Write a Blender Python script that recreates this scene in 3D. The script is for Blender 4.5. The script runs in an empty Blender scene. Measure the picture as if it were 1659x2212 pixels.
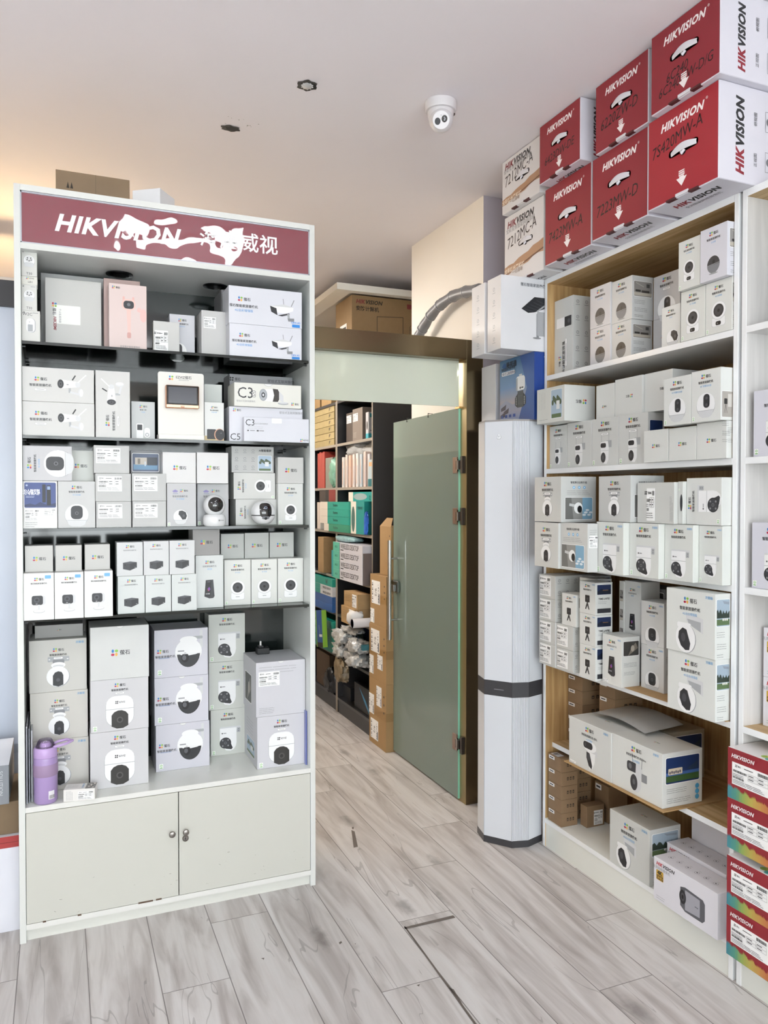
import bpy, math, random
from mathutils import Matrix, Vector
random.seed(7)
sc = bpy.context.scene
COL = sc.collection
# ---------------------------------------------------------------- camera
FPX, CAM_H = 1676.0, 1.5
YAW = math.atan(702.5 / FPX); PIT = math.atan(31 / FPX)
cam = bpy.data.cameras.new('camera'); cam.sensor_fit = 'HORIZONTAL'; cam.sensor_width = 36.0
cam.lens = 36.0 * FPX / 1659.0; cam.clip_start = 0.02
cam_o = bpy.data.objects.new('camera', cam); COL.objects.link(cam_o)
cam_o.location = (0, 0, CAM_H); cam_o.rotation_euler = (math.pi / 2 - PIT, 0, -YAW)
sc.camera = cam_o
# ---------------------------------------------------------------- exposure, world, lights
sc.view_settings.view_transform = 'Standard'; sc.view_settings.look = 'None'
sc.view_settings.exposure = 0.02; sc.view_settings.gamma = 1.0; sc.view_settings.use_curve_mapping = False
SKY = 9.0          # daylight through the shop front behind the camera
PANEL = 11.0       # ceiling panels of the shop
STOCK = 75.0       # lamp tubes of the stock room
world = bpy.data.worlds.new('daylight'); sc.world = world; world.use_nodes = True
bgn = world.node_tree.nodes['Background']; bgn.inputs[0].default_value = (0.93, 0.96, 1.0, 1); bgn.inputs[1].default_value = SKY

# ---------------------------------------------------------------- picture -> place (measuring help)
_F = (math.sin(YAW) * math.cos(PIT), math.cos(YAW) * math.cos(PIT), -math.sin(PIT))
_R = (math.cos(YAW), -math.sin(YAW), 0.0)
_U = (_R[1] * _F[2] - _R[2] * _F[1], _R[2] * _F[0] - _R[0] * _F[2], _R[0] * _F[1] - _R[1] * _F[0])
def on(ax, val, x, y):
    a = (x - 829.5) / FPX; b = -(y - 1106) / FPX
    d = [_F[i] + a * _R[i] + b * _U[i] for i in range(3)]
    c = (0, 0, CAM_H); t = (val - c[ax]) / d[ax]
    return [c[i] + t * d[i] for i in range(3)]

# ---------------------------------------------------------------- materials
def lin(c):
    if isinstance(c, str):
        c = [int(c[i:i + 2], 16) / 255 for i in (1, 3, 5)]
    return tuple(((v / 12.92) if v <= 0.04045 else ((v + 0.055) / 1.055) ** 2.4) for v in c)
_m = {}
def mat(col, rough=0.45, metal=0.0, noise=0.0, scale=30.0, coat=0.0, spec=0.5):
    key = (col, rough, metal, noise, scale, coat, spec)
    if key in _m: return _m[key]
    m = bpy.data.materials.new('surface_%d' % len(_m)); m.use_nodes = True
    nt = m.node_tree; b = nt.nodes['Principled BSDF']; L = lin(col)
    b.inputs['Base Color'].default_value = (*L, 1); b.inputs['Roughness'].default_value = rough
    b.inputs['Metallic'].default_value = metal; b.inputs['Coat Weight'].default_value = coat
    b.inputs['Specular IOR Level'].default_value = spec
    if noise:
        tc = nt.nodes.new('ShaderNodeTexCoord'); n = nt.nodes.new('ShaderNodeTexNoise'); n.inputs['Scale'].default_value = scale
        n.inputs['Detail'].default_value = 4
        nt.links.new(tc.outputs['Object'], n.inputs['Vector'])
        r = nt.nodes.new('ShaderNodeMapRange'); r.inputs[1].default_value = .3; r.inputs[2].default_value = .7
        r.inputs[3].default_value = 1 - noise; r.inputs[4].default_value = 1 + noise * .4
        nt.links.new(n.outputs['Fac'], r.inputs[0])
        mx = nt.nodes.new('ShaderNodeVectorMath'); mx.operation = 'SCALE'; mx.inputs[0].default_value = L
        nt.links.new(r.outputs[0], mx.inputs['Scale']); nt.links.new(mx.outputs[0], b.inputs['Base Color'])
    _m[key] = m
    return m
def nodes(name):
    m = bpy.data.materials.new(name); m.use_nodes = True
    return m, m.node_tree, m.node_tree.nodes['Principled BSDF']
def emis(col, s):
    m = bpy.data.materials.new('lamp_glow'); m.use_nodes = True; nt = m.node_tree; nt.nodes.clear()
    e = nt.nodes.new('ShaderNodeEmission'); e.inputs[0].default_value = (*lin(col), 1); e.inputs[1].default_value = s
    o = nt.nodes.new('ShaderNodeOutputMaterial'); nt.links.new(e.outputs[0], o.inputs[0]); return m
def glass(name, tint, haze=0.0, hazecol=(.8, .8, .8), gloss_r=0.02, fres=1.5):
    """thin sheet glass: tinted see-through, mirror-like at a slant, optional frost"""
    m = bpy.data.materials.new(name); m.use_nodes = True; nt = m.node_tree; nt.nodes.clear()
    t = nt.nodes.new('ShaderNodeBsdfTransparent'); t.inputs[0].default_value = (*tint, 1)
    g = nt.nodes.new('ShaderNodeBsdfGlossy'); g.inputs['Roughness'].default_value = gloss_r
    d = nt.nodes.new('ShaderNodeBsdfDiffuse'); d.inputs[0].default_value = (*hazecol, 1)
    tl = nt.nodes.new('ShaderNodeBsdfTranslucent'); tl.inputs[0].default_value = (*hazecol, 1)
    dm = nt.nodes.new('ShaderNodeMixShader'); dm.inputs[0].default_value = .5
    nt.links.new(d.outputs[0], dm.inputs[1]); nt.links.new(tl.outputs[0], dm.inputs[2])
    a = nt.nodes.new('ShaderNodeMixShader'); a.inputs[0].default_value = haze
    nt.links.new(t.outputs[0], a.inputs[1]); nt.links.new(dm.outputs[0], a.inputs[2])
    fr = nt.nodes.new('ShaderNodeFresnel'); fr.inputs[0].default_value = fres
    b = nt.nodes.new('ShaderNodeMixShader'); nt.links.new(fr.outputs[0], b.inputs[0])
    nt.links.new(a.outputs[0], b.inputs[1]); nt.links.new(g.outputs[0], b.inputs[2])
    o = nt.nodes.new('ShaderNodeOutputMaterial'); nt.links.new(b.outputs[0], o.inputs[0]); return m
def wood(name, c1, c2, axis=2, sc_=6):
    m, nt, b = nodes(name); tc = nt.nodes.new('ShaderNodeTexCoord'); mp = nt.nodes.new('ShaderNodeMapping')
    s = [40, 40, 40]; s[axis] = 2.0; mp.inputs['Scale'].default_value = s
    nt.links.new(tc.outputs['Object'], mp.inputs[0]); n = nt.nodes.new('ShaderNodeTexNoise'); n.inputs['Scale'].default_value = 1.2
    n.inputs['Detail'].default_value = 6; n.inputs['Distortion'].default_value = .6
    nt.links.new(mp.outputs[0], n.inputs['Vector']); r = nt.nodes.new('ShaderNodeValToRGB')
    r.color_ramp.elements[0].position = .35; r.color_ramp.elements[0].color = (*lin(c2), 1)
    r.color_ramp.elements[1].position = .65; r.color_ramp.elements[1].color = (*lin(c1), 1)
    nt.links.new(n.outputs['Fac'], r.inputs[0]); nt.links.new(r.outputs[0], b.inputs['Base Color'])
    b.inputs['Roughness'].default_value = .5; return m
def chipped(name, col, chip, amount=.62, rough=.3):
    """painted board, worn along its low edges in blotches of its own"""
    m, nt, b = nodes(name); tc = nt.nodes.new('ShaderNodeTexCoord'); n = nt.nodes.new('ShaderNodeTexNoise')
    n.inputs['Scale'].default_value = 55; n.inputs['Detail'].default_value = 5; n.inputs['Roughness'].default_value = .7
    nt.links.new(tc.outputs['Object'], n.inputs['Vector'])
    r = nt.nodes.new('ShaderNodeValToRGB'); r.color_ramp.interpolation = 'CONSTANT'
    r.color_ramp.elements[0].color = (*lin(col), 1); r.color_ramp.elements[1].position = amount + .12; r.color_ramp.elements[1].color = (*lin(chip), 1)
    nt.links.new(n.outputs['Fac'], r.inputs[0]); nt.links.new(r.outputs[0], b.inputs['Base Color'])
    b.inputs['Roughness'].default_value = rough; return m

WHITE = '#f1f2f3'; GREY = '#d6d7d5'; PALE = '#e6e6e2'; SILV = '#dcdee4'; LILAC = '#e6e4ee'
INK = '#2c2d31'; MID = '#8a8c90'; BLUE = '#2f86cf'; KRAFT = '#a58660'; RED = '#93242f'
def card(c):
    k = .97
    return mat('#%02x%02x%02x' % tuple(int(int(c[i:i + 2], 16) * k) for i in (1, 3, 5)), .38, noise=.02, scale=9)
def ink(c): return mat(c, .4)

# ---------------------------------------------------------------- mesh builder
class MB:
    def __init__(s): s.v = []; s.f = []; s.mi = []; s.ms = []; s.sm = []
    def m(s, mt):
        if mt not in s.ms: s.ms.append(mt)
        return s.ms.index(mt)
    def face(s, pts, mt, smooth=False):
        i = len(s.v); s.v += [tuple(p) for p in pts]; s.f.append(list(range(i, i + len(pts)))); s.mi.append(s.m(mt)); s.sm.append(smooth)
    def mesh(s, vs, fs, mt, smooth=False):
        i = len(s.v); s.v += [tuple(p) for p in vs]; k = s.m(mt)
        for f in fs: s.f.append([i + a for a in f]); s.mi.append(k); s.sm.append(smooth)
    def box(s, x0, x1, y0, y1, z0, z1, mt, mats=None, bev=0.0):
        """mats: dict of face -> material with keys x- x+ y- y+ z- z+"""
        mats = mats or {}
        b = bev
        def q(k, a): s.face(a, mats.get(k, mt))
        if b <= 0:
            q('y-', [(x0, y0, z0), (x1, y0, z0), (x1, y0, z1), (x0, y0, z1)]); q('y+', [(x1, y1, z0), (x0, y1, z0), (x0, y1, z1), (x1, y1, z1)])
            q('x-', [(x0, y1, z0), (x0, y0, z0), (x0, y0, z1), (x0, y1, z1)]); q('x+', [(x1, y0, z0), (x1, y1, z0), (x1, y1, z1), (x1, y0, z1)])
            q('z+', [(x0, y0, z1), (x1, y0, z1), (x1, y1, z1), (x0, y1, z1)]); q('z-', [(x0, y1, z0), (x1, y1, z0), (x1, y0, z0), (x0, y0, z0)])
            return
        X = (x0, x1); Y = (y0, y1); Z = (z0, z1)
        vs = []; idx = {}
        for i in (0, 1):
            for j in (0, 1):
                for k in (0, 1):
                    sx, sy, sz = (1 - 2 * i), (1 - 2 * j), (1 - 2 * k)
                    for a in range(3):
                        p = [X[i] + sx * b, Y[j] + sy * b, Z[k] + sz * b]; p[a] = (X[i], Y[j], Z[k])[a]
                        idx[(i, j, k, a)] = len(vs); vs.append(p)
        def F(l, mt_): s.mesh([vs[idx[t]] for t in l], [list(range(len(l)))], mt_)
        F([(0, 0, 0, 1), (1, 0, 0, 1), (1, 0, 1, 1), (0, 0, 1, 1)], mats.get('y-', mt)); F([(1, 1, 0, 1), (0, 1, 0, 1), (0, 1, 1, 1), (1, 1, 1, 1)], mats.get('y+', mt))
        F([(0, 1, 0, 0), (0, 0, 0, 0), (0, 0, 1, 0), (0, 1, 1, 0)], mats.get('x-', mt)); F([(1, 0, 0, 0), (1, 1, 0, 0), (1, 1, 1, 0), (1, 0, 1, 0)], mats.get('x+', mt))
        F([(0, 0, 1, 2), (1, 0, 1, 2), (1, 1, 1, 2), (0, 1, 1, 2)], mats.get('z+', mt)); F([(0, 1, 0, 2), (1, 1, 0, 2), (1, 0, 0, 2), (0, 0, 0, 2)], mats.get('z-', mt))
        for i in (0, 1):
            for j in (0, 1): F([(i, j, 0, 0), (i, j, 0, 1), (i, j, 1, 1), (i, j, 1, 0)], mt)
        for i in (0, 1):
            for k in (0, 1): F([(i, 0, k, 0), (i, 0, k, 2), (i, 1, k, 2), (i, 1, k, 0)], mt)
        for j in (0, 1):
            for k in (0, 1): F([(0, j, k, 1), (0, j, k, 2), (1, j, k, 2), (1, j, k, 1)], mt)
        for i in (0, 1):
            for j in (0, 1):
                for k in (0, 1): F([(i, j, k, 0), (i, j, k, 1), (i, j, k, 2)], mt)
    def lathe(s, prof, mt, seg=24, M=None, cap=True):
        M = M or Matrix(); vs = []; fs = []; n = len(prof)
        for k in range(seg):
            a = 2 * math.pi * k / seg
            for r, z in prof: vs.append(M @ Vector((r * math.cos(a), r * math.sin(a), z)))
        for k in range(seg):
            for j in range(n - 1):
                a = k * n + j; b = ((k + 1) % seg) * n + j; fs.append([a, b, b + 1, a + 1])
        s.mesh(vs, fs, mt, True)
        if cap:
            for j in (0, n - 1):
                if prof[j][0] > 1e-5: s.face([vs[k * n + j] for k in range(seg)], mt)
    def tube(s, pts, r, mt, seg=8):
        pts = [Vector(p) for p in pts]; vs = []; fs = []; n = len(pts); rr = r if isinstance(r, (list, tuple)) else [r] * n
        up = Vector((0, 0, 1))
        for i, p in enumerate(pts):
            d = (pts[min(i + 1, n - 1)] - pts[max(i - 1, 0)]).normalized()
            a = d.cross(up)
            if a.length < .05: a = d.cross(Vector((1, 0, 0)))
            a.normalize(); b = a.cross(d).normalized()
            for k in range(seg):
                t = 2 * math.pi * k / seg; vs.append(p + (a * math.cos(t) + b * math.sin(t)) * rr[i])
        for i in range(n - 1):
            for k in range(seg):
                k2 = (k + 1) % seg; fs.append([i * seg + k, (i + 1) * seg + k, (i + 1) * seg + k2, i * seg + k2])
        fs.append(list(range(seg))[::-1]); fs.append([(n - 1) * seg + k for k in range(seg)])
        s.mesh(vs, fs, mt, True)
    def prism(s, pts2, z0, z1, mt, mside=None):
        n = len(pts2)
        s.face([(x, y, z1) for x, y in pts2], mt); s.face([(x, y, z0) for x, y in pts2][::-1], mt)
        for i in range(n):
            a = pts2[i]; b = pts2[(i + 1) % n]
            s.face([(a[0], a[1], z0), (b[0], b[1], z0), (b[0], b[1], z1), (a[0], a[1], z1)], (mside[i] if mside else mt))
    def build(s, name, parent=None, loc=(0, 0, 0), rz=0.0, rot=None):
        me = bpy.data.meshes.new(name); me.from_pydata(s.v, [], s.f)
        for mt in s.ms: me.materials.append(mt)
        me.polygons.foreach_set('material_index', s.mi); me.polygons.foreach_set('use_smooth', s.sm); me.update()
        if any(s.sm):
            me.set_sharp_from_angle(angle=math.radians(50))
        o = bpy.data.objects.new(name, me); COL.objects.link(o); o.location = loc; o.rotation_euler = rot or (0, 0, rz)
        if parent: o.parent = parent
        return o
def tag(o, label, cat, group=None):
    o['label'] = label; o['category'] = cat
    if group: o['group'] = group
    return o
def struct(o): o['kind'] = 'structure'; return o
def empty(name, loc=(0, 0, 0), rz=0):
    o = bpy.data.objects.new(name, None); COL.objects.link(o); o.location = loc; o.rotation_euler = (0, 0, rz); o.empty_display_size = .05; return o
_mb = {}
def simple(name, parent, x0, x1, y0, y1, z0, z1, mt, mats=None, bev=0, **k):
    m = MB(); m.box(x0, x1, y0, y1, z0, z1, mt, mats, bev); return m.build(name, parent, **k)

# ---------------------------------------------------------------- printing on flat faces
_txt = {}
def glyphs(t, bold, shear):
    k = (t, bold, shear)
    if k not in _txt:
        c = bpy.data.curves.new('lettering', 'FONT'); c.body = t; c.offset = bold; c.shear = shear; c.resolution_u = 2
        c.fill_mode = 'FRONT'; c.space_character = 1.08 if t in ('HIKVISION', 'HIK', 'VISION') else 1.0
        o = bpy.data.objects.new('lettering', c); COL.objects.link(o)
        me = bpy.data.meshes.new_from_object(o.evaluated_get(bpy.context.evaluated_depsgraph_get()))
        vs = [(v.co.x, v.co.y) for v in me.vertices]; fs = [list(p.vertices) for p in me.polygons]
        bpy.data.objects.remove(o); bpy.data.curves.remove(c); bpy.data.meshes.remove(me)
        if not vs: vs = [(0, 0)]
        xs = [v[0] for v in vs]; ys = [v[1] for v in vs]
        _txt[k] = (vs, fs, min(xs), max(xs), min(ys), max(ys))
    return _txt[k]
class Face:
    def __init__(s, mb, o, u, v, w, h, lay=None):
        s.mb = mb; s.o = Vector(o); s.u = Vector(u); s.v = Vector(v); s.n = s.u.cross(s.v); s.w = w; s.h = h; s.lay = lay or [0]
    def rot(s, a):
        if a == 90: return Face(s.mb, s.o + s.u * s.w, s.v, -s.u, s.h, s.w, s.lay)
        if a == -90: return Face(s.mb, s.o + s.v * s.h, -s.v, s.u, s.h, s.w, s.lay)
        if a == 180: return Face(s.mb, s.o + s.u * s.w + s.v * s.h, -s.u, -s.v, s.w, s.h, s.lay)
        return s
    def sub(s, x, y, w, h): return Face(s.mb, s.o + s.u * x + s.v * y, s.u, s.v, w, h, s.lay)
    def pt(s, x, y): return s.o + s.u * x + s.v * y + s.n * (.00025 + s.lay[0] * .00004)
    def poly(s, pts, c): s.lay[0] += 1; s.mb.face([s.pt(*p) for p in pts], ink(c) if isinstance(c, str) else c)
    def rect(s, x, y, w, h, c): s.poly([(x, y), (x + w, y), (x + w, y + h), (x, y + h)], c)
    def ell(s, cx, cy, rx, ry, c, seg=22, a0=0, a1=360):
        s.poly([(cx + rx * math.cos(math.radians(a0 + (a1 - a0) * k / seg)), cy + ry * math.sin(math.radians(a0 + (a1 - a0) * k / seg))) for k in range(seg + (a1 - a0 < 360))], c)
    def rr(s, x, y, w, h, r, c, seg=4):
        r = min(r, w / 2, h / 2); P = []
        for cx, cy, a in ((x + w - r, y + r, -90), (x + w - r, y + h - r, 0), (x + r, y + h - r, 90), (x + r, y + r, 180)):
            for k in range(seg + 1):
                t = math.radians(a + 90 * k / seg); P.append((cx + r * math.cos(t), cy + r * math.sin(t)))
        s.poly(P, c)
    def line(s, x0, y0, x1, y1, th, c):
        dx, dy = x1 - x0, y1 - y0; L = math.hypot(dx, dy) or 1; nx, ny = -dy / L * th / 2, dx / L * th / 2
        s.poly([(x0 + nx, y0 + ny), (x0 - nx, y0 - ny), (x1 - nx, y1 - ny), (x1 + nx, y1 + ny)], c)
    def text(s, t, x, y, size=None, c=INK, bold=0.0, shear=0.0, align='c', width=None, ang=0, sy=1.0):
        """x,y = middle of the line (align c) or its left end (l)"""
        vs, fs, x0, x1, y0, y1 = glyphs(t, bold, shear)
        if width: k = width / (x1 - x0)
        else: k = size
        s.lay[0] += 1; ca, sa = math.cos(math.radians(ang)), math.sin(math.radians(ang))
        ax = (x0 + x1) / 2 if align == 'c' else (x0 if align == 'l' else x1); ay = (y0 + y1) / 2; P = []
        for a, b in vs:
            a = (a - ax) * k; b = (b - ay) * k * sy; P.append(s.pt(x + a * ca - b * sa, y + a * sa + b * ca))
        s.mb.mesh(P, fs, ink(c))
def twotone(f, x, y, size, c1, c2, bold=.04, shear=.25):
    g = glyphs('HIK', bold, shear); f.text('HIK', x, y, size=size, c=c1, bold=bold, shear=shear, align='l')
    f.text('VISION', x + (g[3] - g[2]) * size + .02 * size, y, size=size, c=c2, bold=bold, shear=shear, align='l')
class Pic:
    """drawing space: centre cx,cy, unit = s metres"""
    def __init__(s, f, cx, cy, k, flip=1): s.f = f; s.cx = cx; s.cy = cy; s.k = k; s.fl = flip
    def _(s, x, y): return (s.cx + x * s.k * s.fl, s.cy + y * s.k)
    def e(s, x, y, rx, ry, c, **kw): a = s._(x, y); s.f.ell(a[0], a[1], rx * s.k, ry * s.k, c, **kw)
    def r(s, x, y, w, h, r, c): a = s._(x if s.fl > 0 else x + w, y); s.f.rr(a[0], a[1], w * s.k, h * s.k, r * s.k, c)
    def p(s, pts, c): s.f.poly([s._(*q) for q in (pts if s.fl > 0 else pts[::-1])], c)
    def l(s, x0, y0, x1, y1, t, c): a = s._(x0, y0); b = s._(x1, y1); s.f.line(a[0], a[1], b[0], b[1], t * s.k, c)
P_BL, P_GR, P_RD, P_OR = '#2a7cc4', '#86bd4b', '#b5274f', '#eab04e'
def logo(f, cx, cy, s, mono=None, txt='萤石', col=INK):
    """petal mark with the two characters beside it; s = mark height"""
    c = [mono] * 4 if mono else [P_BL, P_GR, P_RD, P_OR]; x = cx - s * .75
    f.ell(x - .24 * s, cy + .25 * s, .17 * s, .25 * s, c[0], 12); f.ell(x + .27 * s, cy + .27 * s, .24 * s, .19 * s, c[1], 12)
    f.ell(x - .25 * s, cy - .27 * s, .25 * s, .18 * s, c[2], 12); f.ell(x + .24 * s, cy - .25 * s, .18 * s, .25 * s, c[3], 12)
    if txt: f.text(txt, x + .75 * s, cy, size=.72 * s, c=mono or col, bold=.014, align='l')
def title(f, cx, cy, s, t='智能家居摄像机', c=INK, b=.012): f.text(t, cx, cy, size=s, c=c, bold=b)
def pill(f, cx, cy, w, h, t=1):
    f.rr(cx - w / 2, cy - h / 2, w, h, h / 2, '#9a9b9d'); f.rr(cx - w / 2 + h * .07, cy - h / 2 + h * .1, w - h * .14, h * .8, h * .4, '#f4f4f4')
    if t: f.rect(cx - w * .32, cy - h * .12, w * .64, h * .24, '#a8a9ab')
def eco(f, x, y, s):
    f.rr(x, y, s, s * 1.3, s * .12, '#f5f8f3'); f.ell(x + s / 2, y + s * .82, s * .34, s * .34, '#7cb86a', 14); f.ell(x + s / 2, y + s * .82, s * .24, s * .24, '#f5f8f3', 14)
    f.rect(x + s * .32, y + s * .74, s * .36, s * .14, '#7cb86a'); f.rect(x + s * .15, y + s * .14, s * .7, s * .2, '#5fa552')
def flow(f, s): f.text('流量版', f.w * .88, f.h * .93, size=s, c='#5aa3d8')
def greek(f, x, y, w, n, pitch, c=MID, th=.0011, seed=0):
    r = random.Random(seed)
    for i in range(n): 
        a = x
        while a < x + w * (1 - .25 * r.random() * (i == n - 1)):
            l = w * (.12 + .3 * r.random()); l = min(l, x + w - a); f.rect(a, y - i * pitch, l, th, c); a += l + w * .025
def photo(f, x, y, w, h, kind=0):
    """a printed snapshot with rounded corners"""
    f.rr(x, y, w, h, min(w, h) * .07, '#f2f2f2'); b = min(w, h) * .025; x += b; y += b; w -= 2 * b; h -= 2 * b; R = min(w, h) * .06
    if kind == 0:   # field, trees, cows, camera arm
        f.rr(x, y, w, h, R, '#9fb0bf'); f.rect(x, y + R, w, h * .22, '#59704a'); P = [(x, y + h * .3)]
        for i in range(13): P.append((x + w * i / 12, y + h * (.52 + .08 * math.sin(i * 2.3) + (.06 if i < 5 else 0))))
        P.append((x + w, y + h * .3)); f.poly(P, '#2d3a31'); 
        for i in range(3): f.rr(x + w * (.45 + .15 * i), y + h * .2, w * .1, h * .09, w * .02, '#e8e6e0')
        f.poly([(x + w * .45, y + h * .95), (x + w * .95, y + h * .9), (x + w * .95, y + h * .8), (x + w * .55, y + h * .84)], '#8c96a3')
    elif kind == 1:  # stadium, night blue
        f.rr(x, y, w, h, R, '#1e3563'); f.rect(x + R * .3, y + R, w - R * .6, h * .25, '#3d5a35'); f.rect(x + R * .2, y + h * .3, w - R * .4, h * .12, '#4668a5')
        f.rr(x + w * .07, y + h * .34, w * .42, h * .24, R * .5, '#d9cdb8'); 
        for i in range(6): f.ell(x + w * (.12 + i * .06), y + h * (.42 + .02 * (i % 2)), w * .025, h * .06, '#5c5560', 8)
        f.poly([(x + w * .62, y + h * .5), (x + w * .95, y + h * .75), (x + w * .95, y + h * .5), (x + w * .75, y + h * .42)], '#2c3f58')
    elif kind == 2:  # wall lamp camera and sky
        f.rr(x, y, w, h, R, '#90918f'); f.poly([(x + w * .63, y), (x + w - R, y), (x + w, y + R), (x + w, y + h - R), (x + w - R, y + h), (x + w * .63, y + h)], '#7fa9c4')
        for i in range(5): f.ell(x + w * (.7 + .06 * i), y + h * (.2 + .11 * (i % 3)), w * .07, h * .05, '#dfe7ec', 10)
        f.poly([(x, y), (x + w * .3, y), (x + w * .22, y + h), (x, y + h)], '#6f706e')
        f.line(x + w * .15, y + h * .68, x + w * .45, y + h * .6, h * .12, '#c9cbcc'); f.ell(x + w * .48, y + h * .52, h * .24, h * .26, '#eceeee'); f.ell(x + w * .53, y + h * .46, h * .13, h * .17, '#1d1e20')
    elif kind == 3:  # living room
        f.rr(x, y, w, h, R, '#8f8c89'); f.rect(x, y + R, w, h * .2, '#b9b2a6'); f.rr(x + w * .08, y + h * .3, w * .3, h * .14, R, '#2f2d2c'); f.rr(x + w * .42, y + h * .26, w * .45, h * .16, R, '#45403d')
        f.rect(x + w * .7, y + h * .62, w * .18, h * .25, '#4d4c4b'); f.line(x + w * .1, y + h * .9, x + w * .55, y + h * .66, h * .03, '#c2bdb5')
    elif kind == 4:  # dark tunnel shot
        f.rr(x, y, w, h, R, '#3a3937'); f.poly([(x + w * .3, y), (x + w * .95, y + h * .5), (x + w * .8, y + h * .9), (x + w * .5, y + h * .5)], '#7b746a'); f.ell(x + w * .6, y + h * .5, w * .12, h * .22, '#a9a196')
    elif kind == 5:  # courtyard trees
        f.rr(x, y, w, h, R, '#a9bdd0')
        for i in range(9): f.ell(x + w * (.15 + .09 * i), y + h * (.55 + .2 * ((i * 7) % 4) / 4), w * .1, h * .1, '#4c5a45', 10)
        f.rect(x + w * .5, y + h * .3, w * .3, h * .3, '#dfe2e4'); f.rect(x + R, y + R * .2, w - 2 * R, h * .14, '#5f7351')
    elif kind == 6:  # tripod lamp room
        f.rr(x, y, w, h, R, '#a7a29b'); f.rect(x + w * .55, y + h * .4, w * .4, h * .5, '#c9c6c0'); f.rr(x + w * .2, y + h * .5, w * .3, h * .22, R, '#2b2a2a')
        for d in (-.14, 0, .14): f.line(x + w * .35, y + h * .5, x + w * (.35 + d), y + h * .15, w * .02, '#2b2a2a')
    elif kind == 7:  # dusk blue city with a cube
        f.rr(x, y, w, h, R, '#1d2c52'); f.poly([(x, y + h * .3), (x + w * .3, y + h * .62), (x + w * .6, y + h * .4), (x + w, y + h * .55), (x + w, y + R), (x, y + R)], '#101a30'); f.rect(x + w * .4, y + h * .42, w * .4, h * .05, '#9a7442')
    elif kind == 8:  # house and pool
        f.rr(x, y, w, h, R, '#56617a'); f.rect(x + w * .04, y + h * .1, w * .92, h * .3, '#6b93b4'); f.rect(x + w * .1, y + h * .38, w * .5, h * .4, '#c0b8ae'); f.rect(x + w * .55, y + h * .35, w * .4, h * .45, '#3c4049')
        f.rect(x + w * .2, y + h * .42, w * .1, h * .3, '#7e7871'); f.rect(x + w * .46, y + h * .3, w * .05, h * .26, '#cfd6dd')
# ---- printed product pictures
D1, D2, D3, D4 = '#ecedee', '#cfd1d3', '#a6a9ad', '#85878b'
def dots(q, x, y, r): 
    for a, b in ((-.5, .5), (.5, .5), (-.5, -.5), (.5, -.5)): q.e(x + a * r, y + b * r, r * .16, r * .16, '#8a8b8e', seg=8)
    q.e(x, y, r * .22, r * .22, '#77787c', seg=10); q.e(x, y, r * .13, r * .13, '#1a1b1e', seg=8)
def pic_bracket(q, face=1):
    q.r(-.38, .52, .78, .2, .03, D3); q.r(-.2, .44, .42, .16, .05, D4); q.r(-.35, .6, .06, .03, .01, '#f5f5f5'); q.r(.31, .6, .06, .03, .01, '#f5f5f5')
    q.e(0, .38, .26, .12, D1); q.e(0, .34, .2, .06, D2); q.e(0, -.08, .42, .4, D3); q.e(-.02, -.06, .41, .4, D1)
    if face: q.p([(-.2, -.4), (-.2, -.02), (-.12, .1), (.0, .14), (.12, .1), (.18, -.02), (.18, -.4), (0, -.46)], INK); q.e(-.01, -.2, .07, .07, '#4a4b50')
def pic_dome(q):
    q.r(.34, .2, .1, .62, .02, D2); q.r(.1, .52, .34, .1, .03, D3); q.e(-.05, .5, .3, .13, D1); q.e(-.05, .1, .46, .44, D1)
    q.p([(-.05 + .4 * math.cos(math.radians(a)), .04 + .5 * math.sin(math.radians(a))) for a in range(180, 361, 12)] + [(.2, -.02), (-.05, -.05), (-.3, -.02)], INK)
    q.e(-.17, -.12, .13, .17, '#111214'); q.e(-.2, -.12, .07, .09, '#5a5b60'); q.l(-.51, .02, .41, .02, .03, '#e8e9ea'); q.r(-.42, .1, .22, .045, .01, '#9a9ba0')
def pic_capsule(q, arm=1, seam=1):
    if arm: q.r(.3, .38, .26, .12, .02, D2); q.r(.38, .22, .15, .2, .02, D3); q.e(.46, .36, .012, .02, INK, seg=8); q.e(.46, .28, .012, .02, INK, seg=8)
    q.r(-.37, .28, .76, .22, .07, D2)
    q.p([(-.36, .44), (.36, .44), (.37, -.2), (.34, -.36), (.25, -.5), (.1, -.56), (-.1, -.52), (-.36, -.1)], D1)
    if seam: q.l(-.36, .08, .37, .08, .012, D4)
    q.e(-.12, -.2, .25, .24, INK); q.p([(-.34, -.28), (.08, -.06), (.14, -.3), (.2, -.44), (.14, -.5), (-.08, -.46), (-.3, -.36)], INK); q.e(-.12, -.2, .2, .19, '#3a3b40'); dots(q, -.12, -.2, .24)
    q.r(-.28, .2, .05, .05, .0, INK); q.r(-.21, .21, .13, .03, .0, D4)
def pic_arch(q):
    q.r(-.44, -.46, .88, .98, .3, D3); q.r(-.43, -.45, .86, .98, .29, D1); q.l(-.43, .1, .43, .1, .015, D3)
    q.p([(-.26, -.46), (-.26, -.1), (-.18, .0), (-.06, .05), (.06, .05), (.18, .0), (.26, -.1), (.26, -.46), (.1, -.54), (-.1, -.54)], '#2f2d2b'); q.e(0, -.26, .1, .1, '#4d4b49'); q.e(0, -.26, .06, .06, '#1f1e1d')
    logo(q.f, *q._(-.02, .32), .1 * q.k, mono=INK, txt='EZVIZ')
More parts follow.
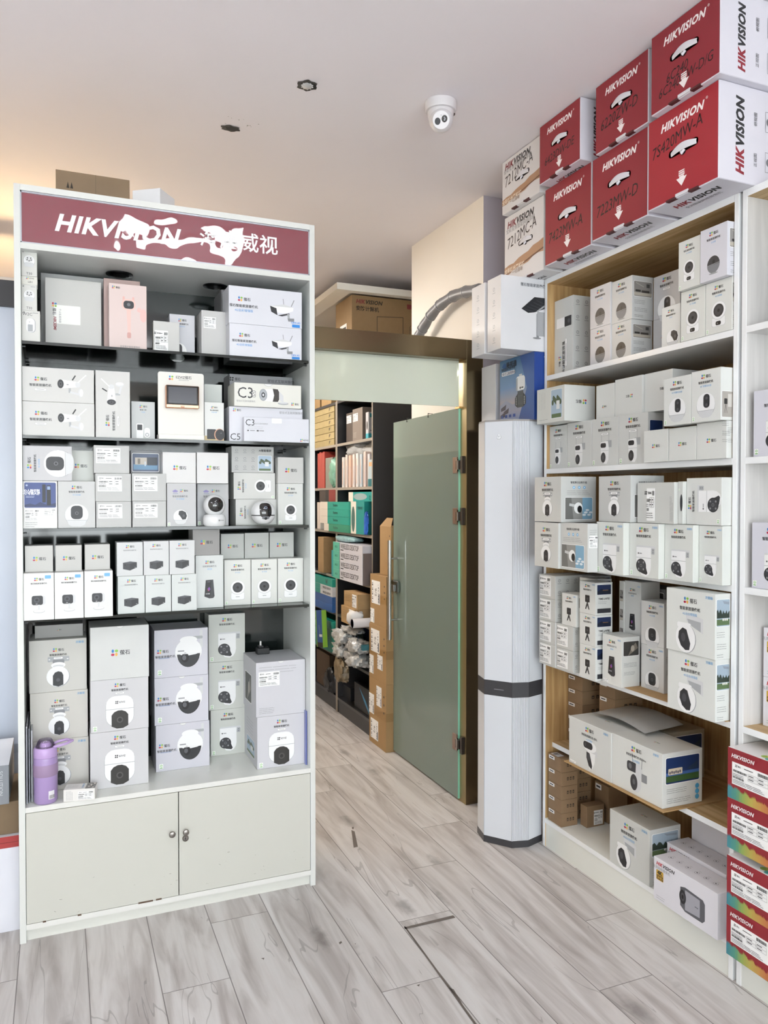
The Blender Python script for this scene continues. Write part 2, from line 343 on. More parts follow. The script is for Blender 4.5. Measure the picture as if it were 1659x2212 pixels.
def pic_sphere(q, shape='rr'):
    q.e(0, -.02, .48, .48, D3); q.e(0, 0, .47, .47, D1); q.p([(-.4, -.22), (.4, -.22), (.32, -.42), (.16, -.5), (-.16, -.5), (-.32, -.42)], D2); q.l(-.42, -.22, .42, -.22, .012, D4)
    if shape == 'rr': q.r(-.24, -.18, .48, .58, .17, INK); q.e(0, .08, .07, .07, '#606166'); q.e(0, .08, .04, .04, '#17181a')
    elif shape == 'slot': q.r(-.12, -.12, .32, .54, .14, INK); q.e(.04, .26, .06, .06, '#505156'); q.e(.04, .0, .06, .06, '#505156')
    else: q.p([(-.1, .38), (.1, .42), (.34, .3), (.42, .05), (.34, -.18), (.12, -.2), (-.02, .02), (-.14, .16)], INK); q.e(.2, .06, .08, .1, '#4a4b50')
def pic_base(q, face=INK):
    q.r(-.36, -.5, .72, .36, .08, D3); q.r(-.35, -.49, .7, .36, .08, D1); q.e(0, .14, .4, .38, D2); q.e(0, .15, .37, .36, D1); q.e(0, .15, .27, .27, face); q.e(0, .15, .2, .2, '#3c3d41'); q.e(0, .15, .07, .07, '#0f1012'); q.r(-.1, -.36, .2, .035, .0, D3)
def pic_base2(q): pic_base(q); q.r(-.15, -.46, .28, .17, .07, '#1b1c1f'); q.r(-.08, -.41, .05, .06, .02, '#77787c')
def pic_egg(q):
    q.e(0, 0, .42, .45, '#3b3b3e'); q.p([(.42 * math.cos(math.radians(a)), .45 * math.sin(math.radians(a))) for a in range(182, 360, 11)] + [(.42, .0)], '#7b7d82'); q.l(-.42, .0, .42, .04, .02, '#a6a8ad'); q.e(.02, .14, .09, .1, '#252527'); q.e(0, -.46, .3, .04, '#9b9ca0')
def pic_cube(q):
    q.p([(-.42, .2), (.02, .28), (.42, .22), (.0, .14)], '#4a4b50'); q.p([(-.42, .2), (.0, .14), (.0, -.3), (-.42, -.2)], '#333439'); q.p([(.0, .14), (.42, .22), (.42, -.12), (.0, -.3)], '#26272b'); q.r(-.32, .0, .06, .1, .02, '#17181b'); q.r(.28, -.12, .08, .02, 0, '#b9babd')
def pic_desk(q):
    q.r(-.38, -.02, .74, .56, .14, D2); q.r(-.4, -.02, .62, .56, .12, '#2a2b30'); q.e(-.12, .28, .16, .17, '#45464c'); q.e(-.12, .28, .08, .08, '#101114'); q.r(-.18, .03, .1, .03, 0, '#c9cacd'); q.r(-.05, -.34, .09, .34, .03, D2); q.e(0, -.4, .32, .1, D3); q.e(0, -.39, .3, .08, D1)
def pic_bullet(q):
    q.p([(-.42, .28), (.3, .2), (.42, .1), (.4, -.05), (-.42, -.14)], D1); q.e(.34, .07, .12, .14, D2); q.e(-.42, .07, .14, .21, '#232428'); q.e(-.42, .07, .07, .1, '#4c4d52'); q.e(-.42, .07, .04, .06, '#101114')
    q.l(.1, .27, .24, .5, .06, '#1f2023'); q.l(.34, .16, .72, .55, .05, D1); q.l(-.02, -.12, -.02, -.34, .1, D3); q.l(.0, -.3, .4, -.4, .09, D2); q.e(.46, -.32, .1, .2, D2); q.e(.5, -.32, .08, .18, D1); q.r(-.16, .03, .1, .04, .01, D4)
def pic_bullet2(q):
    q.l(.1, .3, .06, .62, .03, D4); q.l(.5, .25, .66, .6, .04, D4); q.p([(-.6, .2), (.1, .34), (.62, .2), (.6, .02), (.2, -.14), (-.5, -.1)], D1); q.p([(-.6, .2), (.1, .34), (.62, .2), (.1, .2)], D2); q.p([(-.64, .2), (-.3, .1), (-.24, -.26), (-.58, -.1)], INK); q.p([(-.24, -.26), (.4, -.1), (.42, -.18), (.0, -.3)], '#3a3b40'); q.l(.34, -.14, .38, -.44, .12, D3); q.p([(.3, -.38), (.66, -.36), (.66, -.52), (.34, -.54)], D4)
def pic_c3(q):
    q.p([(-.5, .3), (.25, .36), (.4, .25), (.4, -.25), (.25, -.36), (-.5, -.3)], D1); q.p([(.02, .36), (.3, .34), (.38, .2), (.38, -.22), (.3, -.34), (.02, -.34), (.1, 0)], '#38322f'); q.e(-.5, 0, .22, .32, '#8f9499'); q.e(-.5, 0, .2, .29, '#a9adb3'); q.e(-.5, 0, .1, .14, '#33363c'); q.e(-.5, 0, .05, .07, '#d5d8db'); q.p([(.4, .2), (.62, 0), (.62, -.34), (.44, -.3)], D2); q.e(.6, -.42, .3, .07, D3); q.e(.6, -.38, .26, .05, D2)
def pic_tripod(q):
    q.r(-.22, .08, .44, .44, .05, '#2a2b2e'); q.e(0, .3, .08, .08, '#4a4b50'); q.r(-.06, -.04, .12, .14, .03, '#2a2b2e'); q.p([(-.08, 0), (.08, 0), (.22, -.36), (.12, -.36), (0, -.12), (-.12, -.36), (-.22, -.36)], '#303134')
def pic_phone(q):
    q.p([(-.22, .5), (.2, .52), (.27, -.42), (.2, -.52), (-.02, -.54), (-.3, -.42)], '#35363b'); q.p([(-.22, .5), (.1, .5), (.04, -.44), (-.3, -.42)], '#1c1d21'); q.r(-.14, .38, .18, .05, .01, '#55565b'); q.p([(-.12, .02), (-.02, .12), (.04, -.02), (-.04, -.12)], '#7a4aa0'); q.p([(-.12, .02), (-.04, -.12), (-.1, -.1)], '#c04d3d'); q.f.text('10:08', *q._(-.11, -.27), size=.11 * q.k, c='#dadbe0')
def pic_dual(q, ant=1):
    q.r(.1, .12, .34, .3, .02, D3)
    if ant: q.l(-.22, .3, -.22, .78, .025, '#a9abae'); q.l(.26, .3, .26, .78, .025, '#a9abae')
    q.p([(-.28, .36), (.2, .4), (.26, .1), (.24, -.4), (.12, -.58), (-.06, -.56), (-.26, -.2)], D1); q.r(-.3, .1, .5, .26, .1, D1); q.r(-.28, .12, .36, .2, .08, INK); q.l(-.26, .0, .25, .0, .012, D3); q.e(-.1, -.3, .16, .22, INK); q.e(-.12, -.3, .07, .1, '#47484d')
def pic_dual2(q):
    q.r(.2, .0, .28, .22, .02, D2); q.e(.02, .32, .4, .22, D1); q.r(-.36, .2, .56, .26, .12, INK); q.e(-.24, .33, .06, .07, '#4a4b50'); q.p([(-.1, .1), (.36, .1), (.34, -.2), (.22, -.46), (.04, -.56), (-.14, -.2)], D1); q.p([(-.16, .08), (.02, .06), (.1, -.14), (.18, -.4), (.14, -.52), (-.02, -.44), (-.16, -.16)], INK); q.e(-.02, -.1, .09, .13, '#47484d')
def pic_dual3(q):
    q.l(-.16, .42, -.2, .72, .03, D4); q.l(.28, .3, .3, .66, .04, D3); q.r(-.46, .08, .5, .34, .1, '#3a3b40'); q.e(-.3, .25, .08, .1, '#6b6c70'); q.p([(.0, .42), (.2, .42), (.3, .2), (.3, -.05), (-.02, .06)], D2); q.r(.28, -.12, .26, .28, .02, D4); q.e(.0, -.26, .26, .32, D2); q.e(-.1, -.26, .18, .28, '#35363b'); q.e(-.1, -.24, .07, .1, '#5b5c61')
def pic_arm(q):
    q.p([(-.1, .5), (.5, .42), (.5, .02), (.1, .2), (-.1, .3)], D2); q.p([(-.06, .36), (.42, .32), (.42, .06), (.0, .22)], D3); q.r(-.42, .1, .5, .14, .05, D1); q.e(-.1, -.18, .36, .4, D3); q.e(-.12, -.17, .35, .4, D1); q.p([(-.36, -.02), (-.22, .1), (-.08, .06), (-.02, -.1), (.06, -.3), (.02, -.48), (-.12, -.5), (-.28, -.4), (-.38, -.2)], INK); q.e(-.2, -.16, .08, .12, '#47484d')
def pic_hikbullet(q):
    q.p([(-.5, .3), (-.3, .36), (.42, .3), (.5, .2), (.5, -.3), (.4, -.4), (-.3, -.4), (-.5, -.28)], '#5b5c62'); q.p([(-.3, .28), (.3, .24), (.3, -.3), (-.3, -.34)], '#a5a5ae'); q.e(-.4, .02, .14, .22, '#232428'); q.e(-.4, .02, .08, .13, '#4b4c52'); q.e(-.4, .02, .04, .07, '#0f1012'); q.r(.1, -.06, .14, .03, 0, '#6a6b72')
def pic_socket(q):
    q.e(0, .1, .34, .36, D3); q.e(0, .12, .33, .35, D1); q.e(0, .24, .24, .2, '#d9dadb')
    for x, y in ((-.1, .3), (.1, .3), (-.12, .18), (.12, .18), (0, .12)): q.r(x - .03, y - .035, .06, .08, .01, INK)
    q.r(-.28, -.28, .56, .3, .12, D2)
def pic_sensor(q): q.r(-.22, -.4, .46, .8, .2, D3); q.r(-.24, -.38, .44, .78, .2, D1); q.r(-.16, -.34, .26, .4, .04, D3); q.r(-.1, .18, .06, .03, 0, D4)
def pic_rabbit(q):
    q.r(-.14, .36, .05, .12, .02, '#e2b4ad'); q.r(.08, .36, .05, .12, .02, '#e2b4ad'); q.r(-.16, .16, .32, .26, .1, '#e9c3bb'); q.r(-.12, .19, .24, .19, .07, '#2e2f34'); q.e(0, .29, .04, .04, '#6a6b70'); q.p([(-.05, .16), (.05, .16), (.04, -.5), (-.02, -.5)], '#e9c3bb'); q.r(-.04, -.52, .09, .14, .03, '#cf9f98')
def pic_bell(q):
    q.r(-.4, -.5, .4, .9, .05, D1); q.r(-.36, .0, .3, .34, .02, '#26272b'); q.r(.06, -.45, .34, .6, .15, D1); q.e(.23, -.28, .12, .12, D3); q.e(.23, -.28, .07, .07, D1)
def pic_peep(q):
    q.f.rect(0, 0, q.f.w, q.f.h * .13, '#cdbb8f'); q.r(-.46, -.34, .5, .56, .05, '#2e2f33'); q.e(.24, -.08, .3, .34, '#c99a7e'); q.e(.27, -.08, .27, .31, '#2b2c30'); q.r(.3, .0, .05, .02, 0, '#b9babd')
def pic_bigdome(q):
    q.p([(-.12, .78), (.12, .78), (.1, .66), (-.1, .66)], D2); q.r(-.34, .1, .68, .6, .14, D1); q.p([(-.34, .1), (-.22, .1), (-.22, .66), (-.34, .6)], D3); q.e(-.02, .2, .05, .05, INK); q.r(.06, .18, .16, .05, 0, INK)
    q.p([(-.22, .08), (.22, .08), (.22, -.62), (-.22, -.62)], '#55575a'); q.p([(-.22, -.02), (-.42, -.2), (-.42, -.5), (-.22, -.62)], '#3c3e40'); q.p([(.22, -.02), (.42, -.2), (.42, -.5), (.22, -.62)], '#3c3e40')
    for i in range(9): q.l(-.16 + .04 * i, -.5, -.16 + .04 * i, -.1, .012, '#7c7f82')
    for s_ in (-.31, .31):
        for i in range(5): q.e(s_, -.2 - .07 * i, .04, .025, '#b5b8ba', seg=8)
def pic_solar(q):
    q.p([(-.5, .3), (.0, .72), (.5, .72), (.5, .4), (.0, .22), (-.24, .18)], '#2c2e33')
    for i in range(5): q.l(-.4 + .12 * i, .3 + .08 * i, -.05 + .14 * i, .24 + .06 * i, .012, '#50535a')
    q.l(.1, .25, .45, .5, .05, D3); q.r(.08, -.6, .1, .78, .02, D4); q.r(.1, -.55, .5, .8, .06, '#a9abaf'); q.e(.1, -.62, .16, .03, D4)
# ---------------------------------------------------------------- box artwork
def std(pic, k=.5, cy=.34, sub='', pl=False, ec=True, fl=False, ttl='智能家居摄像机', lx=.5, ly=.87, ts=.072, tc=INK, flip=1, cx=.5, kw=None, ls=1.0):
    def d(f):
        w, h = f.w, f.h; S = min(w, h * .85)
        pic(Pic(f, w * cx, h * cy, S * k * 1.15, flip), *(kw or ()))
        logo(f, w * lx, h * ly, S * .125 * ls)
        title(f, w * lx, h * ly - S * .15 * ls, S * ts * ls, ttl, tc)
        if sub: f.text(sub, w * lx, h * ly - S * .25 * ls, size=S * .058 * ls, c='#6fa9da')
        if pl: pill(f, w * lx, h * ly - S * .255 * ls, S * .27 * ls, S * .07 * ls)
        if ec: eco(f, w * .04, h * .03, S * .085)
        if fl: flow(f, S * .06)
    return d
def land(pic, k=.7, cx=.66, cy=.5, ttl='智能家居摄像机', sub='', pl=True, lx=.25):
    """wide box: words on the left, picture on the right"""
    def d(f):
        w, h = f.w, f.h; pic(Pic(f, w * cx, h * cy, h * k)); logo(f, w * lx, h * .66, h * .13); title(f, w * lx, h * .48, h * .085, ttl)
        if pl: pill(f, w * lx, h * .35, h * .32, h * .07)
        if sub: f.text(sub, w * lx, h * .36, size=h * .08, c='#5aa0dc')
    return d
def turned(fn, a): return lambda f: fn(f.rot(a))
def only_logo(k=.13, a=0, x=.5, y=.5):
    def d(f): g = f.rot(a); logo(g, g.w * x, g.h * y, min(g.w, g.h) * k)
    return d
def side_info(kind, y=.52, hh=.36):
    def d(f):
        w, h = f.w, f.h; photo(f, w * .07, h * y, w * .86, h * hh, kind); r = int(w * 1e4)
        greek(f, w * .1, h * (y - .09), w * .5, 3, h * .035, c='#77787b', seed=r); greek(f, w * .1, h * (y - .27), w * .6, 3, h * .035, c='#77787b', seed=r + 1); greek(f, w * .1, h * (y - .43), w * .4, 2, h * .035, c='#77787b', seed=r + 2)
    return d
def side_smart(f):
    w, h = f.w, f.h; f.text('智能算法全新升级', w * .5, h * .87, size=h * .055, c='#3a3b3f', bold=.015)
    for i in range(3): f.ell(w * (.36 + .15 * i), h * .76, h * .033, h * .033, '#6db3dd', 14); f.ell(w * (.36 + .15 * i), h * .76, h * .012, h * .018, '#eaf3fa', 8)
    for i in range(3): greek(f, w * .16, h * (.68 - .035 * i), w * .7, 1, 1, '#8b8c90', seed=i)
    photo(f, w * .1, h * .05, w * .8, h * .5, 2)
def icon_grid(nx, ny, c='#7a7b7f'):
    def d(f):
        for i in range(nx):
            for j in range(ny):
                x, y = f.w * (i + .5) / nx, f.h * (j + .6) / ny; r = min(f.w / nx, f.h / ny) * .16
                f.ell(x, y, r, r, c, 12); f.ell(x, y, r * .72, r * .72, f.bg, 12); f.line(x - r * .4, y - r * .3, x + r * .4, y + r * .3, r * .25, c); f.rect(x - r * 1.4, y - r * 2, r * 2.8, r * .25, c)
    return d
def side_text(f):
    w, h = f.w, f.h; greek(f, w * .12, h * .8, w * .7, 4, h * .04, seed=3); greek(f, w * .12, h * .5, w * .6, 3, h * .04, seed=4)
def sticker_art(mb, f, x, y, w, h, style=0):
    o = f.sub(x, y, w, h); n = o.n; m = mat('#f7f8f8', .35); c = [o.o, o.o + o.u * w, o.o + o.u * w + o.v * h, o.o + o.v * h]; t = n * .0009
    mb.face([p + t for p in c], m)
    for i in range(4): a, b = c[i], c[(i + 1) % 4]; mb.face([a, b, b + t, a + t], m)
    g = Face(mb, o.o + t - n * .0001, o.u, o.v, w, h); r = random.Random(int(w * 1e5) + style)
    if style in (0, 1):
        logo(g, w * .16, h * .86, h * .12, mono='#1c1d20'); g.rect(w * .33, h * .84, w * .24, h * .03, INK)
        for (bx, by, bw, bh) in ((.7, .78, .26, .14), (.04, .58, .36, .1), (.04, .3, .3, .09)):
            a = 0
            while a < bw: t_ = .006 + .012 * r.random(); g.rect(w * (bx + a), h * by, w * t_, h * bh, '#1c1d20'); a += t_ + .006 + .008 * r.random()
        for (a, b, c_, d_) in ((.45, .42, .97, .42), (.45, .72, .97, .72), (.45, .57, .97, .57), (.45, .42, .45, .72), (.97, .42, .97, .72), (.7, .42, .7, .72)): g.line(w * a, h * b, w * c_, h * d_, h * .008, '#5a5b5e')
        for i in range(3): greek(g, w * .04, h * (.22 - i * .065), w * .9, 1, 1, '#55565a', th=h * .018, seed=i)
        for i in range(4): g.rect(w * (.47 + .26 * (i % 2)), h * (.63 - .15 * (i // 2)), w * .13, h * .035, '#3a3b3f')
        greek(g, w * .04, h * .5, w * .3, 2, h * .06, '#55565a', th=h * .018, seed=9)
    elif style == 2:   # carton shipping label
        g.text('9/2' if h > w else '92', w * .5, h * .5, size=min(w, h) * .3, c='#1a1b1e', ang=-90)
        for i in range(9): g.rect(w * .06, h * (.06 + .1 * i), w * .12, h * (.03 + .04 * (i % 2)), '#4b4c50')
        for i in range(7): g.rect(w * .8, h * (.08 + .12 * i), w * .03 * (1 + i % 3), h * .07, '#8a8b8f')
        g.rect(w * .86, h * .06, w * .08, h * .4, '#1c1d20')
def box(name, w, d, h, base=GREY, front=None, side=None, left=None, top=None, bottom=None, stick=None, bev=.0009, loc=(0, 0, 0), rz=0, rot=None, parent=None, m=None, flap=False):
    mb = MB(); b = m or card(base); mb.box(0, w, 0, d, 0, h, b, bev=bev)
    fs = {'front': Face(mb, (0, 0, 0), (1, 0, 0), (0, 0, 1), w, h), 'side': Face(mb, (w, 0, 0), (0, 1, 0), (0, 0, 1), d, h), 'left': Face(mb, (0, d, 0), (0, -1, 0), (0, 0, 1), d, h),
          'top': Face(mb, (0, 0, h), (1, 0, 0), (0, 1, 0), w, d), 'bottom': Face(mb, (0, d, 0), (1, 0, 0), (0, -1, 0), w, d)}
    for k, fn in (('front', front), ('side', side), ('left', left), ('top', top), ('bottom', bottom)):
        fs[k].bg = base
        if fn: fn(fs[k])
    o = mb.build(name, parent, loc, rz, rot)
    for st in ([stick] if isinstance(stick, tuple) else (stick or [])):
        k, x, y, sw, sh = st[:5]; smb = MB(); f = fs[k]; f2 = Face(smb, f.o + f.n * 2e-5, f.u, f.v, f.w, f.h)
        sticker_art(smb, f2, f.w * x, f.h * y, f.w * sw, f.h * sh, st[5] if len(st) > 5 else 0); smb.build('barcode_sticker', o)
    if flap:   # tuck tab with a thumb notch at the upper rim
        fm = MB(); a = []
        for i in range(9): t = math.pi * i / 8; a.append((w / 2 + math.cos(t) * w * .06, h - .0005 - math.sin(t) * w * .035))
        g = Face(fm, (0, 0, 0), (1, 0, 0), (0, 0, 1), w, h); g.poly(a[::-1], '#9a9b9c'); a2 = [(x_ * .94 + w * .03, h - (h - y_) * .9) for x_, y_ in a]; g.poly(a2[::-1], '#e2e3e2'); fm.build('tuck_tab', o)
    return o

# ---------------------------------------------------------------- placing against the two display fronts
EPS = .0006
def L(kind, lab, zb, Y, d, x0, x1, yt, grp=None, name='camera_box', cat='box', rz=0, **kw):
    """box facing the shop in the left cabinet; x0 x1 yt measured on its front; returns its top height"""
    c_ = kw.get('base', GREY); kw['base'] = '#%02x%02x%02x' % tuple(int(int(c_[i:i + 2], 16) * .95) for i in (1, 3, 5))
    a = on(1, Y, x0, yt); b = on(1, Y, x1, yt + (x1 - x0) * .1); a[0] = max(a[0], -.1105); b[0] = min(b[0], .8862); w = b[0] - a[0] - .0008; h = a[2] - zb
    o = box(name, w, d, h - EPS, loc=(a[0], Y, zb), rz=rz, front=kind, **kw); tag(o, lab, cat, grp); L.o = o
    return a[2]
def R(kind, lab, zb, X, d, x0, x1, yt, grp=None, name='camera_box', cat='box', rz=0, xs=None, zt=None, chain=False, **kw):
    """box facing the aisle in the right shelving; x0 = far edge, x1 = near edge"""
    a = on(0, X, x0, yt); b = on(0, X, x1, yt); a[1] = min(a[1], 2.7872)
    if chain: a[1] = min(a[1], R.y[1] - .0004)
    b[1] = max(b[1], 1.7985); w = a[1] - b[1] - .0008; z = zt or a[2]
    if X > 1.80 and zb < 2.40: z = min([z] + [q_ - .0205 for q_ in (.803, 1.228, 1.622, 2.018, 2.428) if q_ - .03 > zb][:1])
    h = z - zb
    if xs: d = on(1, b[1], xs, yt)[0] - X
    o = box(name, w, d, h - EPS, loc=(X, a[1], zb), rz=-math.pi / 2 + rz, front=kind, **kw); tag(o, lab, cat, grp); R.o = o; R.y = (a[1], b[1])
    return z

# ---------------------------------------------------------------- the room
CEIL = 2.966
def floor_mat():
    m, nt, b = nodes('grey_wood_floor'); N = nt.nodes.new; K = nt.links.new
    tc = N('ShaderNodeTexCoord'); sx = N('ShaderNodeSeparateXYZ'); K(tc.outputs['Object'], sx.inputs[0])
    def mt(op, a, b_=None, c=None):
        n = N('ShaderNodeMath'); n.operation = op
        for i, v in enumerate((a, b_, c)):
            if v is None: continue
            if isinstance(v, (int, float)): n.inputs[i].default_value = v
            else: K(v, n.inputs[i])
        return n.outputs[0]
    u = mt('DIVIDE', mt('SUBTRACT', sx.outputs[0], .892), .2045); c = mt('FLOOR', u); fu = mt('FRACT', u)
    yy = mt('SUBTRACT', mt('SUBTRACT', sx.outputs[1], 2.146), mt('MULTIPLY', c, .336)); v = mt('DIVIDE', yy, 1.257); r = mt('FLOOR', v); fv = mt('FRACT', v)
    cb = N('ShaderNodeCombineXYZ'); K(c, cb.inputs[0]); K(r, cb.inputs[1]); wn = N('ShaderNodeTexWhiteNoise'); wn.noise_dimensions = '3D'; K(cb.outputs[0], wn.inputs[0])
    off = N('ShaderNodeVectorMath'); off.operation = 'SCALE'; K(wn.outputs['Color'], off.inputs[0]); off.inputs['Scale'].default_value = 40
    ad = N('ShaderNodeVectorMath'); K(tc.outputs['Object'], ad.inputs[0]); K(off.outputs[0], ad.inputs[1])
    def grain(s, sc_, det, dist):
        mp = N('ShaderNodeMapping'); mp.inputs['Scale'].default_value = s; K(ad.outputs[0], mp.inputs[0]); n = N('ShaderNodeTexNoise'); n.inputs['Scale'].default_value = sc_; n.inputs['Detail'].default_value = det; n.inputs['Distortion'].default_value = dist; K(mp.outputs[0], n.inputs['Vector']); return n.outputs['Fac']
    g1 = grain((14, 1.6, 1), 1.0, 6, 1.1); g2 = grain((120, 4, 1), 1.0, 4, .4)
    # thin dark cracks: where a slow noise crosses its middle value
    g3 = grain((9, 1.0, 1), 1.0, 2, .8); cr = mt('ABSOLUTE', mt('SUBTRACT', g3, .5)); crk = mt('LESS_THAN', cr, .0045)
    g4 = grain((3, 1.2, 1), 1.3, 2, 0); crk = mt('MULTIPLY', crk, mt('GREATER_THAN', g4, .47))
    ramp = N('ShaderNodeValToRGB'); K(g1, ramp.inputs[0]); E_ = ramp.color_ramp.elements
    E_[0].position = .3; E_[0].color = (*lin('#a9a29f'), 1); E_[1].position = .55; E_[1].color = (*lin('#d0ccca'), 1); e = E_.new(.75); e.color = (*lin('#dad8d7'), 1)
    base = N('ShaderNodeVectorMath'); base.operation = 'SCALE'; K(ramp.outputs[0], base.inputs[0])
    K(mt('ADD', mt('MULTIPLY', wn.outputs['Value'], .12), mt('ADD', .88, mt('MULTIPLY', g2, .14))), base.inputs['Scale'])
    # knots
    vo = N('ShaderNodeTexVoronoi'); mp = N('ShaderNodeMapping'); mp.inputs['Scale'].default_value = (5.2, 1.9, 1); K(ad.outputs[0], mp.inputs[0])
    dn = N('ShaderNodeTexNoise'); dn.inputs['Scale'].default_value = 30; K(tc.outputs['Object'], dn.inputs['Vector']); dv = N('ShaderNodeVectorMath'); dv.operation = 'SCALE'; dv.inputs['Scale'].default_value = .16; K(dn.outputs['Color'], dv.inputs[0])
    av = N('ShaderNodeVectorMath'); K(mp.outputs[0], av.inputs[0]); K(dv.outputs[0], av.inputs[1]); K(av.outputs[0], vo.inputs['Vector']); vo.inputs['Scale'].default_value = 1
    kn = N('ShaderNodeMapRange'); K(vo.outputs['Distance'], kn.inputs[0]); kn.inputs[1].default_value = .04; kn.inputs[2].default_value = .17; kn.inputs[3].default_value = .5; kn.inputs[4].default_value = 0
    seam = mt('MAXIMUM', mt('MAXIMUM', mt('LESS_THAN', fu, .009), mt('GREATER_THAN', fu, .994)), mt('LESS_THAN', fv, .0022))
    k = mt('MAXIMUM', mt('MULTIPLY', crk, .3), kn.outputs[0]); k = mt('MAXIMUM', k, mt('MULTIPLY', seam, .72))
    mx = N('ShaderNodeMix'); mx.data_type = 'RGBA'; K(k, mx.inputs[0]); K(base.outputs[0], mx.inputs[6]); mx.inputs[7].default_value = (*lin('#4d4644'), 1)
    K(mx.outputs[2], b.inputs['Base Color']); b.inputs['Roughness'].default_value = .42; b.inputs['Specular IOR Level'].default_value = .4
    bp = N('ShaderNodeBump'); bp.inputs['Strength'].default_value = .12; bp.inputs['Distance'].default_value = .003; K(g2, bp.inputs['Height']); K(bp.outputs[0], b.inputs['Normal'])
    return m
XL, XR, YF, YB = -2.6, 2.36, -4.0, 7.4
fm = MB(); fm.box(XL, 3.0, YF, YB, -.05, 0, floor_mat()); floor = struct(fm.build('floor'))
cm = MB(); plaster = mat('#efebf0', .8, noise=.02, scale=1.5)
# ceiling: flat over the shop, a shallow fold in the plaster behind the display cabinet
cm.face([(XL, YF, CEIL), (XL, 3.5, CEIL), (.5, 3.15, CEIL), (3.0, 3.15, CEIL), (3.0, YF, CEIL)], plaster)
cm.face([(XL, 3.5, CEIL), (XL, YB, CEIL - .5), (.5, YB, CEIL), (.5, 3.15, CEIL)], plaster); cm.face([(.5, 3.15, CEIL), (.5, YB, CEIL), (3.0, YB, CEIL), (3.0, 3.15, CEIL)], plaster)
cm.box(XL, 3.0, YF, YB, CEIL + .02, CEIL + .08, plaster); struct(cm.build('ceiling'))
wall = mat('#efe9df', .7, noise=.02, scale=3); wallr = mat('#c9c3cb', .6)
struct(simple('wall_left', None, XL - .1, XL, YF, YB, 0, CEIL + .02, wall)); struct(simple('wall_back', None, XL, 3.0, YB, YB + .1, 0, CEIL + .02, wall))
struct(simple('wall_right', None, XR, XR + .1, YF, 3.309, 0, CEIL, wall)); struct(simple('wall_stockroom', None, 2.9, 3.0, 4.16, YB, 0, CEIL, wall))
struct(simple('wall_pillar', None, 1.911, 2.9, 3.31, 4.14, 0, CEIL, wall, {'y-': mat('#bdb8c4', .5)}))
# shop front behind the camera: low wall, posts, lintel and glass
sf = MB(); sf.box(XL, XR, YF - .1, YF, 0, .3, wall); sf.box(XL, XR, YF - .1, YF, 2.6, CEIL, wall)
for x in (XL, -.2, XR - .08): sf.box(x, x + .08, YF - .1, YF, .3, 2.6, wall)
struct(sf.build('wall_front')); struct(simple('window_1', None, XL, XR, YF - .06, YF - .05, .3, 2.6, glass('shop_window', (.96, .98, .97))))
# bluish partition left of the cabinet
struct(simple('wall_partition', None, XL, -.15, 3.36, 3.42, 0, 2.24, mat('#cdd6e6', .3)))
struct(simple('trim_1', None, XL, -.14, 3.34, 3.44, 2.24, 2.34, mat('#3a3a3e', .5)))
struct(simple('baseboard_left', None, XL, -.15, 3.345, 3.36, .50, .535, mat('#aab2c2', .4)))
# ceiling lamps of the shop
def panel(x, y, w, d, lab, s=1):
    t = tag(empty('ceiling_panel_light', (x, y, CEIL - .012)), lab, 'ceiling light', 'panel lights over the shop floor')
    simple('frame', t, -w / 2 - .015, w / 2 + .015, -d / 2 - .015, d / 2 + .015, 0, .011, mat('#e8e8e8', .4)); simple('diffuser', t, -w / 2, w / 2, -d / 2, d / 2, -.004, 0, emis('#fbfcff', PANEL * s))
panel(.68, 1.17, .62, .34, 'flat panel light in the shop ceiling', .8); panel(-1.2, .9, .9, .5, 'flat panel light in the shop ceiling'); panel(.2, -1.3, 1.2, .5, 'flat panel light in the shop ceiling')
panel(.2, -3.0, 1.2, .5, 'flat panel light in the shop ceiling'); panel(-1.5, -1.6, .9, .5, 'flat panel light in the shop ceiling')
# stock room lamps (hung below the ceiling, hidden by the cabinet)
def batten(x, y, z, ln, lab, col, s, rz=0, hw=.03):
    t = tag(empty('hanging_tube_light', (x, y, z), rz), lab, 'ceiling light'); simple('housing', t, -ln / 2, ln / 2, -hw, hw, .04, .07, mat('#dddddd', .5))
    for q in (-ln * .35, ln * .35): simple('cable', t, q, q + .005, 0, .005, .07, CEIL - z - .002, mat('#444444', .6))
    m = MB(); M = Matrix.Rotation(math.pi / 2, 4, 'Y'); m.lathe([(.024, -ln / 2), (.024, ln / 2)], emis(col, s), 12, M); m.build('tube', t, (0, 0, .01))
batten(-.35, 4.7, 2.62, 1.3, 'warm hanging tube light behind the display cabinet', '#ffd79c', STOCK * .95)
batten(.60, 4.75, 2.42, 1.1, 'added tube light inside the doorway, unseen behind the cabinet', '#fffaf4', STOCK * 1.45, math.pi / 2, .14)  # added lamp, unseen, brightens the glass door and the stock room
batten(.82, 5.6, 2.5, 1.2, 'hanging tube light over the stock room aisle', '#fff8ee', STOCK * .8, 0, .12)
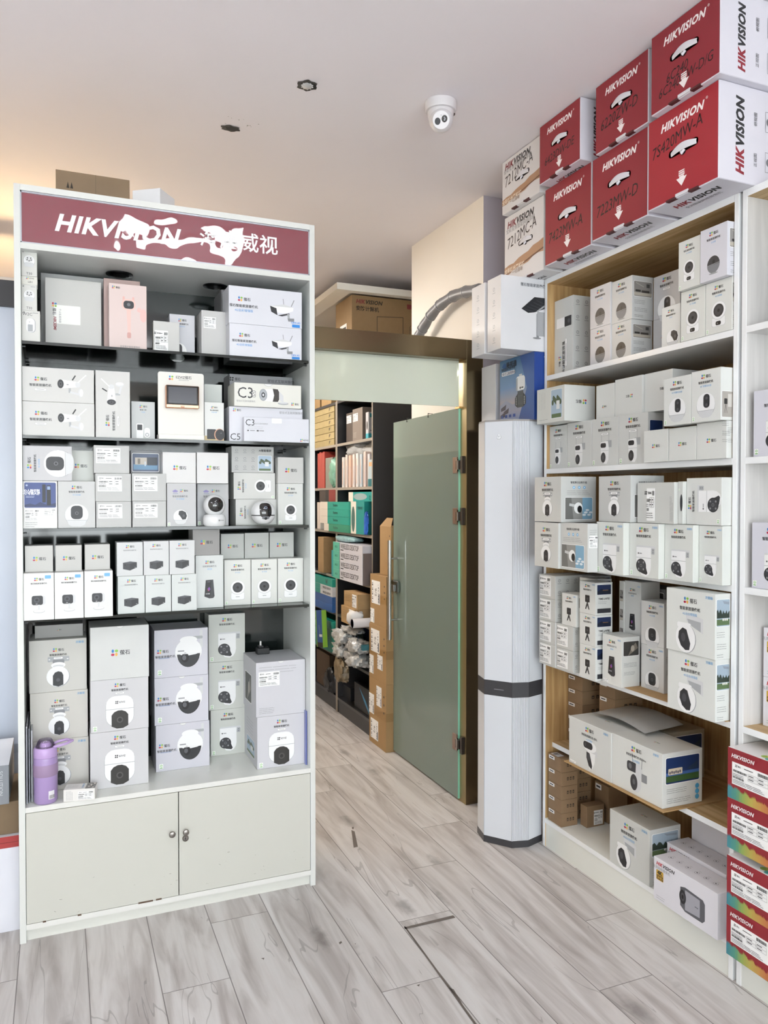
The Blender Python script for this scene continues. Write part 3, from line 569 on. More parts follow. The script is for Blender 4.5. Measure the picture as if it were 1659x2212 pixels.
# holes and old marks in the ceiling
pm = mat('#8d8986', .9)
def hole(x, y, rx, ry, lab, bulb):
    m = MB(); P = []
    for k in range(18): t = 2 * math.pi * k / 18; q = 1 + .13 * math.sin(k * 2.1); P.append((rx * q * math.cos(t), ry * q * math.sin(t)))
    m.face([(a, b, -.0015) for a, b in P][::-1], mat('#56534f', .9, noise=.5, scale=60)); m.face([(a * .72 + .008, b * .66, -.0022) for a, b in P][::-1], mat('#222222', .8))
    if bulb:
        for k in range(10): a = k * .628; m.tube([(0, 0, -.003), (.022 * math.cos(a), .022 * math.sin(a), -.004)], .0022, mat('#d8d8d8', .4), 5)
        m.lathe([(.0, -.009), (.016, -.007), (.02, -.002)], mat('#bdbdbd', .3), 14)
    return struct(m.build('trim_2' if bulb else 'trim_3', None, (x, y, CEIL)))
hole(.825, 2.675, .036, .036, '', 1); hole(.639, 3.10, .038, .026, '', 0)
mm = MB()
for k in range(14): x = .60 + .16 * random.random(); y = 3.0 + .13 * random.random(); s_ = .0015 + .003 * random.random(); mm.face([(x, y, CEIL - .001), (x + s_, y + s_ * .5, CEIL - .001), (x + s_ * 2, y, CEIL - .001), (x + s_, y - s_, CEIL - .001)][::-1], pm)
struct(mm.build('trim_4'))
# worn spots of the floor
fk = MB(); dk = mat('#6b635d', .8)
def spot(pts): fk.face([(*on(2, .0012, x, y)[:2], .0012) for x, y in pts][::-1], dk)
spot([(759, 1793), (766, 1796), (773, 1829), (764, 1831)]); spot([(760, 1787), (764, 1786), (764, 1791), (761, 1791)])
spot([(732, 2036), (737, 2033), (739, 2036), (734, 2040)]); spot([(766, 2038), (769, 2038), (768, 2040)]); spot([(564, 2070), (571, 2069), (570, 2073)])
spot([(900, 2128), (907, 2126), (905, 2131)]); spot([(873, 2003), (979, 1977), (984, 1982), (875, 2007)]); spot([(872, 2001), (876, 2001), (1030, 2212), (1024, 2212)])
spot([(968, 2132), (980, 2137), (1000, 2170), (985, 2152)])
for k in (fk.build('worn_spots', floor),): pass

# ================================================================ left display cabinet
Y0 = 2.848; CX0, CX1 = -.131, .907; CD = .40; T = .02; YBK = Y0 + CD
paint = mat('#dfe1de', .3); chip = chipped('worn_white_paint', '#dededa', '#6d5c4b', .64); sidep = mat('#dfe4e2', .12)
cab = tag(empty('display_cabinet', (0, 0, 0)), 'tall white display cabinet with red sign, glass shelves and two cupboard doors', 'cabinet')
wm = chipped('worn_white_edge', '#d8dad7', '#77685a', .70)
for x in (CX0, CX1 - T): simple('side_panel', cab, x, x + T, Y0, YBK, 0, 2.538, sidep, {'y-': wm}, .001)
simple('back_panel', cab, CX0 + T, CX1 - T, YBK - .012, YBK, .06, 2.5, mat('#1d2423', .08, spec=.8))
simple('top_board', cab, CX0 + T, CX1 - T, Y0, YBK - .012, 2.518, 2.538, paint)
soff = simple('sign_soffit', cab, CX0 + T, CX1 - T, Y0, YBK - .012, 2.326, 2.346, mat('#d5d7d6', .3), {'y-': wm})
# illuminated-style sign with glossy wavy film
sm, nt, b = nodes('red_sign_film'); b.inputs['Base Color'].default_value = (*lin('#7f0f2c'), 1); b.inputs['Roughness'].default_value = .28
b.inputs['Coat Weight'].default_value = 1; b.inputs['Coat Roughness'].default_value = .012; b.inputs['Coat IOR'].default_value = 2.1
nz = nt.nodes.new('ShaderNodeTexNoise'); nz.inputs['Scale'].default_value = 9; nz.inputs['Detail'].default_value = 1; tc = nt.nodes.new('ShaderNodeTexCoord'); nt.links.new(tc.outputs['Object'], nz.inputs['Vector'])
bp = nt.nodes.new('ShaderNodeBump'); bp.inputs['Strength'].default_value = .4; bp.inputs['Distance'].default_value = .012; nt.links.new(nz.outputs['Fac'], bp.inputs['Height']); nt.links.new(bp.outputs[0], b.inputs['Coat Normal'])
sg = MB(); sx0, sx1, sz0, sz1 = CX0 + T, CX1 - T, 2.347, 2.517; sg.box(sx0, sx1, Y0 + .006, Y0 + .012, sz0, sz1, sm); F_ = Face(sg, (sx0, Y0 + .006, sz0), (1, 0, 0), (0, 0, 1), sx1 - sx0, sz1 - sz0)
whi = mat('#f4f4f6', .3, coat=1)
def signtext(t, xa, xb, yc, sh, bold, sy=1.0):
    a = on(1, Y0, xa, yc); b_ = on(1, Y0, xb, yc + (xb - xa) * .14)
    F_.text(t, (a[0] + b_[0]) / 2 - sx0, (a[2] + b_[2]) / 2 - sz0, width=b_[0] - a[0], shear=sh, bold=bold, c='#f4f4f6', sy=sy)
signtext('HIKVISION', 118, 392, 476, .28, .035, 1.0); signtext('海康威视', 432, 601, 508, 0, .012, 1.0)
sg.build('sign_panel', cab)
fr = MB()
for (a, b_, c, d) in ((sx0, sx1, sz1 - .005, sz1), (sx0, sx1, sz0, sz0 + .003), (sx0, sx0 + .004, sz0, sz1), (sx1 - .004, sx1, sz0, sz1)): fr.box(a, b_, Y0 + .002, Y0 + .0058, c, d, mat('#b9bcc4', .3, metal=.6))
fr.build('sign_frame', cab)
for px in (258, 465):   # recessed spots in the soffit
    a = on(2, 2.326, px, 592 if px < 300 else 618); m = MB()
    m.lathe([(.048, 0), (.048, -.003), (.035, -.005), (.033, .0), (.0, -.001)], mat('#15171a', .25), 24); m.lathe([(.012, -.003), (.024, -.0035)], mat('#7b8086', .2, metal=.8), 16)
    m.build('recessed_spotlight', cab, (a[0], a[1], 2.3255))
G_TOP = glass('tinted_shelf_glass', (.72, .80, .76), fres=1.45); G_EDGE = mat('#0d1413', .08, spec=.6)
GZ = [2.024, 1.709, 1.395, 1.090]
for z in GZ:
    simple('glass_shelf', cab, CX0 + T + .001, CX1 - T - .001, Y0 + .012, YBK - .014, z - .010, z, G_TOP, {'y-': G_EDGE, 'x-': G_EDGE, 'x+': G_EDGE, 'y+': G_EDGE})
    for x, s in ((CX1 - T - .012, 1), (CX0 + T, -1)):
        for y in (Y0 + .04, YBK - .06):
            m = MB(); m.lathe([(.003, 0), (.003, .011)], mat('#555759', .3, metal=.9), 8, Matrix.Translation((x, y, z - .0145)) @ Matrix.Rotation(math.pi / 2, 4, 'Y')); m.build('shelf_pin', cab)
CZ = .458
simple('cupboard_top', cab, CX0 + T, CX1 - T, Y0, YBK - .012, CZ - .018, CZ, mat('#e6e8e2', .25), {'y-': chip}, .001)
simple('bottom_rail', cab, CX0 + T, CX1 - T, Y0 + .0005, YBK - .012, .043, .062, chip); simple('toe_kick', cab, CX0 + T, CX1 - T, Y0 + .02, Y0 + .035, 0, .043, mat('#d9dad4', .4))
xm = .3905
for x0, x1, hx in ((CX0 + T + .0015, xm - .0015, .366), (xm + .0015, CX1 - T - .0015, .414)):
    dr = simple('cupboard_door', cab, x0, x1, Y0 - .0005, Y0 + .017, .0635, .4385, chipped('worn_door_paint', '#c9c9c1', '#7f7f76', .70), {'y+': paint}, .001)  # door paint darker than the frame: weaker light low down put into the colour
    m = MB(); M = Matrix.Rotation(math.pi / 2, 4, 'X'); me = mat('#8f8a86', .3, metal=.9)
    m.lathe([(.005, 0), (.005, .010), (.0105, .013), (.0115, .017), (.010, .021), (.004, .023), (0, .023)], me, 20, M); m.build('door_knob', dr, (hx, Y0 - .001, .295))
    if x0 > .3:
        m = MB(); m.lathe([(.0115, 0), (.0115, .003), (.008, .006), (.007, .0035), (0, .0035)], me, 20, M); m.box(-.0012, .0012, -.0045, -.0035, -.004, .004, mat('#1a1a1a', .5)); m.build('lock', dr, (hx, Y0 - .001, .268))
# scuffs on the painted doors
sc_m = MB()
for k in range(26):
    x = random.uniform(-.09, .86); z = random.choice([random.uniform(.07, .3), random.uniform(.07, .15)]); a = random.uniform(-.6, .6); l = random.uniform(.002, .009); t = random.uniform(.0005, .0012)
    dx, dz = l * math.cos(a), l * math.sin(a); y = Y0 - .0009; sc_m.face([(x, y, z), (x + dx, y, z + dz), (x + dx, y, z + dz + t), (x, y, z + t)], mat(random.choice(['#6f6a60', '#9b988e', '#4e4943']), .7))
for x, z, l in ((.25, .0635, .05), (.31, .064, .02), (.05, .0625, .012), (-.06, .063, .01)): sc_m.box(x, x + l, Y0 - .0008, Y0, z - .0035, z + .0025, mat('#5f4d3f', .8))
sc_m.build('paint_scuffs', cab)

# ---- boxes on the glass shelves
S1, S2, S3, S4, S5 = [g_ + .0004 for g_ in GZ + [CZ]]
def small(pic, txt, top='c'):
    def d(f):
        w, h = f.w, f.h; logo(f, w * .2, h * .93, w * .1, mono=INK, txt=None); f.rect(w * .6, h * .92, w * .3, w * .03, D4)
        if pic: pic(Pic(f, w * .5, h * .52, w * 1.05))
        f.text(txt, w * .5 if top == 'c' else w * .05, h * .1 if top == 'c' else h * .88, size=w * .24, c='#4a4b4f', align=top)
    return d
z = L(small(pic_sensor, 'W2C', 'l'), 'small white W2C motion sensor box, foot of the leftmost top-shelf stack', S1, 2.875, .06, 36.7, 87, 668, base=PALE, name='sensor_box')
z = L(small(pic_socket, 'T30'), 'small white T30 socket box directly on the W2C sensor box', z, 2.88, .06, 36, 80, 612, base=PALE, name='socket_box')
z = L(lambda f: (logo(f, f.w * .5, f.h * .78, f.w * .16, txt='EZVIZ'), f.text('LB1', f.w * .55, f.h * .35, size=f.w * .2, c=INK)), 'thin white LB1 box squeezed between the two T30 socket boxes', z, 2.885, .055, 37, 81, 594, base='#efeee6', name='bulb_box')
z = L(small(pic_socket, 'T30'), 'topmost small white T30 socket box under the red sign', z, 2.885, .06, 38.8, 80.2, 537.5, base=PALE, name='socket_box')
def nas(f):
    w, h = f.w, f.h; f.rr(w * .17, h * .36, w * .46, h * .26, .003, '#cfcfcb'); f.rr(w * .16, h * .37, w * .46, h * .26, .003, '#f3f3f0'); g = f.rot(-90)
    logo(g, g.w * .42, w * .16, w * .09); g.text('HIKSEMI', g.w * .63, w * .17, size=w * .07, c='#8c2230', bold=.03, shear=.2); g.text('个人私有网盘', g.w * .52, w * .26, size=w * .045, c=MID)
L(nas, 'large shrink-wrapped grey storage box at the left of the top shelf', S1, 3.0, .075, 97, 219, 598, base='#dededa', name='storage_box')
L(None, 'wide grey box behind the shrink-wrapped storage box', S1, 3.085, .1, 88, 226, 588, base='#c9c9c9', name='storage_box')
def baby(f):
    w, h = f.w, f.h; f.ell(w * 1.0 - w * .09, h * .55, w * .09, h * .1, '#e7bdb8'); f.ell(w * .8, h * .63, w * .06, h * .035, '#e7bdb8')
    pic_rabbit(Pic(f, w * .52, h * .52, h * .62)); logo(f, w * .18, h * .94, w * .08); f.text('宝宝看护智能摄像机', w * .55, h * .07, size=w * .06, c=MID)
PINK = '#f0dcd8'
L(baby, 'pink baby camera box with rabbit-eared camera picture', S1, 2.93, .05, 235, 317, 610, base=PINK, name='baby_camera_box')
L(None, 'dusty pink box standing behind the rabbit-eared camera box', S1, 2.99, .05, 224, 303, 600, base='#cfb4ad', name='baby_camera_box')
L(None, 'short grey box with a barcode label on the top shelf', S1, 2.95, .036, 331, 388, 692, base='#dcdcda', stick=('front', .06, .12, .5, .6))
L(std(pic_sphere, k=.7, cy=.14, cx=.3, ec=False, sub='室内云台'), 'narrow silver camera box standing between two barcode-labelled boxes, top shelf', S1, 2.99, .08, 366, 421, 677, base=SILV)
L(None, 'tall grey box with small white barcode label, right of top-shelf middle', S1, 2.93, .11, 435, 494, 669, base='#d4d4d2', stick=('front', .08, .62, .45, .24))
ap = lambda f: (land(pic_bullet2, .52, .72, .45, '萤石智能家居摄像机', '4G全彩增强版', False, .2)(f), f.rr(f.w * .86, f.h * .02, f.w * .11, f.h * .08, .002, '#2e86d8'), f.text('C8W-4G', f.w * .91, f.h * .15, size=f.h * .07, c='#2e86d8', bold=.02))
z = L(ap, 'lower of two wide white outdoor camera boxes, top shelf right', S1, 2.868, .12, 495.5, 652, 697, base='#e9ebf4', grp=None, flap=False)
z = L(ap, 'upper of two wide white outdoor camera boxes, top shelf right', z, 2.868, .12, 494, 652.5, 615, base='#e9ebf4')
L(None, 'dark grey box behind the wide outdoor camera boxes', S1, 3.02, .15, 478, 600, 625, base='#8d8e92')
# second shelf
g8 = land(pic_bullet, .62, .66, .5)
z = L(g8, 'lower of two wide grey bullet camera boxes, second shelf left', S2, 2.866, .15, 41, 204.5, 865, base='#dcddda'); z = L(g8, 'upper of two wide grey bullet camera boxes, second shelf left', z, 2.866, .15, 40, 203.5, 790, base='#dcddda')
L(turned(land(pic_bullet, .62, .66, .5), 90), 'grey bullet camera box stood on end, second shelf', S2, 2.866, .12, 206, 281, 799, base='#dcddda')
L(std(pic_bell, k=.62, cy=.24, ec=False, ttl='智能门铃', sub='可视版'), 'small silver video doorbell box beside the upright bullet camera box', S2, 2.9, .07, 283.5, 335, 866, base='#d0d3d4', name='doorbell_box')
L(lambda f: None, 'glossy silver box behind the peephole viewer box', S2, 2.95, .08, 441, 480, 829, base='#d2d8d3')
L(std(pic_peep, k=.8, cy=.2, cx=.55, ec=False, ttl='萤石智能猫眼', sub='电池标准版'), 'white digital peephole viewer box right of the screen stand', S2, 2.885, .05, 441.5, 484, 868, base='#eceeec', name='peephole_box')
def c5(f):
    w, h = f.w, f.h; logo(f, w * .1, h * .9, h * .09); f.text('壁挂式互联网摄像机', w * .84, h * .88, size=h * .08, c=D4); f.text('C5', w * .08, h * .14, size=h * .26, c='#3a3b3f')
z = L(c5, 'large white C5 wall camera box lying under the C3S box', S2, 2.885, .16, 495, 654, 877, base='#e8e9f2')
def c3s(f):
    w, h = f.w, f.h; f.text('C3', w * .16, h * .58, size=h * .6, c='#35363a', sy=1.1); f.rr(w * .26, h * .4, w * .055, h * .28, w * .02, '#5a5b5f'); f.rr(w * .266, h * .42, w * .043, h * .24, w * .017, '#efefe8'); f.text('S', w * .2875, h * .54, size=h * .25, c='#35363a')
    f.text('壁挂式互联网摄像机', w * .17, h * .22, size=h * .09, c=MID); pic_c3(Pic(f, w * .56, h * .52, h * .8)); logo(f, w * .9, h * .18, h * .13)
z = L(c3s, 'white C3S bullet camera box on top of the C5 box', z, 2.868, .12, 506, 651, 825, base='#f0f0e9', flap=True)
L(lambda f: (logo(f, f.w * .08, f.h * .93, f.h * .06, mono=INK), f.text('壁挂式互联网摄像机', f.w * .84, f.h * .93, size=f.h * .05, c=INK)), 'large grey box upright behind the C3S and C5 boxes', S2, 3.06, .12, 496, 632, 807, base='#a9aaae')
def c3w(f):
    w, h = f.w, f.h; f.text('C3', w * .09, h * .78, size=h * .34, c='#35363a', sy=1.1); f.text('壁挂式互联网摄像机', w * .25, h * .74, size=h * .07, c=MID); greek(f, w * .05, h * .6, w * .24, 2, h * .07, c='#b6b7ba'); f.rect(w * .05, h * .42, w * .02, h * .05, INK); f.rect(w * .09, h * .43, w * .07, h * .03, MID); f.rect(w * .19, h * .42, w * .03, h * .05, INK); f.rect(w * .23, h * .43, w * .07, h * .03, MID)
    logo(f, w * .91, h * .1, h * .12, txt='EZVIZ'); f.rr(w * .42, h * .78, w * .15, h * .2, .002, '#fdfdfd')
L(c3w, 'white C3 camera box lying in front of the C5 box', S2, 2.8545, .028, 527, 668, 900, base='#e6e8f0')
# third shelf
z = L(std(pic_sphere, k=.58, cy=.28, ec=False, sub='3K 云台版', ls=.85), 'grey dome camera box beside the blue-fronted lock box, third shelf', S3, 2.868, .12, 124.7, 206, 1039, base='#d2d3d4')
def lock(f):
    w, h = f.w, f.h; f.rr(w * .04, h * .44, w * .92, h * .53, .004, '#3c4d86'); f.poly([(w * .04, h * .5), (w * .2, h * .53), (w * .35, h * .5), (w * .5, h * .56), (w * .7, h * .5), (w * .96, h * .54), (w * .96, h * .46), (w * .04, h * .46)], '#27345e')
    f.rr(w * .56, h * .55, w * .1, h * .38, .002, '#20242e'); f.rr(w * .69, h * .49, w * .12, h * .42, .002, '#17181e'); f.rr(w * .705, h * .82, w * .09, h * .07, .001, '#8ba0c4')
    f.text('3D人脸识别', w * .24, h * .8, size=h * .062, c='#eef2fa', bold=.03); f.text('4寸可视大屏', w * .24, h * .74, size=h * .062, c='#eef2fa', bold=.03); greek(f, w * .08, h * .68, w * .25, 2, h * .025, c='#c5d0ea'); f.ell(w * .11, h * .91, w * .03, w * .03, '#aab8dd'); greek(f, w * .06, h * .12, w * .35, 3, h * .04)
zz = L(lock, 'white smart lock box with blue picture front, third shelf left', S3, 2.866, .12, 41, 124, 1038.5, base='#efefee', name='lock_box', stick=[('front', .05, .16, .42, .25), ('front', .6, .27, .34, .14)])
L(turned(std(pic_sphere, k=.72, cy=.28, ec=False, sub='3K 云台版'), 90), 'grey dome camera box lying on its side over the lock box', max(z, zz) + .0004, 2.868, .1, 39, 156, 961.5, base='#cfcfd2')
L(only_logo(.2, 0, .45, .5), 'plain white logo box behind the sideways dome camera box', max(z, zz) + .0004, 2.95, .1, 150, 203, 972, base='#eef1ea')
lb = dict(base='#c6c7c6', stick=('front', .06, .36, .68, .54), name='labelled_box')
z1 = L(None, 'bottom left labelled grey box of the third-shelf pile of five', S3, 2.866, .13, 207.5, 284, 1083, **lb); z1 = L(None, 'middle left labelled grey box of the third-shelf pile of five', z1, 2.866, .13, 206, 283.5, 1022, **lb)
L(None, 'topmost labelled grey box of the third-shelf pile of five', z1, 2.866, .13, 202.5, 280, 961, **lb)
z2 = L(None, 'bottom right labelled grey box of the third-shelf pile of five', S3, 2.866, .13, 286, 359.5, 1082, **lb); z2 = L(None, 'upper right labelled grey box of the third-shelf pile of five', z2, 2.866, .13, 285, 359.5, 1022, **lb)
L(lambda f: photo(f, f.w * .04, f.h * .08, f.w * .9, f.h * .8, 8), 'grey box with house and pool picture above the labelled pile', z2, 2.93, .09, 282, 348, 972, base='#8f9095', name='picture_box')
def twologo(f):
    w, h = f.w, f.h; S = w; f.poly([(w * .18, h * .82), (w * .28, h * .86), (w * .38, h * .82), (w * .34, h * .79), (w * .22, h * .79)], '#8d86b8'); f.rect(w * .2, h * .76, w * .18, h * .008, '#5a6aa0'); f.rect(w * .43, h * .77, .0007, h * .09, D4); logo(f, w * .58, h * .83, S * .1); title(f, w * .45, h * .7, S * .075, c='#6b6c70'); f.text('2K+双摄版', w * .45, h * .64, size=S * .06, c='#6fa9da'); eco(f, w * .02, h * .02, S * .09)
def kf(f): twologo(f); pic_sphere(Pic(f, f.w * .46, f.h * .23, f.w * .52), 'tear')
z = L(kf, 'grey round camera box under a white logo box, right of the labelled pile', S3, 2.868, .11, 360.5, 424, 1043.5, base='#cacbcd'); L(only_logo(.16, 0, .5, .5), 'left of the two square white logo boxes, third shelf', z, 2.868, .11, 351, 423.5, 976, base='#e6e6e6')
z = L(lambda f: (twologo(f),), 'grey camera box behind the round-faced white demo camera', S3, 2.916, .11, 426, 494, 1044.5, base='#cacbcd'); L(only_logo(.16, 0, .5, .5), 'right of the two square white logo boxes, third shelf', z, 2.868, .11, 425, 493.5, 976.5, base='#e6e6e6')
z = L(turned(std(pic_base, k=.6, cy=.3, ec=False, sub='2K 云台'), 90), 'grey camera box lying behind the spherical demo camera', S3, 2.929, .11, 509, 599, 1078, base='#dcdeda')
z = L(turned(std(pic_base, k=.55, cy=.3, sub='2K 云台'), 90), 'grey camera box on its side, middle of the stack above the spherical camera', z, 2.929, .11, 504.5, 595, 1020.5, base='#dcdeda')
def grid9(f): f.bg = '#c9cac9'; g = f.sub(f.w * .02, f.h * .03, f.w * .58, f.h * .94); g.bg = '#c9cac9'; icon_grid(3, 3)(g); photo(f, f.w * .62, f.h * .06, f.w * .33, f.h * .6, 5); f.text('AI智能看家', f.w * .79, f.h * .85, size=f.h * .1, c='#3a3b3f', bold=.02)
L(grid9, 'grey box back with nine icons, top of its stack on the third shelf', z, 2.929, .11, 500, 591.5, 963, base='#c9cac9')
z = L(std(pic_base, k=.55, cy=.3, sub='2K 云台'), 'small upright camera box at the right end of the third shelf', S3, 2.90, .11, 600.5, 655, 1044, base='#dfe1de')
L(only_logo(.18, 0, .5, .5), 'shrink-wrapped square box over the rightmost third-shelf camera box', z, 2.90, .11, 600, 656, 987, base='#d0d0ce')
# fourth shelf
desk = std(pic_desk, k=.52, cy=.33, ec=False, ttl='萤石智能家居摄像机', ts=.06)
for i, (a, b_, y, yb, lab) in enumerate(((50.6, 117, 1239, 1179, 'left'), (117.5, 181, 1237, 1178, 'middle'), (182, 244, 1234, 1176, 'right'))):
    def dk(f): desk(f); f.rr(f.w * .7, f.h * .88, f.w * .2, f.h * .07, .002, '#6fb0de')
    zt = L(dk, '%s of three front white desk-camera boxes, fourth shelf' % lab, S4, 2.832, .09, a, b_, y, base='#eff0ef'); a_ = on(1, 2.832, a, y)
    L(only_logo(.18), '%s of three wrapped logo boxes on the desk-camera boxes' % lab, zt, 2.87, .1, a + 3 - i, b_ - 2 - i * 2, yb, base='#cfcfcc')
cube = std(pic_cube, k=.55, cy=.3, ec=False, ttl='智能家居电池摄像机', ts=.055, tc=D4)
for (a, b_, y), (c, d_, y2), lab in (((254, 313, 1245), (252, 309, 1171.5), 'left'), ((313.8, 370, 1243), (310, 365.3, 1169), 'middle'), ((371, 425.5, 1241), (366, 421, 1167.5), 'right')):
    z = L(cube, '%s silver black-cube camera box of the lower row of three' % lab, S4, 2.868, .09, a, b_, y, base='#dee3e2'); L(cube, '%s silver black-cube camera box of the upper row of three' % lab, z, 2.868, .09, c, d_, y2, base='#dcdfe0')
z = L(std(pic_phone, k=.56, cy=.36, ec=False, ttl='视频通话摄像机', sub='通话版', tc=MID), 'silver video-call camera box with black clock screen picture, fourth shelf', S4, 2.905, .08, 422.5, 483, 1200, base='#dfe3e2')
L(only_logo(.18), 'grey wrapped square box over the video-call camera box', z, 2.905, .1, 416, 475, 1143.5, base='#9c9a99')
ptb = std(pic_base, k=.62, cy=.33, sub='2K 云台')
for (a, b_, y), (c, d_, y2), lab in (((484.5, 542, 1210), (477, 527.5, 1153), 'left'), ((543, 599, 1208.5), (528.5, 581, 1151), 'middle'), ((600, 655.5, 1206.5), (582.5, 635, 1150), 'right')):
    z = L(ptb, '%s of the three white round-camera boxes, fourth shelf right' % lab, S4, 2.935, .1, a, b_, y, base='#e9ebe7'); L(only_logo(.17), '%s of three wrapped logo boxes above the round-camera boxes' % lab, z, 2.985, .1, c, d_, y2, base='#c9ccc9')
# cupboard top
br = std(pic_bracket, k=.5, ls=.72, cy=.32, pl=True, ec=False, fl=True, ly=.8)
z = L(br, 'bottom bracket-camera box behind the purple bottle', S5, 2.98, .155, 65, 192, 1604, base='#dbd9d2'); z = L(br, 'middle bracket-camera box of the leftmost cupboard-top stack', z, 2.98, .155, 64.5, 190, 1499, base='#dbd9d2')
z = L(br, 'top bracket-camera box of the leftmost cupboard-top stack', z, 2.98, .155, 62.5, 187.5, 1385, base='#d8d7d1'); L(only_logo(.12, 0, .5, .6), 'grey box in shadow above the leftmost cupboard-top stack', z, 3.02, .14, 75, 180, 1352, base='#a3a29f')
ar = std(pic_arch, k=.6, ls=.72, cy=.36, pl=True, ly=.88)
z = L(ar, 'bottom box with arched-lens camera picture, second cupboard-top stack', S5, 2.93, .17, 194.5, 321, 1585, base='#dcdce0'); z = L(ar, 'middle box with arched-lens camera picture, second cupboard-top stack', z, 2.93, .17, 195, 321, 1471, base='#dcdce0')
L(only_logo(.13), 'plain white logo box on the arched-lens camera stack', z, 2.925, .17, 194.5, 322, 1356, base='#dfe1e0', flap=True)
def dm(f): pic_dome(Pic(f, f.w * .66, f.h * .46, f.h * .6)); logo(f, f.w * .15, f.h * .55, f.h * .09); title(f, f.w * .2, f.h * .44, f.h * .058); f.rect(f.w * .08, f.h * .4, f.w * .2, f.h * .015, '#9aa8c8'); eco(f, f.w * .06, f.h * .06, f.h * .08)
z = L(dm, 'bottom black-dome camera box in the three-high lilac stack', S5, 3.03, .17, 336.5, 453, 1568, base='#dcdde6', flap=True); z = L(dm, 'middle black-dome camera box in the three-high lilac stack', z, 3.03, .17, 333.5, 450.5, 1466, base='#dcdde6', flap=True); L(dm, 'top black-dome camera box in the three-high lilac stack', z, 3.03, .17, 333, 449.5, 1362, base='#dcdde6')
cp = std(pic_capsule, k=.58, cy=.36, ly=.88, ls=.85, kw=(1, 0))
z = L(cp, 'bottom pale capsule-camera box of the fourth cupboard-top stack', S5, 3.13, .1, 455, 530, 1535, base='#dbdfd8'); z = L(cp, 'middle pale capsule-camera box of the fourth cupboard-top stack', z, 3.13, .1, 451, 529, 1432, base='#dbdfd8'); L(cp, 'top pale capsule-camera box of the fourth cupboard-top stack', z, 3.13, .1, 450.5, 529.5, 1328, base='#dbdfd8')
def sidepic(f): photo(f, f.w * .2, f.h * .12, f.w * .6, f.h * .34, 5); greek(f, f.w * .2, f.h * .8, f.w * .5, 5, f.h * .06)
z = L(ar, 'large lilac arched-lens camera box, bottom right of the cupboard top', S5, 2.91, .22, 555.5, 660.5, 1550, base='#dddde3', left=sidepic)
def bk(f): greek(f, f.w * .06, f.h * .9, f.w * .75, 3, f.h * .05, seed=5); greek(f, f.w * .06, f.h * .15, f.w * .3, 4, f.h * .03, seed=6)
z = L(bk, 'large lilac box turned label-side out under the black plug adapter', z, 2.91, .22, 553, 661, 1432, base='#dddde3', left=lambda f: photo(f, f.w * .15, f.h * .15, f.w * .5, f.h * .55, 4), stick=('front', .05, .56, .42, .26), flap=True)
TOPA = z
a = on(2, TOPA, 566, 1415); ad = tag(empty('power_adapter', (a[0] - .018, a[1] + .01, TOPA)), 'black plug adapter with metal prongs lying on a lilac box', 'adapter')
simple('body', ad, 0, .052, 0, .03, 0, .027, mat('#17181b', .35), bev=.003); simple('plug_base', ad, .008, .028, .004, .024, .027, .035, mat('#17181b', .35), bev=.001)
for y in (.008, .017): simple('prong', ad, .014, .020, y, y + .0015, .035, .052, mat('#c9cacc', .2, metal=1))
# booklets leaning at both ends
for i in range(3): o = simple('leaflet', None, 0, .004, 0, .2 - .01 * i, 0, .265 - .01 * i, card(('#b9bdc6', '#8b8f99', '#c9ccd3')[i])); o.location = (-.1085 + i * .0075, 2.885 + .008 * i, S5); tag(o, ('outermost', 'middle', 'innermost')[i] + ' grey leaflet standing against the cabinet side behind the bottle', 'leaflet', None)
o = simple('leaflet', None, 0, .005, 0, .2, 0, .21, card('#8f97c9'), {'y-': card('#6a73b4')}); o.location = (.8808, 2.89, S5); tag(o, 'blue leaflet standing beside the lower lilac box at the right', 'leaflet')

# ---- bottle
a = on(2, CZ, 99, 1731); bt = tag(empty('water_bottle', (a[0], a[1], CZ)), 'lilac insulated bottle with clear lid and carry loop on the cupboard top', 'bottle')
lil = mat('#a991c4', .32, coat=.3); lil2 = mat('#bfa3d6', .35)
def lt(name, prof, m_, parent, seg=32, **k): m = MB(); m.lathe(prof, m_, seg); return m.build(name, parent, **k)
lt('body', [(.0, .001), (.034, .001), (.038, .006), (.0385, .15), (.037, .156), (.0, .156)], lil, bt); lt('grip_band', [(.0387, .094), (.0398, .096), (.0398, .132), (.0387, .134)], mat('#9f87a8', .6), bt)
cpb = lt('screw_cap', [(.0, .1565), (.0375, .1565), (.0385, .16), (.0378, .184), (.034, .19), (.0, .19)], lil2, bt); lt('spout', [(.018, .19), (.018, .197), (.014, .204), (0, .204)], lil2, bt)
lt('clear_lid', [(.031, .191), (.026, .206), (.020, .2145), (.0, .216)], glass('lilac_clear_plastic', (.94, .90, .96), .06, (.8, .74, .86)), bt)
m = MB(); m.tube([(.026, -.014, .188), (.04, -.02, .192), (.068, -.016, .197), (.086, 0, .2), (.068, .016, .201), (.04, .018, .197), (.026, .012, .192)], .005, lil2, 8); m.build('carry_loop', bt)
m = MB(); Pn = [(.0392 * math.sin(math.radians(t)), -.0392 * math.cos(math.radians(t))) for t in range(14, 50, 6)]
for i in range(len(Pn) - 1): m.face([(*Pn[i], .018), (*Pn[i + 1], .018), (*Pn[i + 1], .046), (*Pn[i], .046)], mat('#ece9ef', .5))
for i in range(9): t = math.radians(18 + 3.2 * i); t2 = t + .02 + .012 * (i % 2); r_ = .0394; m.face([(r_ * math.sin(t), -r_ * math.cos(t), .02), (r_ * math.sin(t2), -r_ * math.cos(t2), .02), (r_ * math.sin(t2), -r_ * math.cos(t2), .032), (r_ * math.sin(t), -r_ * math.cos(t), .032)], mat('#333333', .6))
m.build('price_sticker', bt)
a = on(2, CZ, 137, 1733); b_ = on(2, CZ, 205, 1728); w = math.hypot(b_[0] - a[0], b_[1] - a[1])
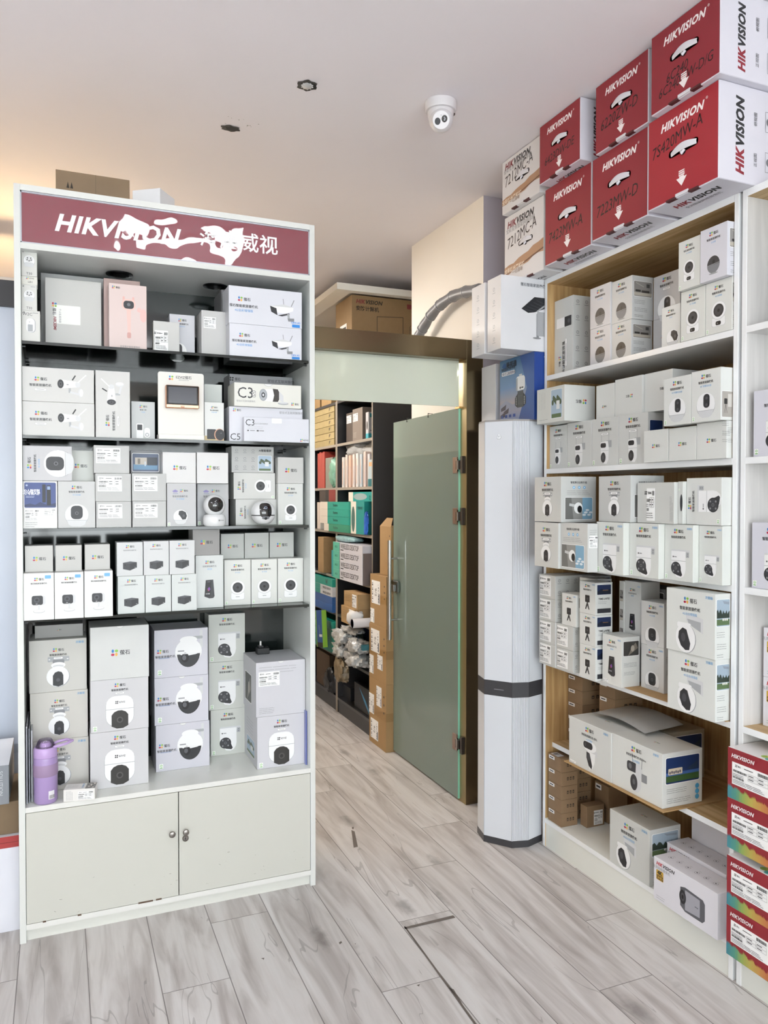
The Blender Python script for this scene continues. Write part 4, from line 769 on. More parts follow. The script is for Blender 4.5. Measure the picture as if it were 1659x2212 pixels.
def sb(f): greek(f.rot(90), f.h * .1, f.w * .9, f.h * .8, 5, f.w * .045, seed=8, th=.0008); 
def sbt(f): f.rect(f.w * .68, 0, f.w * .32, f.h, '#8d8b88'); [f.ell(f.w * random.uniform(.72, .97), f.h * random.uniform(.05, .95), .003, .003, random.choice(['#ded6cf', '#3a3836']), 8) for _ in range(22)]; greek(f, f.w * .08, f.h * .7, f.w * .35, 4, f.h * .15); [f.rect(f.w * .56, f.h * (.2 + .25 * i), f.w * .06, f.h * .1, '#5b8fc4') for i in range(3)]
o = box('camera_box', w, .055, .041, base='#eceae6', front=sb, top=sbt, stick=('front', .46, .12, .5, .7), loc=(a[0], a[1], S5), rz=math.atan2(b_[1] - a[1], b_[0] - a[0])); tag(o, 'small cream box lying in front, right of the purple bottle', 'box')

# ---- demo cameras and the screen stand
wp = mat('#e0e2e4', .25, coat=.3); bk_ = mat('#0b0c0e', .08, coat=1)
def disc(mb, c, n, r, m_, d=.0, rx=None, seg=28, sx=1.0, sy=1.0):
    n = Vector(n).normalized(); u = n.cross(Vector((0, 0, 1))).normalized(); v = u.cross(n).normalized(); c = Vector(c) + n * d
    mb.face([c - u * r * sx * math.cos(2 * math.pi * k / seg) + v * r * sy * math.sin(2 * math.pi * k / seg) for k in range(seg)][::-1], m_)
def ballface(mb, c, R_, n, rr_, m_, rings=5, seg=28, off=.0006, slot=0):
    """a patch lying on a ball; slot>0 makes it a tall rounded rectangle"""
    n = Vector(n).normalized(); u = Vector((0, 0, 1)).cross(n).normalized(); v = n.cross(u); c = Vector(c); vs = [c + n * (R_ + off)]; fs = []
    for i in range(1, rings + 1):
        for k in range(seg):
            t = 2 * math.pi * k / seg; q = rr_ * i / rings; x, y = q * math.cos(t), q * math.sin(t)
            if slot: p = 4.0; s_ = 1 / ((abs(math.cos(t)) ** p + abs(math.sin(t)) ** p) ** (1 / p)); x, y = x * s_, y * s_ * slot
            l = math.hypot(x, y); d = u * (math.sin(l) * x / l) + v * (math.sin(l) * y / l) + n * math.cos(l); vs.append(c + d * (R_ + off))
    for k in range(seg): fs.append([0, 1 + k, 1 + (k + 1) % seg])
    for i in range(rings - 1):
        for k in range(seg): a = 1 + i * seg; fs.append([a + k, a + seg + k, a + seg + (k + 1) % seg, a + (k + 1) % seg])
    mb.mesh(vs, fs, m_, True)
a = on(1, 2.872, 463, 1139); cx = a[0]; cz = S3; dc = tag(empty('demo_camera', (cx, 2.873, cz)), 'white demo camera, black round face on a drum base, third shelf', 'camera')
lt('base', [(0, .001), (.036, .001), (.041, .008), (.0415, .03), (.038, .04), (.028, .044), (0, .044)], wp, dc); m = MB(); Rb = .040; Zb = .076
m.lathe([(0.001, Zb - Rb)] + [(Rb * math.cos(t * math.pi / 16), Zb + Rb * math.sin(t * math.pi / 16)) for t in range(-7, 8)] + [(0.001, Zb + Rb)], wp, 32); hd = m.build('head', dc)
m = MB(); ballface(m, (0, 0, Zb), Rb, (0, -1, .12), .74, bk_); m.build('face_plate', hd); m = MB(); ballface(m, (0, 0, Zb), Rb, (0, -1, .12), .16, mat('#3c3f46', .1, coat=1), 3, 20, .0012); ballface(m, (0, 0, Zb), Rb, (0, -1, .12), .08, mat('#0a0c14', .05, coat=1), 2, 16, .0016); ballface(m, (0, 0, Zb), Rb, (.02, -1, .5), .03, mat('#c9ccd2', .2), 1, 10, .0012); m.build('lens', hd)
m = MB(); g = Face(m, (-.03, -.0425, .012), (1, 0, 0), (0, 0, 1), .06, .02); logo(g, .045, .01, .006, mono=INK, txt='EZVIZ'); m.build('maker_mark', dc)
a = on(1, 2.868, 570, 1137); sp = tag(empty('demo_camera', (a[0], 2.880, S3)), 'white spherical demo camera with tall black face, third shelf', 'camera'); Rb = .0465; Zb = .0475
m = MB(); m.lathe([(Rb * math.cos(math.radians(t)), Zb + Rb * math.sin(math.radians(t))) for t in range(-62, -11, 6)], wp, 36); m.lathe([(Rb * math.cos(math.radians(t)), Zb + Rb * math.sin(math.radians(t))) for t in list(range(-9, 86, 7)) + [89.5]], wp, 36); m.lathe([(Rb * .975 * math.cos(math.radians(t)), Zb + Rb * .975 * math.sin(math.radians(t))) for t in (-16, -4)], mat('#3a3b3e', .5), 36, cap=False); hd = m.build('body', sp)
m = MB(); ballface(m, (0, 0, Zb), Rb, (0, -1, .28), .5, bk_, 6, 32, .0006, 1.25); m.build('face_plate', sp); m = MB(); ballface(m, (0, 0, Zb), Rb, (0, -1, .45), .17, mat('#30343f', .1, coat=1), 3, 20, .0012); ballface(m, (0, 0, Zb), Rb, (0, -1, .45), .11, mat('#a5b3cc', .1, coat=1), 2, 18, .0016); ballface(m, (0, 0, Zb), Rb, (0, -1, .45), .07, mat('#10131c', .05, coat=1), 2, 16, .002); m.build('lens', sp)
m = MB(); ballface(m, (0, 0, Zb), Rb, (0, -1, -.42), .3, mat('#7d8085', .4), 4, 24, .0008, .42); ballface(m, (0, 0, Zb), Rb, (0, -1, -.48), .12, mat('#2a2b2e', .4), 3, 18, .0014); m.build('port_panel', sp)
Ys = 2.875; a = on(1, Ys, 341, 802); b_ = on(1, Ys, 440, 812); st = tag(empty('screen_stand', (a[0], Ys, S2)), 'white counter display stand holding a door-viewer screen, second shelf', 'display stand'); w = b_[0] - a[0]; h = a[2] - S2
wst = mat('#dcdbd5', .3)
m = MB(); pr = []
for cx_, cz_, t0 in ((w - .008, h - .008, 0), (.008, h - .008, 90)):
    for k in range(5): t = math.radians(t0 + 22.5 * k); pr.append((cx_ + .008 * math.cos(t), cz_ + .008 * math.sin(t)))
pr += [(0, .018), (w, .018)]
n = len(pr); m.face([(x, 0, z_) for x, z_ in pr][::-1], wst); m.face([(x, .008, z_) for x, z_ in pr], wst)
for i in range(n): p, q = pr[i], pr[(i + 1) % n]; m.face([(p[0], 0, p[1]), (q[0], 0, q[1]), (q[0], .008, q[1]), (p[0], .008, p[1])], wst)
g = Face(m, (0, 0, 0), (1, 0, 0), (0, 0, 1), w, h); logo(g, w * .36, h * .915, w * .105, txt=None); g.text('EZVIZ萤石', w * .56, h * .93, size=w * .075, c='#3a3b3f', bold=.01); g.text('智能家居安全专家', w * .56, h * .89, size=w * .028, c=D4)
m.build('backing_board', st); simple('foot', st, 0, w, -.012, .05, 0, .018, wst, bev=.001)
sc_x0, sc_x1, sc_z0, sc_z1 = w * .15, w * .88, h * .46, h * .80
tab = simple('viewer_screen', st, sc_x0, sc_x1, -.02, -.0005, sc_z0, sc_z1, mat('#d9a98c', .25, metal=.7), bev=.003)
simple('display_glass', tab, sc_x0 + .003, sc_x1 - .003, -.0215, -.0201, sc_z0 + .012, sc_z1 - .002, mat('#15151a', .06, coat=1)); simple('lit_area', tab, sc_x0 + .009, sc_x1 - .009, -.0222, -.0216, sc_z0 + .018, sc_z1 - .007, mat('#4a4d57', .12, coat=1))
m = MB(); g = Face(m, (0, -.0203, 0), (1, 0, 0), (0, 0, 1), w, h); g.rr((sc_x0 + sc_x1) / 2 - .007, sc_z0 + .003, .014, .006, .003, '#8d6048'); g.rr((sc_x0 + sc_x1) / 2 - .006, sc_z0 + .0038, .012, .0044, .0022, '#e0b59b'); m.build('button', tab)
# ---- on top of the cabinet
TC = 2.5385
def kraft_top(f):
    for i in range(5): f.rect(f.w * (.14 + .11 * i), f.h * .3, f.w * .04, f.h * .16, '#3b2f22')
    for i in range(2): f.poly([(f.w * (.14 + .05 * i), f.h * .55), (f.w * (.16 + .05 * i), f.h * .72), (f.w * (.18 + .05 * i), f.h * .55)], '#2f261c')
krf = mat(KRAFT, .75, noise=.12, scale=7)
o = box('carton', .252, .2, .135, m=mat('#8d7860', .75, noise=.12, scale=7), front=lambda f: (kraft_top(f), f.rect(f.w * .53, 0, .0012, f.h, '#6b5a45')), loc=(-.002, 3.03, TC)); tag(o, 'brown carton lying on top of the display cabinet', 'carton')
o = box('camera_box', .11, .11, .082, base='#eef0f3', side=only_logo(.16, 180, .5, .7), front=only_logo(.16, 180, .5, .7), loc=(.256, 2.985, TC), rz=-.62); tag(o, 'small white box set at an angle on top of the display cabinet', 'box')
# ---- things left of the cabinet, on the floor
def LF(lab, name, zb, Y, d, x1, yt, w, **kw):
    a = on(1, Y, x1, yt); o = box(name, w, d, a[2] - zb - EPS, loc=(a[0] - w, Y, zb), **kw); tag(o, lab, 'box'); return a[2]
z = LF('white floor carton with a red rim left of the cabinet', 'carton', 0, 2.95, .33, 41, 1803, .42, base='#e3e4ee', front=lambda f: (f.rect(0, f.h * .88, f.w, f.h * .12, '#a83a3a'), f.rect(0, f.h * .935, f.w, .0012, '#5a1c1c'), f.ell(f.w * .38, f.h * .3, .12, .15, '#e8dfae')), side=lambda f: f.rect(0, f.h * .88, f.w, f.h * .12, '#a83a3a'))
z = LF('brown carton on the white floor carton, left of the cabinet', 'carton', z, 2.97, .3, 40, 1729, .38, m=mat('#7e6a52', .75, noise=.1, scale=7))
def dvr(f): f.text('SOLUTION', f.w * .94, f.h * .55, size=f.h * .13, c='#c9cacf', ang=-90); f.ell(f.w * .5, f.h * .4, .06, .03, D4)
z = LF('grey recorder box with white lid, topmost of the floor pile left', 'recorder_box', z, 2.95, .33, 19, 1652, .42, base='#8b8f96', front=dvr, side=lambda f: (f.rr(f.w * .2, f.h * .3, f.w * .6, f.h * .5, .004, '#6a6d73'),), top=lambda f: (f.rect(0, 0, f.w, f.h, '#e6e8ee'), f.text('HIKVISION', f.w * .85, f.h * .3, size=.03, c='#a8303a', bold=.03, ang=90)))
# ================================================================ right shelving
UX, UD = 1.92, .40
oak = wood('oak_board', '#c9a877', '#a98556', 2); oakh = wood('oak_shelf', '#cdb083', '#b08f60', 1); wl = mat('#eff1f3', .3); wgr = wood('pale_ash', '#dbd9d7', '#cfcdcb', 2)
AZ = [.122, .447, .803, 1.228, 1.622, 2.018]
def shelving(y0, y1, lab, inner, low):
    t = tag(empty('shelving_unit', (UX, y1, 0)), lab, 'shelving')
    t['group'] = 'shelving along the right wall' if 0 else ''
    del t['group']
    D, W = UD, y1 - y0; q = .018
    for a in (0, W - q):
        m = MB(); m.box(0, D, -a - q, -a, 0, 2.43, wl, {'y+': inner if a else wl, 'y-': inner if not a else wl}, .0008); m.build('side_panel', t)
    simple('back_panel', t, D - .01, D, -W + q, -q, .02, 2.41, oak if low else wgr)
    simple('top_board', t, 0, D - .01, -W + q, -q, 2.408, 2.43, wl, {'z-': oakh, 'x-': wl})
    for i, z in enumerate(AZ):
        mm_ = {'z+': oakh, 'z-': oakh, 'x-': wl} if (i in (1, 2)) else {'x-': wl, 'z-': mat('#dcdcda', .4)}
        simple('shelf', t, .035 if i == 1 else 0, D - .01, -W + q, -q, z - .02, z, wl if i else mat('#eceee9', .35), mm_)
    simple('kick_board', t, .004, .02, -W + q, -q, 0, AZ[0] - .02, mat('#e4e6e0', .4)); return t
shelving(1.779, 2.806, 'white shelving unit with oak inside, packed with camera boxes', oak, True)
shelving(.72, 1.766, 'white shelving unit cut by the right edge of the photo', wgr, False)
A0, A1, A2, A3, A4, A5 = [z_ + .0004 for z_ in AZ]
G2 = '#d6d8d6'
# --- shelf A5 (upper)
def proj(f):
    w, h = f.w, f.h; f.rr(w * .12, h * .62, w * .5, h * .13, .003, '#f2f3f4'); f.rr(w * .55, h * .62, w * .36, h * .13, .003, '#222327'); f.ell(w * .78, h * .685, w * .07, w * .07, '#4a4b50'); g = f.rot(-90)
    title(g, h * .78, w * .5, w * .15, '智能家居摄像机', INK); logo(g, h * .82, w * .3, w * .13); pill(g, h * .72, w * .64, w * .9, w * .1)
R(proj, 'tall grey projector-style camera box at the far left of the top shelf', A5, 1.958, .2, 1186.5, 1238.5, 656.5, xs=1276, base=G2, side=lambda f: (setattr(f, 'bg', G2), icon_grid(2, 5)(f)))
egg = std(pic_egg, k=.5, cy=.26, ec=False, sub='2K 云台版')
pz = R(egg, 'lower left black-egg camera box, top shelf', A5, 1.945, .1, 1275, 1319, 712.8, base='#d8d8dc'); R(egg, 'upper left black-egg camera box, top shelf', pz, 1.945, .1, 1275, 1319, 625, base='#d8d8dc')
pz = R(egg, 'lower right black-egg camera box with living room picture on its side', A5, 1.95, .1, 1320, 1364, 702, xs=1410, base='#d2d4d4', side=side_info(3)); R(egg, 'upper right black-egg camera box with living room picture on its side', pz, 1.95, .1, 1320, 1366, 611, xs=1412, base='#d2d4d4', side=side_info(3))
pz = R(only_logo(.1), 'grey box under the black-lens ceiling camera box, top shelf', A5, 2.03, .1, 1411, 1460, 693, base='#c4c5c7'); R(std(pic_sphere, k=.62, cy=.2, ec=False, pl=True, kw=('slot',)), 'grey box with white ceiling camera picture, behind the front row', pz, 2.03, .1, 1412, 1470, 600, base='#c4c5c7')
R(std(pic_sphere, k=.6, cy=.2, cx=.6, ec=False, sub='云台版', kw=('tear',)), 'small white box with white ball camera, in front on the top shelf', A5, 1.937, .09, 1429.5, 1470, 666, base='#e4e6e4')
b2 = std(pic_base2, k=.62, cy=.36, sub='2K 双目版')
pz = R(b2, 'left twin-lens baby-monitor style camera box standing on the top shelf', A5, 1.917, .1, 1471, 1524, 632, base='#dfe1dd')
pz2 = R(b2, 'right twin-lens camera box standing beneath the big dark-dome box', A5, 1.917, .1, 1524.7, 1582.5, 614, xs=1592, base='#dfe1dd', side=side_info(3))
R(b2, 'twin-lens camera box stacked at the top beside the big dark-dome box', pz, 1.90, .1, 1466, 1513, 525, base='#dfe1dd')
R(std(pic_egg, k=.48, cy=.28, ec=False, sub='云台版'), 'large lilac dark-dome camera box, highest on the top shelf', max(pz, pz2), 1.895, .12, 1513, 1578, 500, base='#dcdce4', side=side_info(3))
# --- shelf A4
tw = std(pic_dual, k=.5, cy=.32, pl=True, ly=.88)
hs = []
for a, b_, y, lab, kw in ((1177.5, 1225, 921, 'first', {}), (1225.5, 1278.5, 913, 'second', {}), (1279, 1336.5, 906, 'third', {}), (1337, 1400, 898, 'fourth', dict(xs=1436, side=lambda f: photo(f, f.w * .1, f.h * .35, f.w * .8, f.h * .5, 1)))):
    hs.append(R(tw, '%s from the left of four twin-antenna camera boxes, second shelf' % lab, A4, 1.935, .13, a, b_, y, base=G2, zt=on(0, 1.935, 1337, 898)[2] - .004 * (len(hs) == 0), **kw))
cz_ = []
for a, b_, y, lab, kw in ((1391, 1444, 931, 'left', {}), (1445, 1504.5, 925.7, 'middle', {}), (1505, 1570, 915, 'right', dict(xs=1587, side=side_text))):
    cz_.append(R(only_logo(.13), '%s of the three plain cube boxes lying on the second shelf' % lab, A4, 1.90, .028, a, b_, y, base='#dfe1de', **kw))
sb_ = on(0, 1.93, 1278, 906)[2]
TOPZ = max(hs) + .0006
R(lambda f: (photo(f, f.w * .52, f.h * .1, f.w * .4, f.h * .82, 5), greek(f.rot(90), f.h * .4, f.w * .9, f.h * .5, 4, f.w * .07), greek(f, f.w * .08, f.h * .1, f.w * .4, 1, 1)), 'white box on its side with courtyard picture, far left above the twin-antenna boxes', TOPZ, 1.86, .1, 1160, 1219.8, 843, xs=1286, base='#dcdedb', side=only_logo(.14, 180, .45, .45), name='camera_box')
R(only_logo(.09, 0, .45, .35), 'white box with upright logo above the second twin-antenna box', TOPZ, 1.95, .16, 1288, 1328, 834, base='#dfe1df', flap=True); R(only_logo(.1, 180, .45, .5), 'white box with upside-down logo above the third twin-antenna box', TOPZ, 1.95, .16, 1328.6, 1387.5, 821, base='#dfe1df')
R(only_logo(.1, 180, .3, .45), 'white box with upside-down logo behind the black-slot camera boxes', TOPZ, 1.96, .2, 1388.5, 1453, 809, chain=True, base='#dfe1df')
sl = std(pic_sphere, k=.58, cy=.32, sub='2K⁺双摄云台版', kw=('slot',))
pz = max(cz_) + .0004
R(sl, 'left black-slot ball camera box, above the plain cube boxes', pz, 1.875, .075, 1434, 1493.5, 819, base='#e2e4e1'); R(sl, 'right black-slot ball camera box, above the plain cube boxes', pz, 1.875, .1, 1494, 1558, 804, xs=1586, base='#e2e4e1', side=side_info(6, .05, .5))
# --- shelf A3
bk2 = std(pic_bracket, k=.46, cy=.33, pl=True, ec=False, ly=.84)
pz = R(bk2, 'lower left bracket camera box hanging over the third shelf edge', A3, 1.755, .3, 1155, 1206.5, 1127, base='#d2d4d2')
pq = R(side_smart, 'wide box side with wall camera and sky picture, lower row third shelf', A3, 1.765, .12, 1207.5, 1270, 1128, xs=1292, base='#d2d4d2', side=lambda f: greek(f, f.w * .2, f.h * .86, f.w * .7, 3, f.h * .04), stick=('side', .15, .5, .8, .25))
pz = max(pz, pq) + .0004
R(bk2, 'upper left bracket camera box with wall camera and sky picture on its side', pz, 1.755, .3, 1155, 1212.5, 1031, xs=1288, base='#cfd1cf', side=side_smart)
rows = []
cpf = std(pic_capsule, k=.6, cy=.32, ly=.88, fl=True)
for a, b_, y, lab, X in ((1289, 1347, 1126.6, 'first', 1.812), (1357, 1423.5, 1129, 'second', 1.838), (1424, 1498, 1129.7, 'third', 1.862), (1498.7, 1581.5, 1132, 'fourth', 1.885)):
    rows.append(R(cpf, '%s from the left of four white capsule camera boxes, third shelf' % lab, A3, X, .14, a, b_, y, base='#dcdfdb', zt=1.413, chain=True, side=(lambda f: f.rr(f.w * .3, f.h * .5, f.w * .5, f.h * .4, .004, '#1d1e21')) if lab == 'first' else None))
pz = 1.4136
R(bk2, 'bracket camera box in the upper middle of the third shelf', pz, 1.83, .3, 1293.5, 1363, 1029, xs=1435, base='#cacccb', side=lambda f: (f.text('智能算法全新升级', f.w * .5, f.h * .85, size=f.h * .06, c=INK), photo(f, f.w * .1, f.h * .1, f.w * .8, f.h * .5, 2)))
R(lambda f: greek(f.rot(90), f.h * .06, f.w * .1, f.h * .6, 3, f.w * .03), 'grey box with an upright barcode label, upper row third shelf', pz, 1.850, .14, 1377, 1457, 1043, base='#cfd1ce', stick=('front', .27, .06, .22, .8))
R(lambda f: (eco(f, f.w * .15, f.h * .78, f.w * .25), f.ell(f.w * 1.0 - f.w * .28, f.h * .5, f.w * .27, f.h * .2, INK)), 'narrow box with half a black lens, right of the upright barcode label', pz, 1.865, .13, 1458, 1475.5, 1040, chain=True, base='#d5d7d4')
def rotcap(f):
    w, h = f.w, f.h; g = f.rot(90); pic_capsule(Pic(g, g.w * .45, g.h * .36, h * .62)); logo(f.rot(90), h * .5, w * .9, h * .1); title(f.rot(90), h * .5, w * .81, h * .065); eco(f, w * .88, h * .04, h * .07); f.text('流量版', w * .04, h * .88, size=h * .055, c='#5aa3d8', ang=90)
R(lambda f: (pic_capsule(Pic(f.rot(90), f.h * .5, f.w * .36, f.h * .62)), logo(f.rot(-90), f.h * .55, f.w * .1 + 0 * f.w, f.h * .1) if 0 else logo(f.rot(90), f.h * .45, f.w * .9, f.h * .1), title(f.rot(90), f.h * .5, f.w * .79, f.h * .065), eco(f, f.w * .88, f.h * .04, f.h * .07)), 'white capsule camera box turned sideways, upper right third shelf', pz, 1.880, .14, 1476, 1579.5, 1033, chain=True, base='#dcdedb')
# --- shelf A2
st4 = dict(base='#cccecc', name='labelled_box')
pz = A2
for i, (lab, y) in enumerate((('bottom', 1384.6), ('second lowest', 1336), ('second highest', 1288.5), ('top', 1239))):
    pz = R(None, '%s labelled box of the four-high stack at the far left of the fourth shelf' % lab, pz, 1.868, .16, 1164.5, 1200, y, xs=None, side=(lambda f: (setattr(f, 'bg', '#cccecc'), icon_grid(4, 2)(f))) if i > 1 else None, stick=('front', .08, .1, .64, .84), **st4)
pz = A2
for lab, y in (('lower', 1397), ('upper', 1345)):
    pz = R(None, '%s labelled box of the pair beside the four-high stack' % lab, pz, 1.872, .1, 1201.5, 1238.5, y, xs=1252.5, side=lambda f: (setattr(f, 'bg', '#cccecc'), icon_grid(1, 2)(f)), stick=('front', .08, .12, .6, .8), **st4)
tp = std(pic_tripod, k=.55, cy=.32, ec=False, fl=True, ttl='智能家居摄像机')
R(tp, 'small black tripod camera box on the pair of labelled boxes', pz, 1.872, .07, 1214, 1245, 1279.5, base='#e2e4e2', side=lambda f: f.rect(f.w * .2, f.h * .6, f.w * .6, f.h * .3, '#26272b'))
def tside(f): photo(f, f.w * .08, f.h * .62, f.w * .84, f.h * .32, 7); f.text('TIME-LAPSE', f.w * .5, f.h * .5, size=f.w * .13, c=INK, bold=.02); greek(f, f.w * .15, f.h * .4, f.w * .5, 2, f.h * .05); f.rect(f.w * .1, f.h * .06, f.w * .8, f.h * .14, '#33343a')
pz = A2
for lv, (y, n, lab) in enumerate(((1388.5, 2, 'bottom'), (1322, 3, 'middle'), (1253.5, 3, 'top'))):
    X = 1.872; zt = None
    for k in range(n):
        zt = R(tp if k == 0 else None, '%s row tripod camera box, %s, with dusk picture on its side' % (lab, ('in front', 'second from the front', 'deepest')[k]), pz, X, .079, 1252, 1287, y, base='#dfe1df', side=tside, zt=zt); X += .0805
    pz = zt
ph = std(pic_phone, k=.56, cy=.38, ec=False, fl=True, ttl='视频通话摄像机', sub='通话版', tc=MID)
R(ph, 'video-call camera box standing forward on the fourth shelf, night picture on its side', A2, 1.893, .15, 1301.5, 1343.5, 1367, xs=1383, base='#e0e2df', side=lambda f: (photo(f, f.w * .08, f.h * .62, f.w * .86, f.h * .3, 4), side_text(f.sub(0, 0, f.w, f.h * .6))), stick=('front', .06, .03, .26, .06))
pz = R(None, 'plain white box behind the forward video-call camera box', A2, 2.02, .06, 1335, 1384, 1384, base='#d5d7d5')
R(ph, 'video-call camera box raised behind the forward one', pz, 1.99, .09, 1349, 1385, 1253, base='#d2d4d3')
R(lambda f: [photo(f, f.w * .15, f.h * (.08 + .3 * i), f.w * .7, f.h * .18, 3) for i in range(3)], 'narrow box with small family pictures beside the raised video-call box', pz, 1.985, .09, 1338, 1348.5, 1254, base='#dcdedc')
eg = std(pic_sphere, k=.58, cy=.2, ec=False, fl=True, sub='4G云台版')
pz = R(eg, 'lower white egg-shaped camera box, middle of the fourth shelf', A2, 1.973, .09, 1385, 1434.5, 1389, base='#dfe0df', side=side_text); zz = pz
pz = R(eg, 'upper white egg-shaped camera box, middle of the fourth shelf', pz, 1.973, .09, 1385, 1435, 1295.5, base='#dfe0df', side=side_text)
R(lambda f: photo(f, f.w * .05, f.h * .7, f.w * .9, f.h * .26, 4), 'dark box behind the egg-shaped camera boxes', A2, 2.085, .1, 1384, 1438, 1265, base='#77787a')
arm = std(pic_arm, k=.6, cy=.34, cx=.48, ec=False, fl=True, sub='4G云台增强版', ly=.84)
pz = R(arm, 'lower of two large wall-arm camera boxes at the right of the fourth shelf', A2 + .0015, 1.866, .14, 1442.5, 1546.5, 1400, xs=1579, base='#e0e3e0', side=side_info(0, .5, .42)); R(arm, 'upper of two large wall-arm camera boxes at the right of the fourth shelf', pz, 1.860, .14, 1440, 1546, 1268, xs=1580, base='#e0e3e0', side=side_info(0, .5, .42))
o = simple('cardboard_sheet', None, 1.905, 2.02, 1.80, 2.40, A2 + .0002, A2 + .0012, mat('#b08f62', .75, noise=.05)); tag(o, 'flat brown cardboard sheet under the big boxes of the fourth shelf', 'cardboard')
# --- shelf A1
bs = mat('#8e7458', .75, noise=.1, scale=12)
def brown(f):
    for i in range(3): f.rr(f.w * (.34 + .17 * i), f.h * .4, f.w * .1, f.h * .24, .001, '#3a2e24'); f.rr(f.w * (.36 + .17 * i), f.h * .45, f.w * .06, f.h * .1, .001, '#7a634b')
def blab(f): f.rr(f.w * .06, f.h * .68, f.w * .42, f.h * .24, .001, '#efefef'); f.rect(f.w * .12, f.h * .76, f.w * .28, f.h * .08, INK)
def stack(zb, X, x0, x1, n, hh, d, lab, xs=None):
    a = on(0, X, x0, 1600); z = zb; lev = ('bottom', 'second', 'third', 'fourth', 'top') if n == 5 else ('bottom', 'second', 'third', 'fourth', 'fifth', 'top')
    for i in range(n):
        R(blab, '%s small brown box of %s' % (lev[i] if i < n - 1 else 'top', lab), z, X, d, x0, x1, 1600, zt=z + hh, m=bs, side=brown, name='carton', top=(lambda f: (f.rect(f.w * .1, f.h * .06, f.w * .55, f.h * .4, '#dcdcdc'), f.rect(f.w * .2, f.h * .12, f.w * .1, f.h * .28, '#444444'), f.rect(f.w * .35, f.h * .12, f.w * .06, f.h * .28, '#666666'))) if i == n - 1 else None); z += hh
stack(A1, 2.035, 1223.5, 1258, 5, .058, .14, 'the left brown stack on the low shelf')
stack(A1, 2.045, 1294, 1328, 5, .061, .14, 'the right brown stack on the low shelf')
o = simple('cardboard_sheet', None, 1.852, 2.20, 2.01, 2.56, A1 + .0002, A1 + .0042, mat('#b08f62', .75, noise=.05)); tag(o, 'brown cardboard sheet jutting out under the big battery-camera boxes', 'cardboard')
zb = A1 + .0048
d2 = std(pic_dual2, k=.56, cy=.36, ec=False, fl=True, sub='4G双摄版', ly=.86, ttl='智能家居摄像机·双九', ts=.065)
b1 = R(d2, 'big grey two-lens camera box at the left of the low shelf', zb, 1.862, .175, 1229.5, 1321, 1545, base='#d9dbd9', stick=('front', .03, .03, .14, .045), top=only_logo(.06)); b1o = R.o
def wrap_top(f): logo(f, f.w * .6, f.h * .4, f.w * .04)
R(std(pic_dual3, k=.56, cy=.38, ec=False, fl=True, sub='4G双摄版', ly=.86, ttl='智能家居摄像机·双九Pro', ts=.06), 'big shrink-wrapped twin-antenna camera box with stadium picture on its side', zb, 1.865, .17, 1322, 1432, 1582.5, xs=1518, base='#dfe1de', side=lambda f: (side_info(1, .42, .5)(f), [f.ell(f.w * .86, f.h * (.32 - .1 * i), f.w * .05, f.w * .05, '#4fa3cf', 14) for i in range(3)]), top=wrap_top)
d2o = R.o; yy = R.y
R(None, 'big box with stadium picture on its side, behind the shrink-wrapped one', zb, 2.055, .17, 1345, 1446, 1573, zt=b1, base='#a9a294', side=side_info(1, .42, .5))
m = MB(); fl_ = card('#b9bbbc'); P = []
for i in range(9): P.append((.02 + .30 * i / 8, .01 + .018 * math.sin(i / 8 * 3.0)))
for i in range(8): m.face([(.04, -P[i][0], P[i][1]), (.04, -P[i + 1][0], P[i + 1][1]), (.22, -P[i + 1][0], P[i + 1][1] + .012), (.22, -P[i][0], P[i][1] + .012)], fl_); m.face([(.04, -P[i][0], P[i][1] - .0015), (.22, -P[i][0], P[i][1] + .0105), (.22, -P[i + 1][0], P[i + 1][1] + .0105), (.04, -P[i + 1][0], P[i + 1][1] - .0015)], fl_)
o = m.build('lid_flap', None, (1.90, 2.52, b1 + .002)); tag(o, 'grey open lid sheet lying across the big boxes of the low shelf', 'lid')
# --- bottom A0
stack(A0, 1.925, 1184.5, 1213.5, 5, .0573, .082, 'the front brown stack on the bottom shelf'); stack(A0, 2.022, 1209, 1240, 5, .057, .09, 'the rear brown stack on the bottom shelf')
R(None, 'brown carton on end with a white label beside the brown stacks', A0, 2.02, .09, 1253.7, 1268, 1735, m=bs, name='carton', stick=('side', .4, .08, .5, .68)); 
pz = R(None, 'lower of two brown cartons deep in the bottom shelf', A0, 2.13, .1, 1285, 1315, 1732, m=bs, name='carton', side=brown); R(blab, 'upper of two brown cartons deep in the bottom shelf', pz, 2.13, .1, 1285, 1315, 1685, m=bs, name='carton')
R(std(pic_arm, k=.56, cy=.34, cx=.42, ec=False, fl=True, sub='4G云台增强版', ly=.84), 'grey wall-arm camera box standing on the bottom shelf', A0, 1.917, .14, 1317.5, 1404, 1745.6, xs=1471, base='#d2d4d1', side=side_info(0, .5, .42), top=only_logo(.08))
R(None, 'grey wall-arm camera box hidden in shadow behind the standing one', A0, 2.075, .1, 1345, 1418, 1755, base='#8c8d8c', side=side_info(0, .5, .42))  # base colour darkened to stand in for the shadow behind the front box
def fourk(f):
    w, h = f.w, f.h; twotone(f, w * .045, h * .88, h * .11, '#b8262f', INK); f.text('高清网络摄像机', w * .13, h * .78, size=h * .08, c=MID)
    f.rr(w * .045, h * .5, w * .12, h * .23, .003, '#c9a13c'); f.text('4K', w * .105, h * .675, size=h * .12, c='#17171a', bold=.05); f.rect(w * .052, h * .515, w * .106, h * .095, '#1d1b18'); f.text('UHD', w * .105, h * .562, size=h * .085, c='#c9a13c', bold=.05)
    pic_hikbullet(Pic(f, w * .63, h * .45, h * .72)); greek(f, w * .05, h * .12, w * .14, 2, h * .05); f.poly([(0, h * .42), (w, h * .3), (w, h * .26), (0, h * .38)], '#d9d6e4') if 0 else None
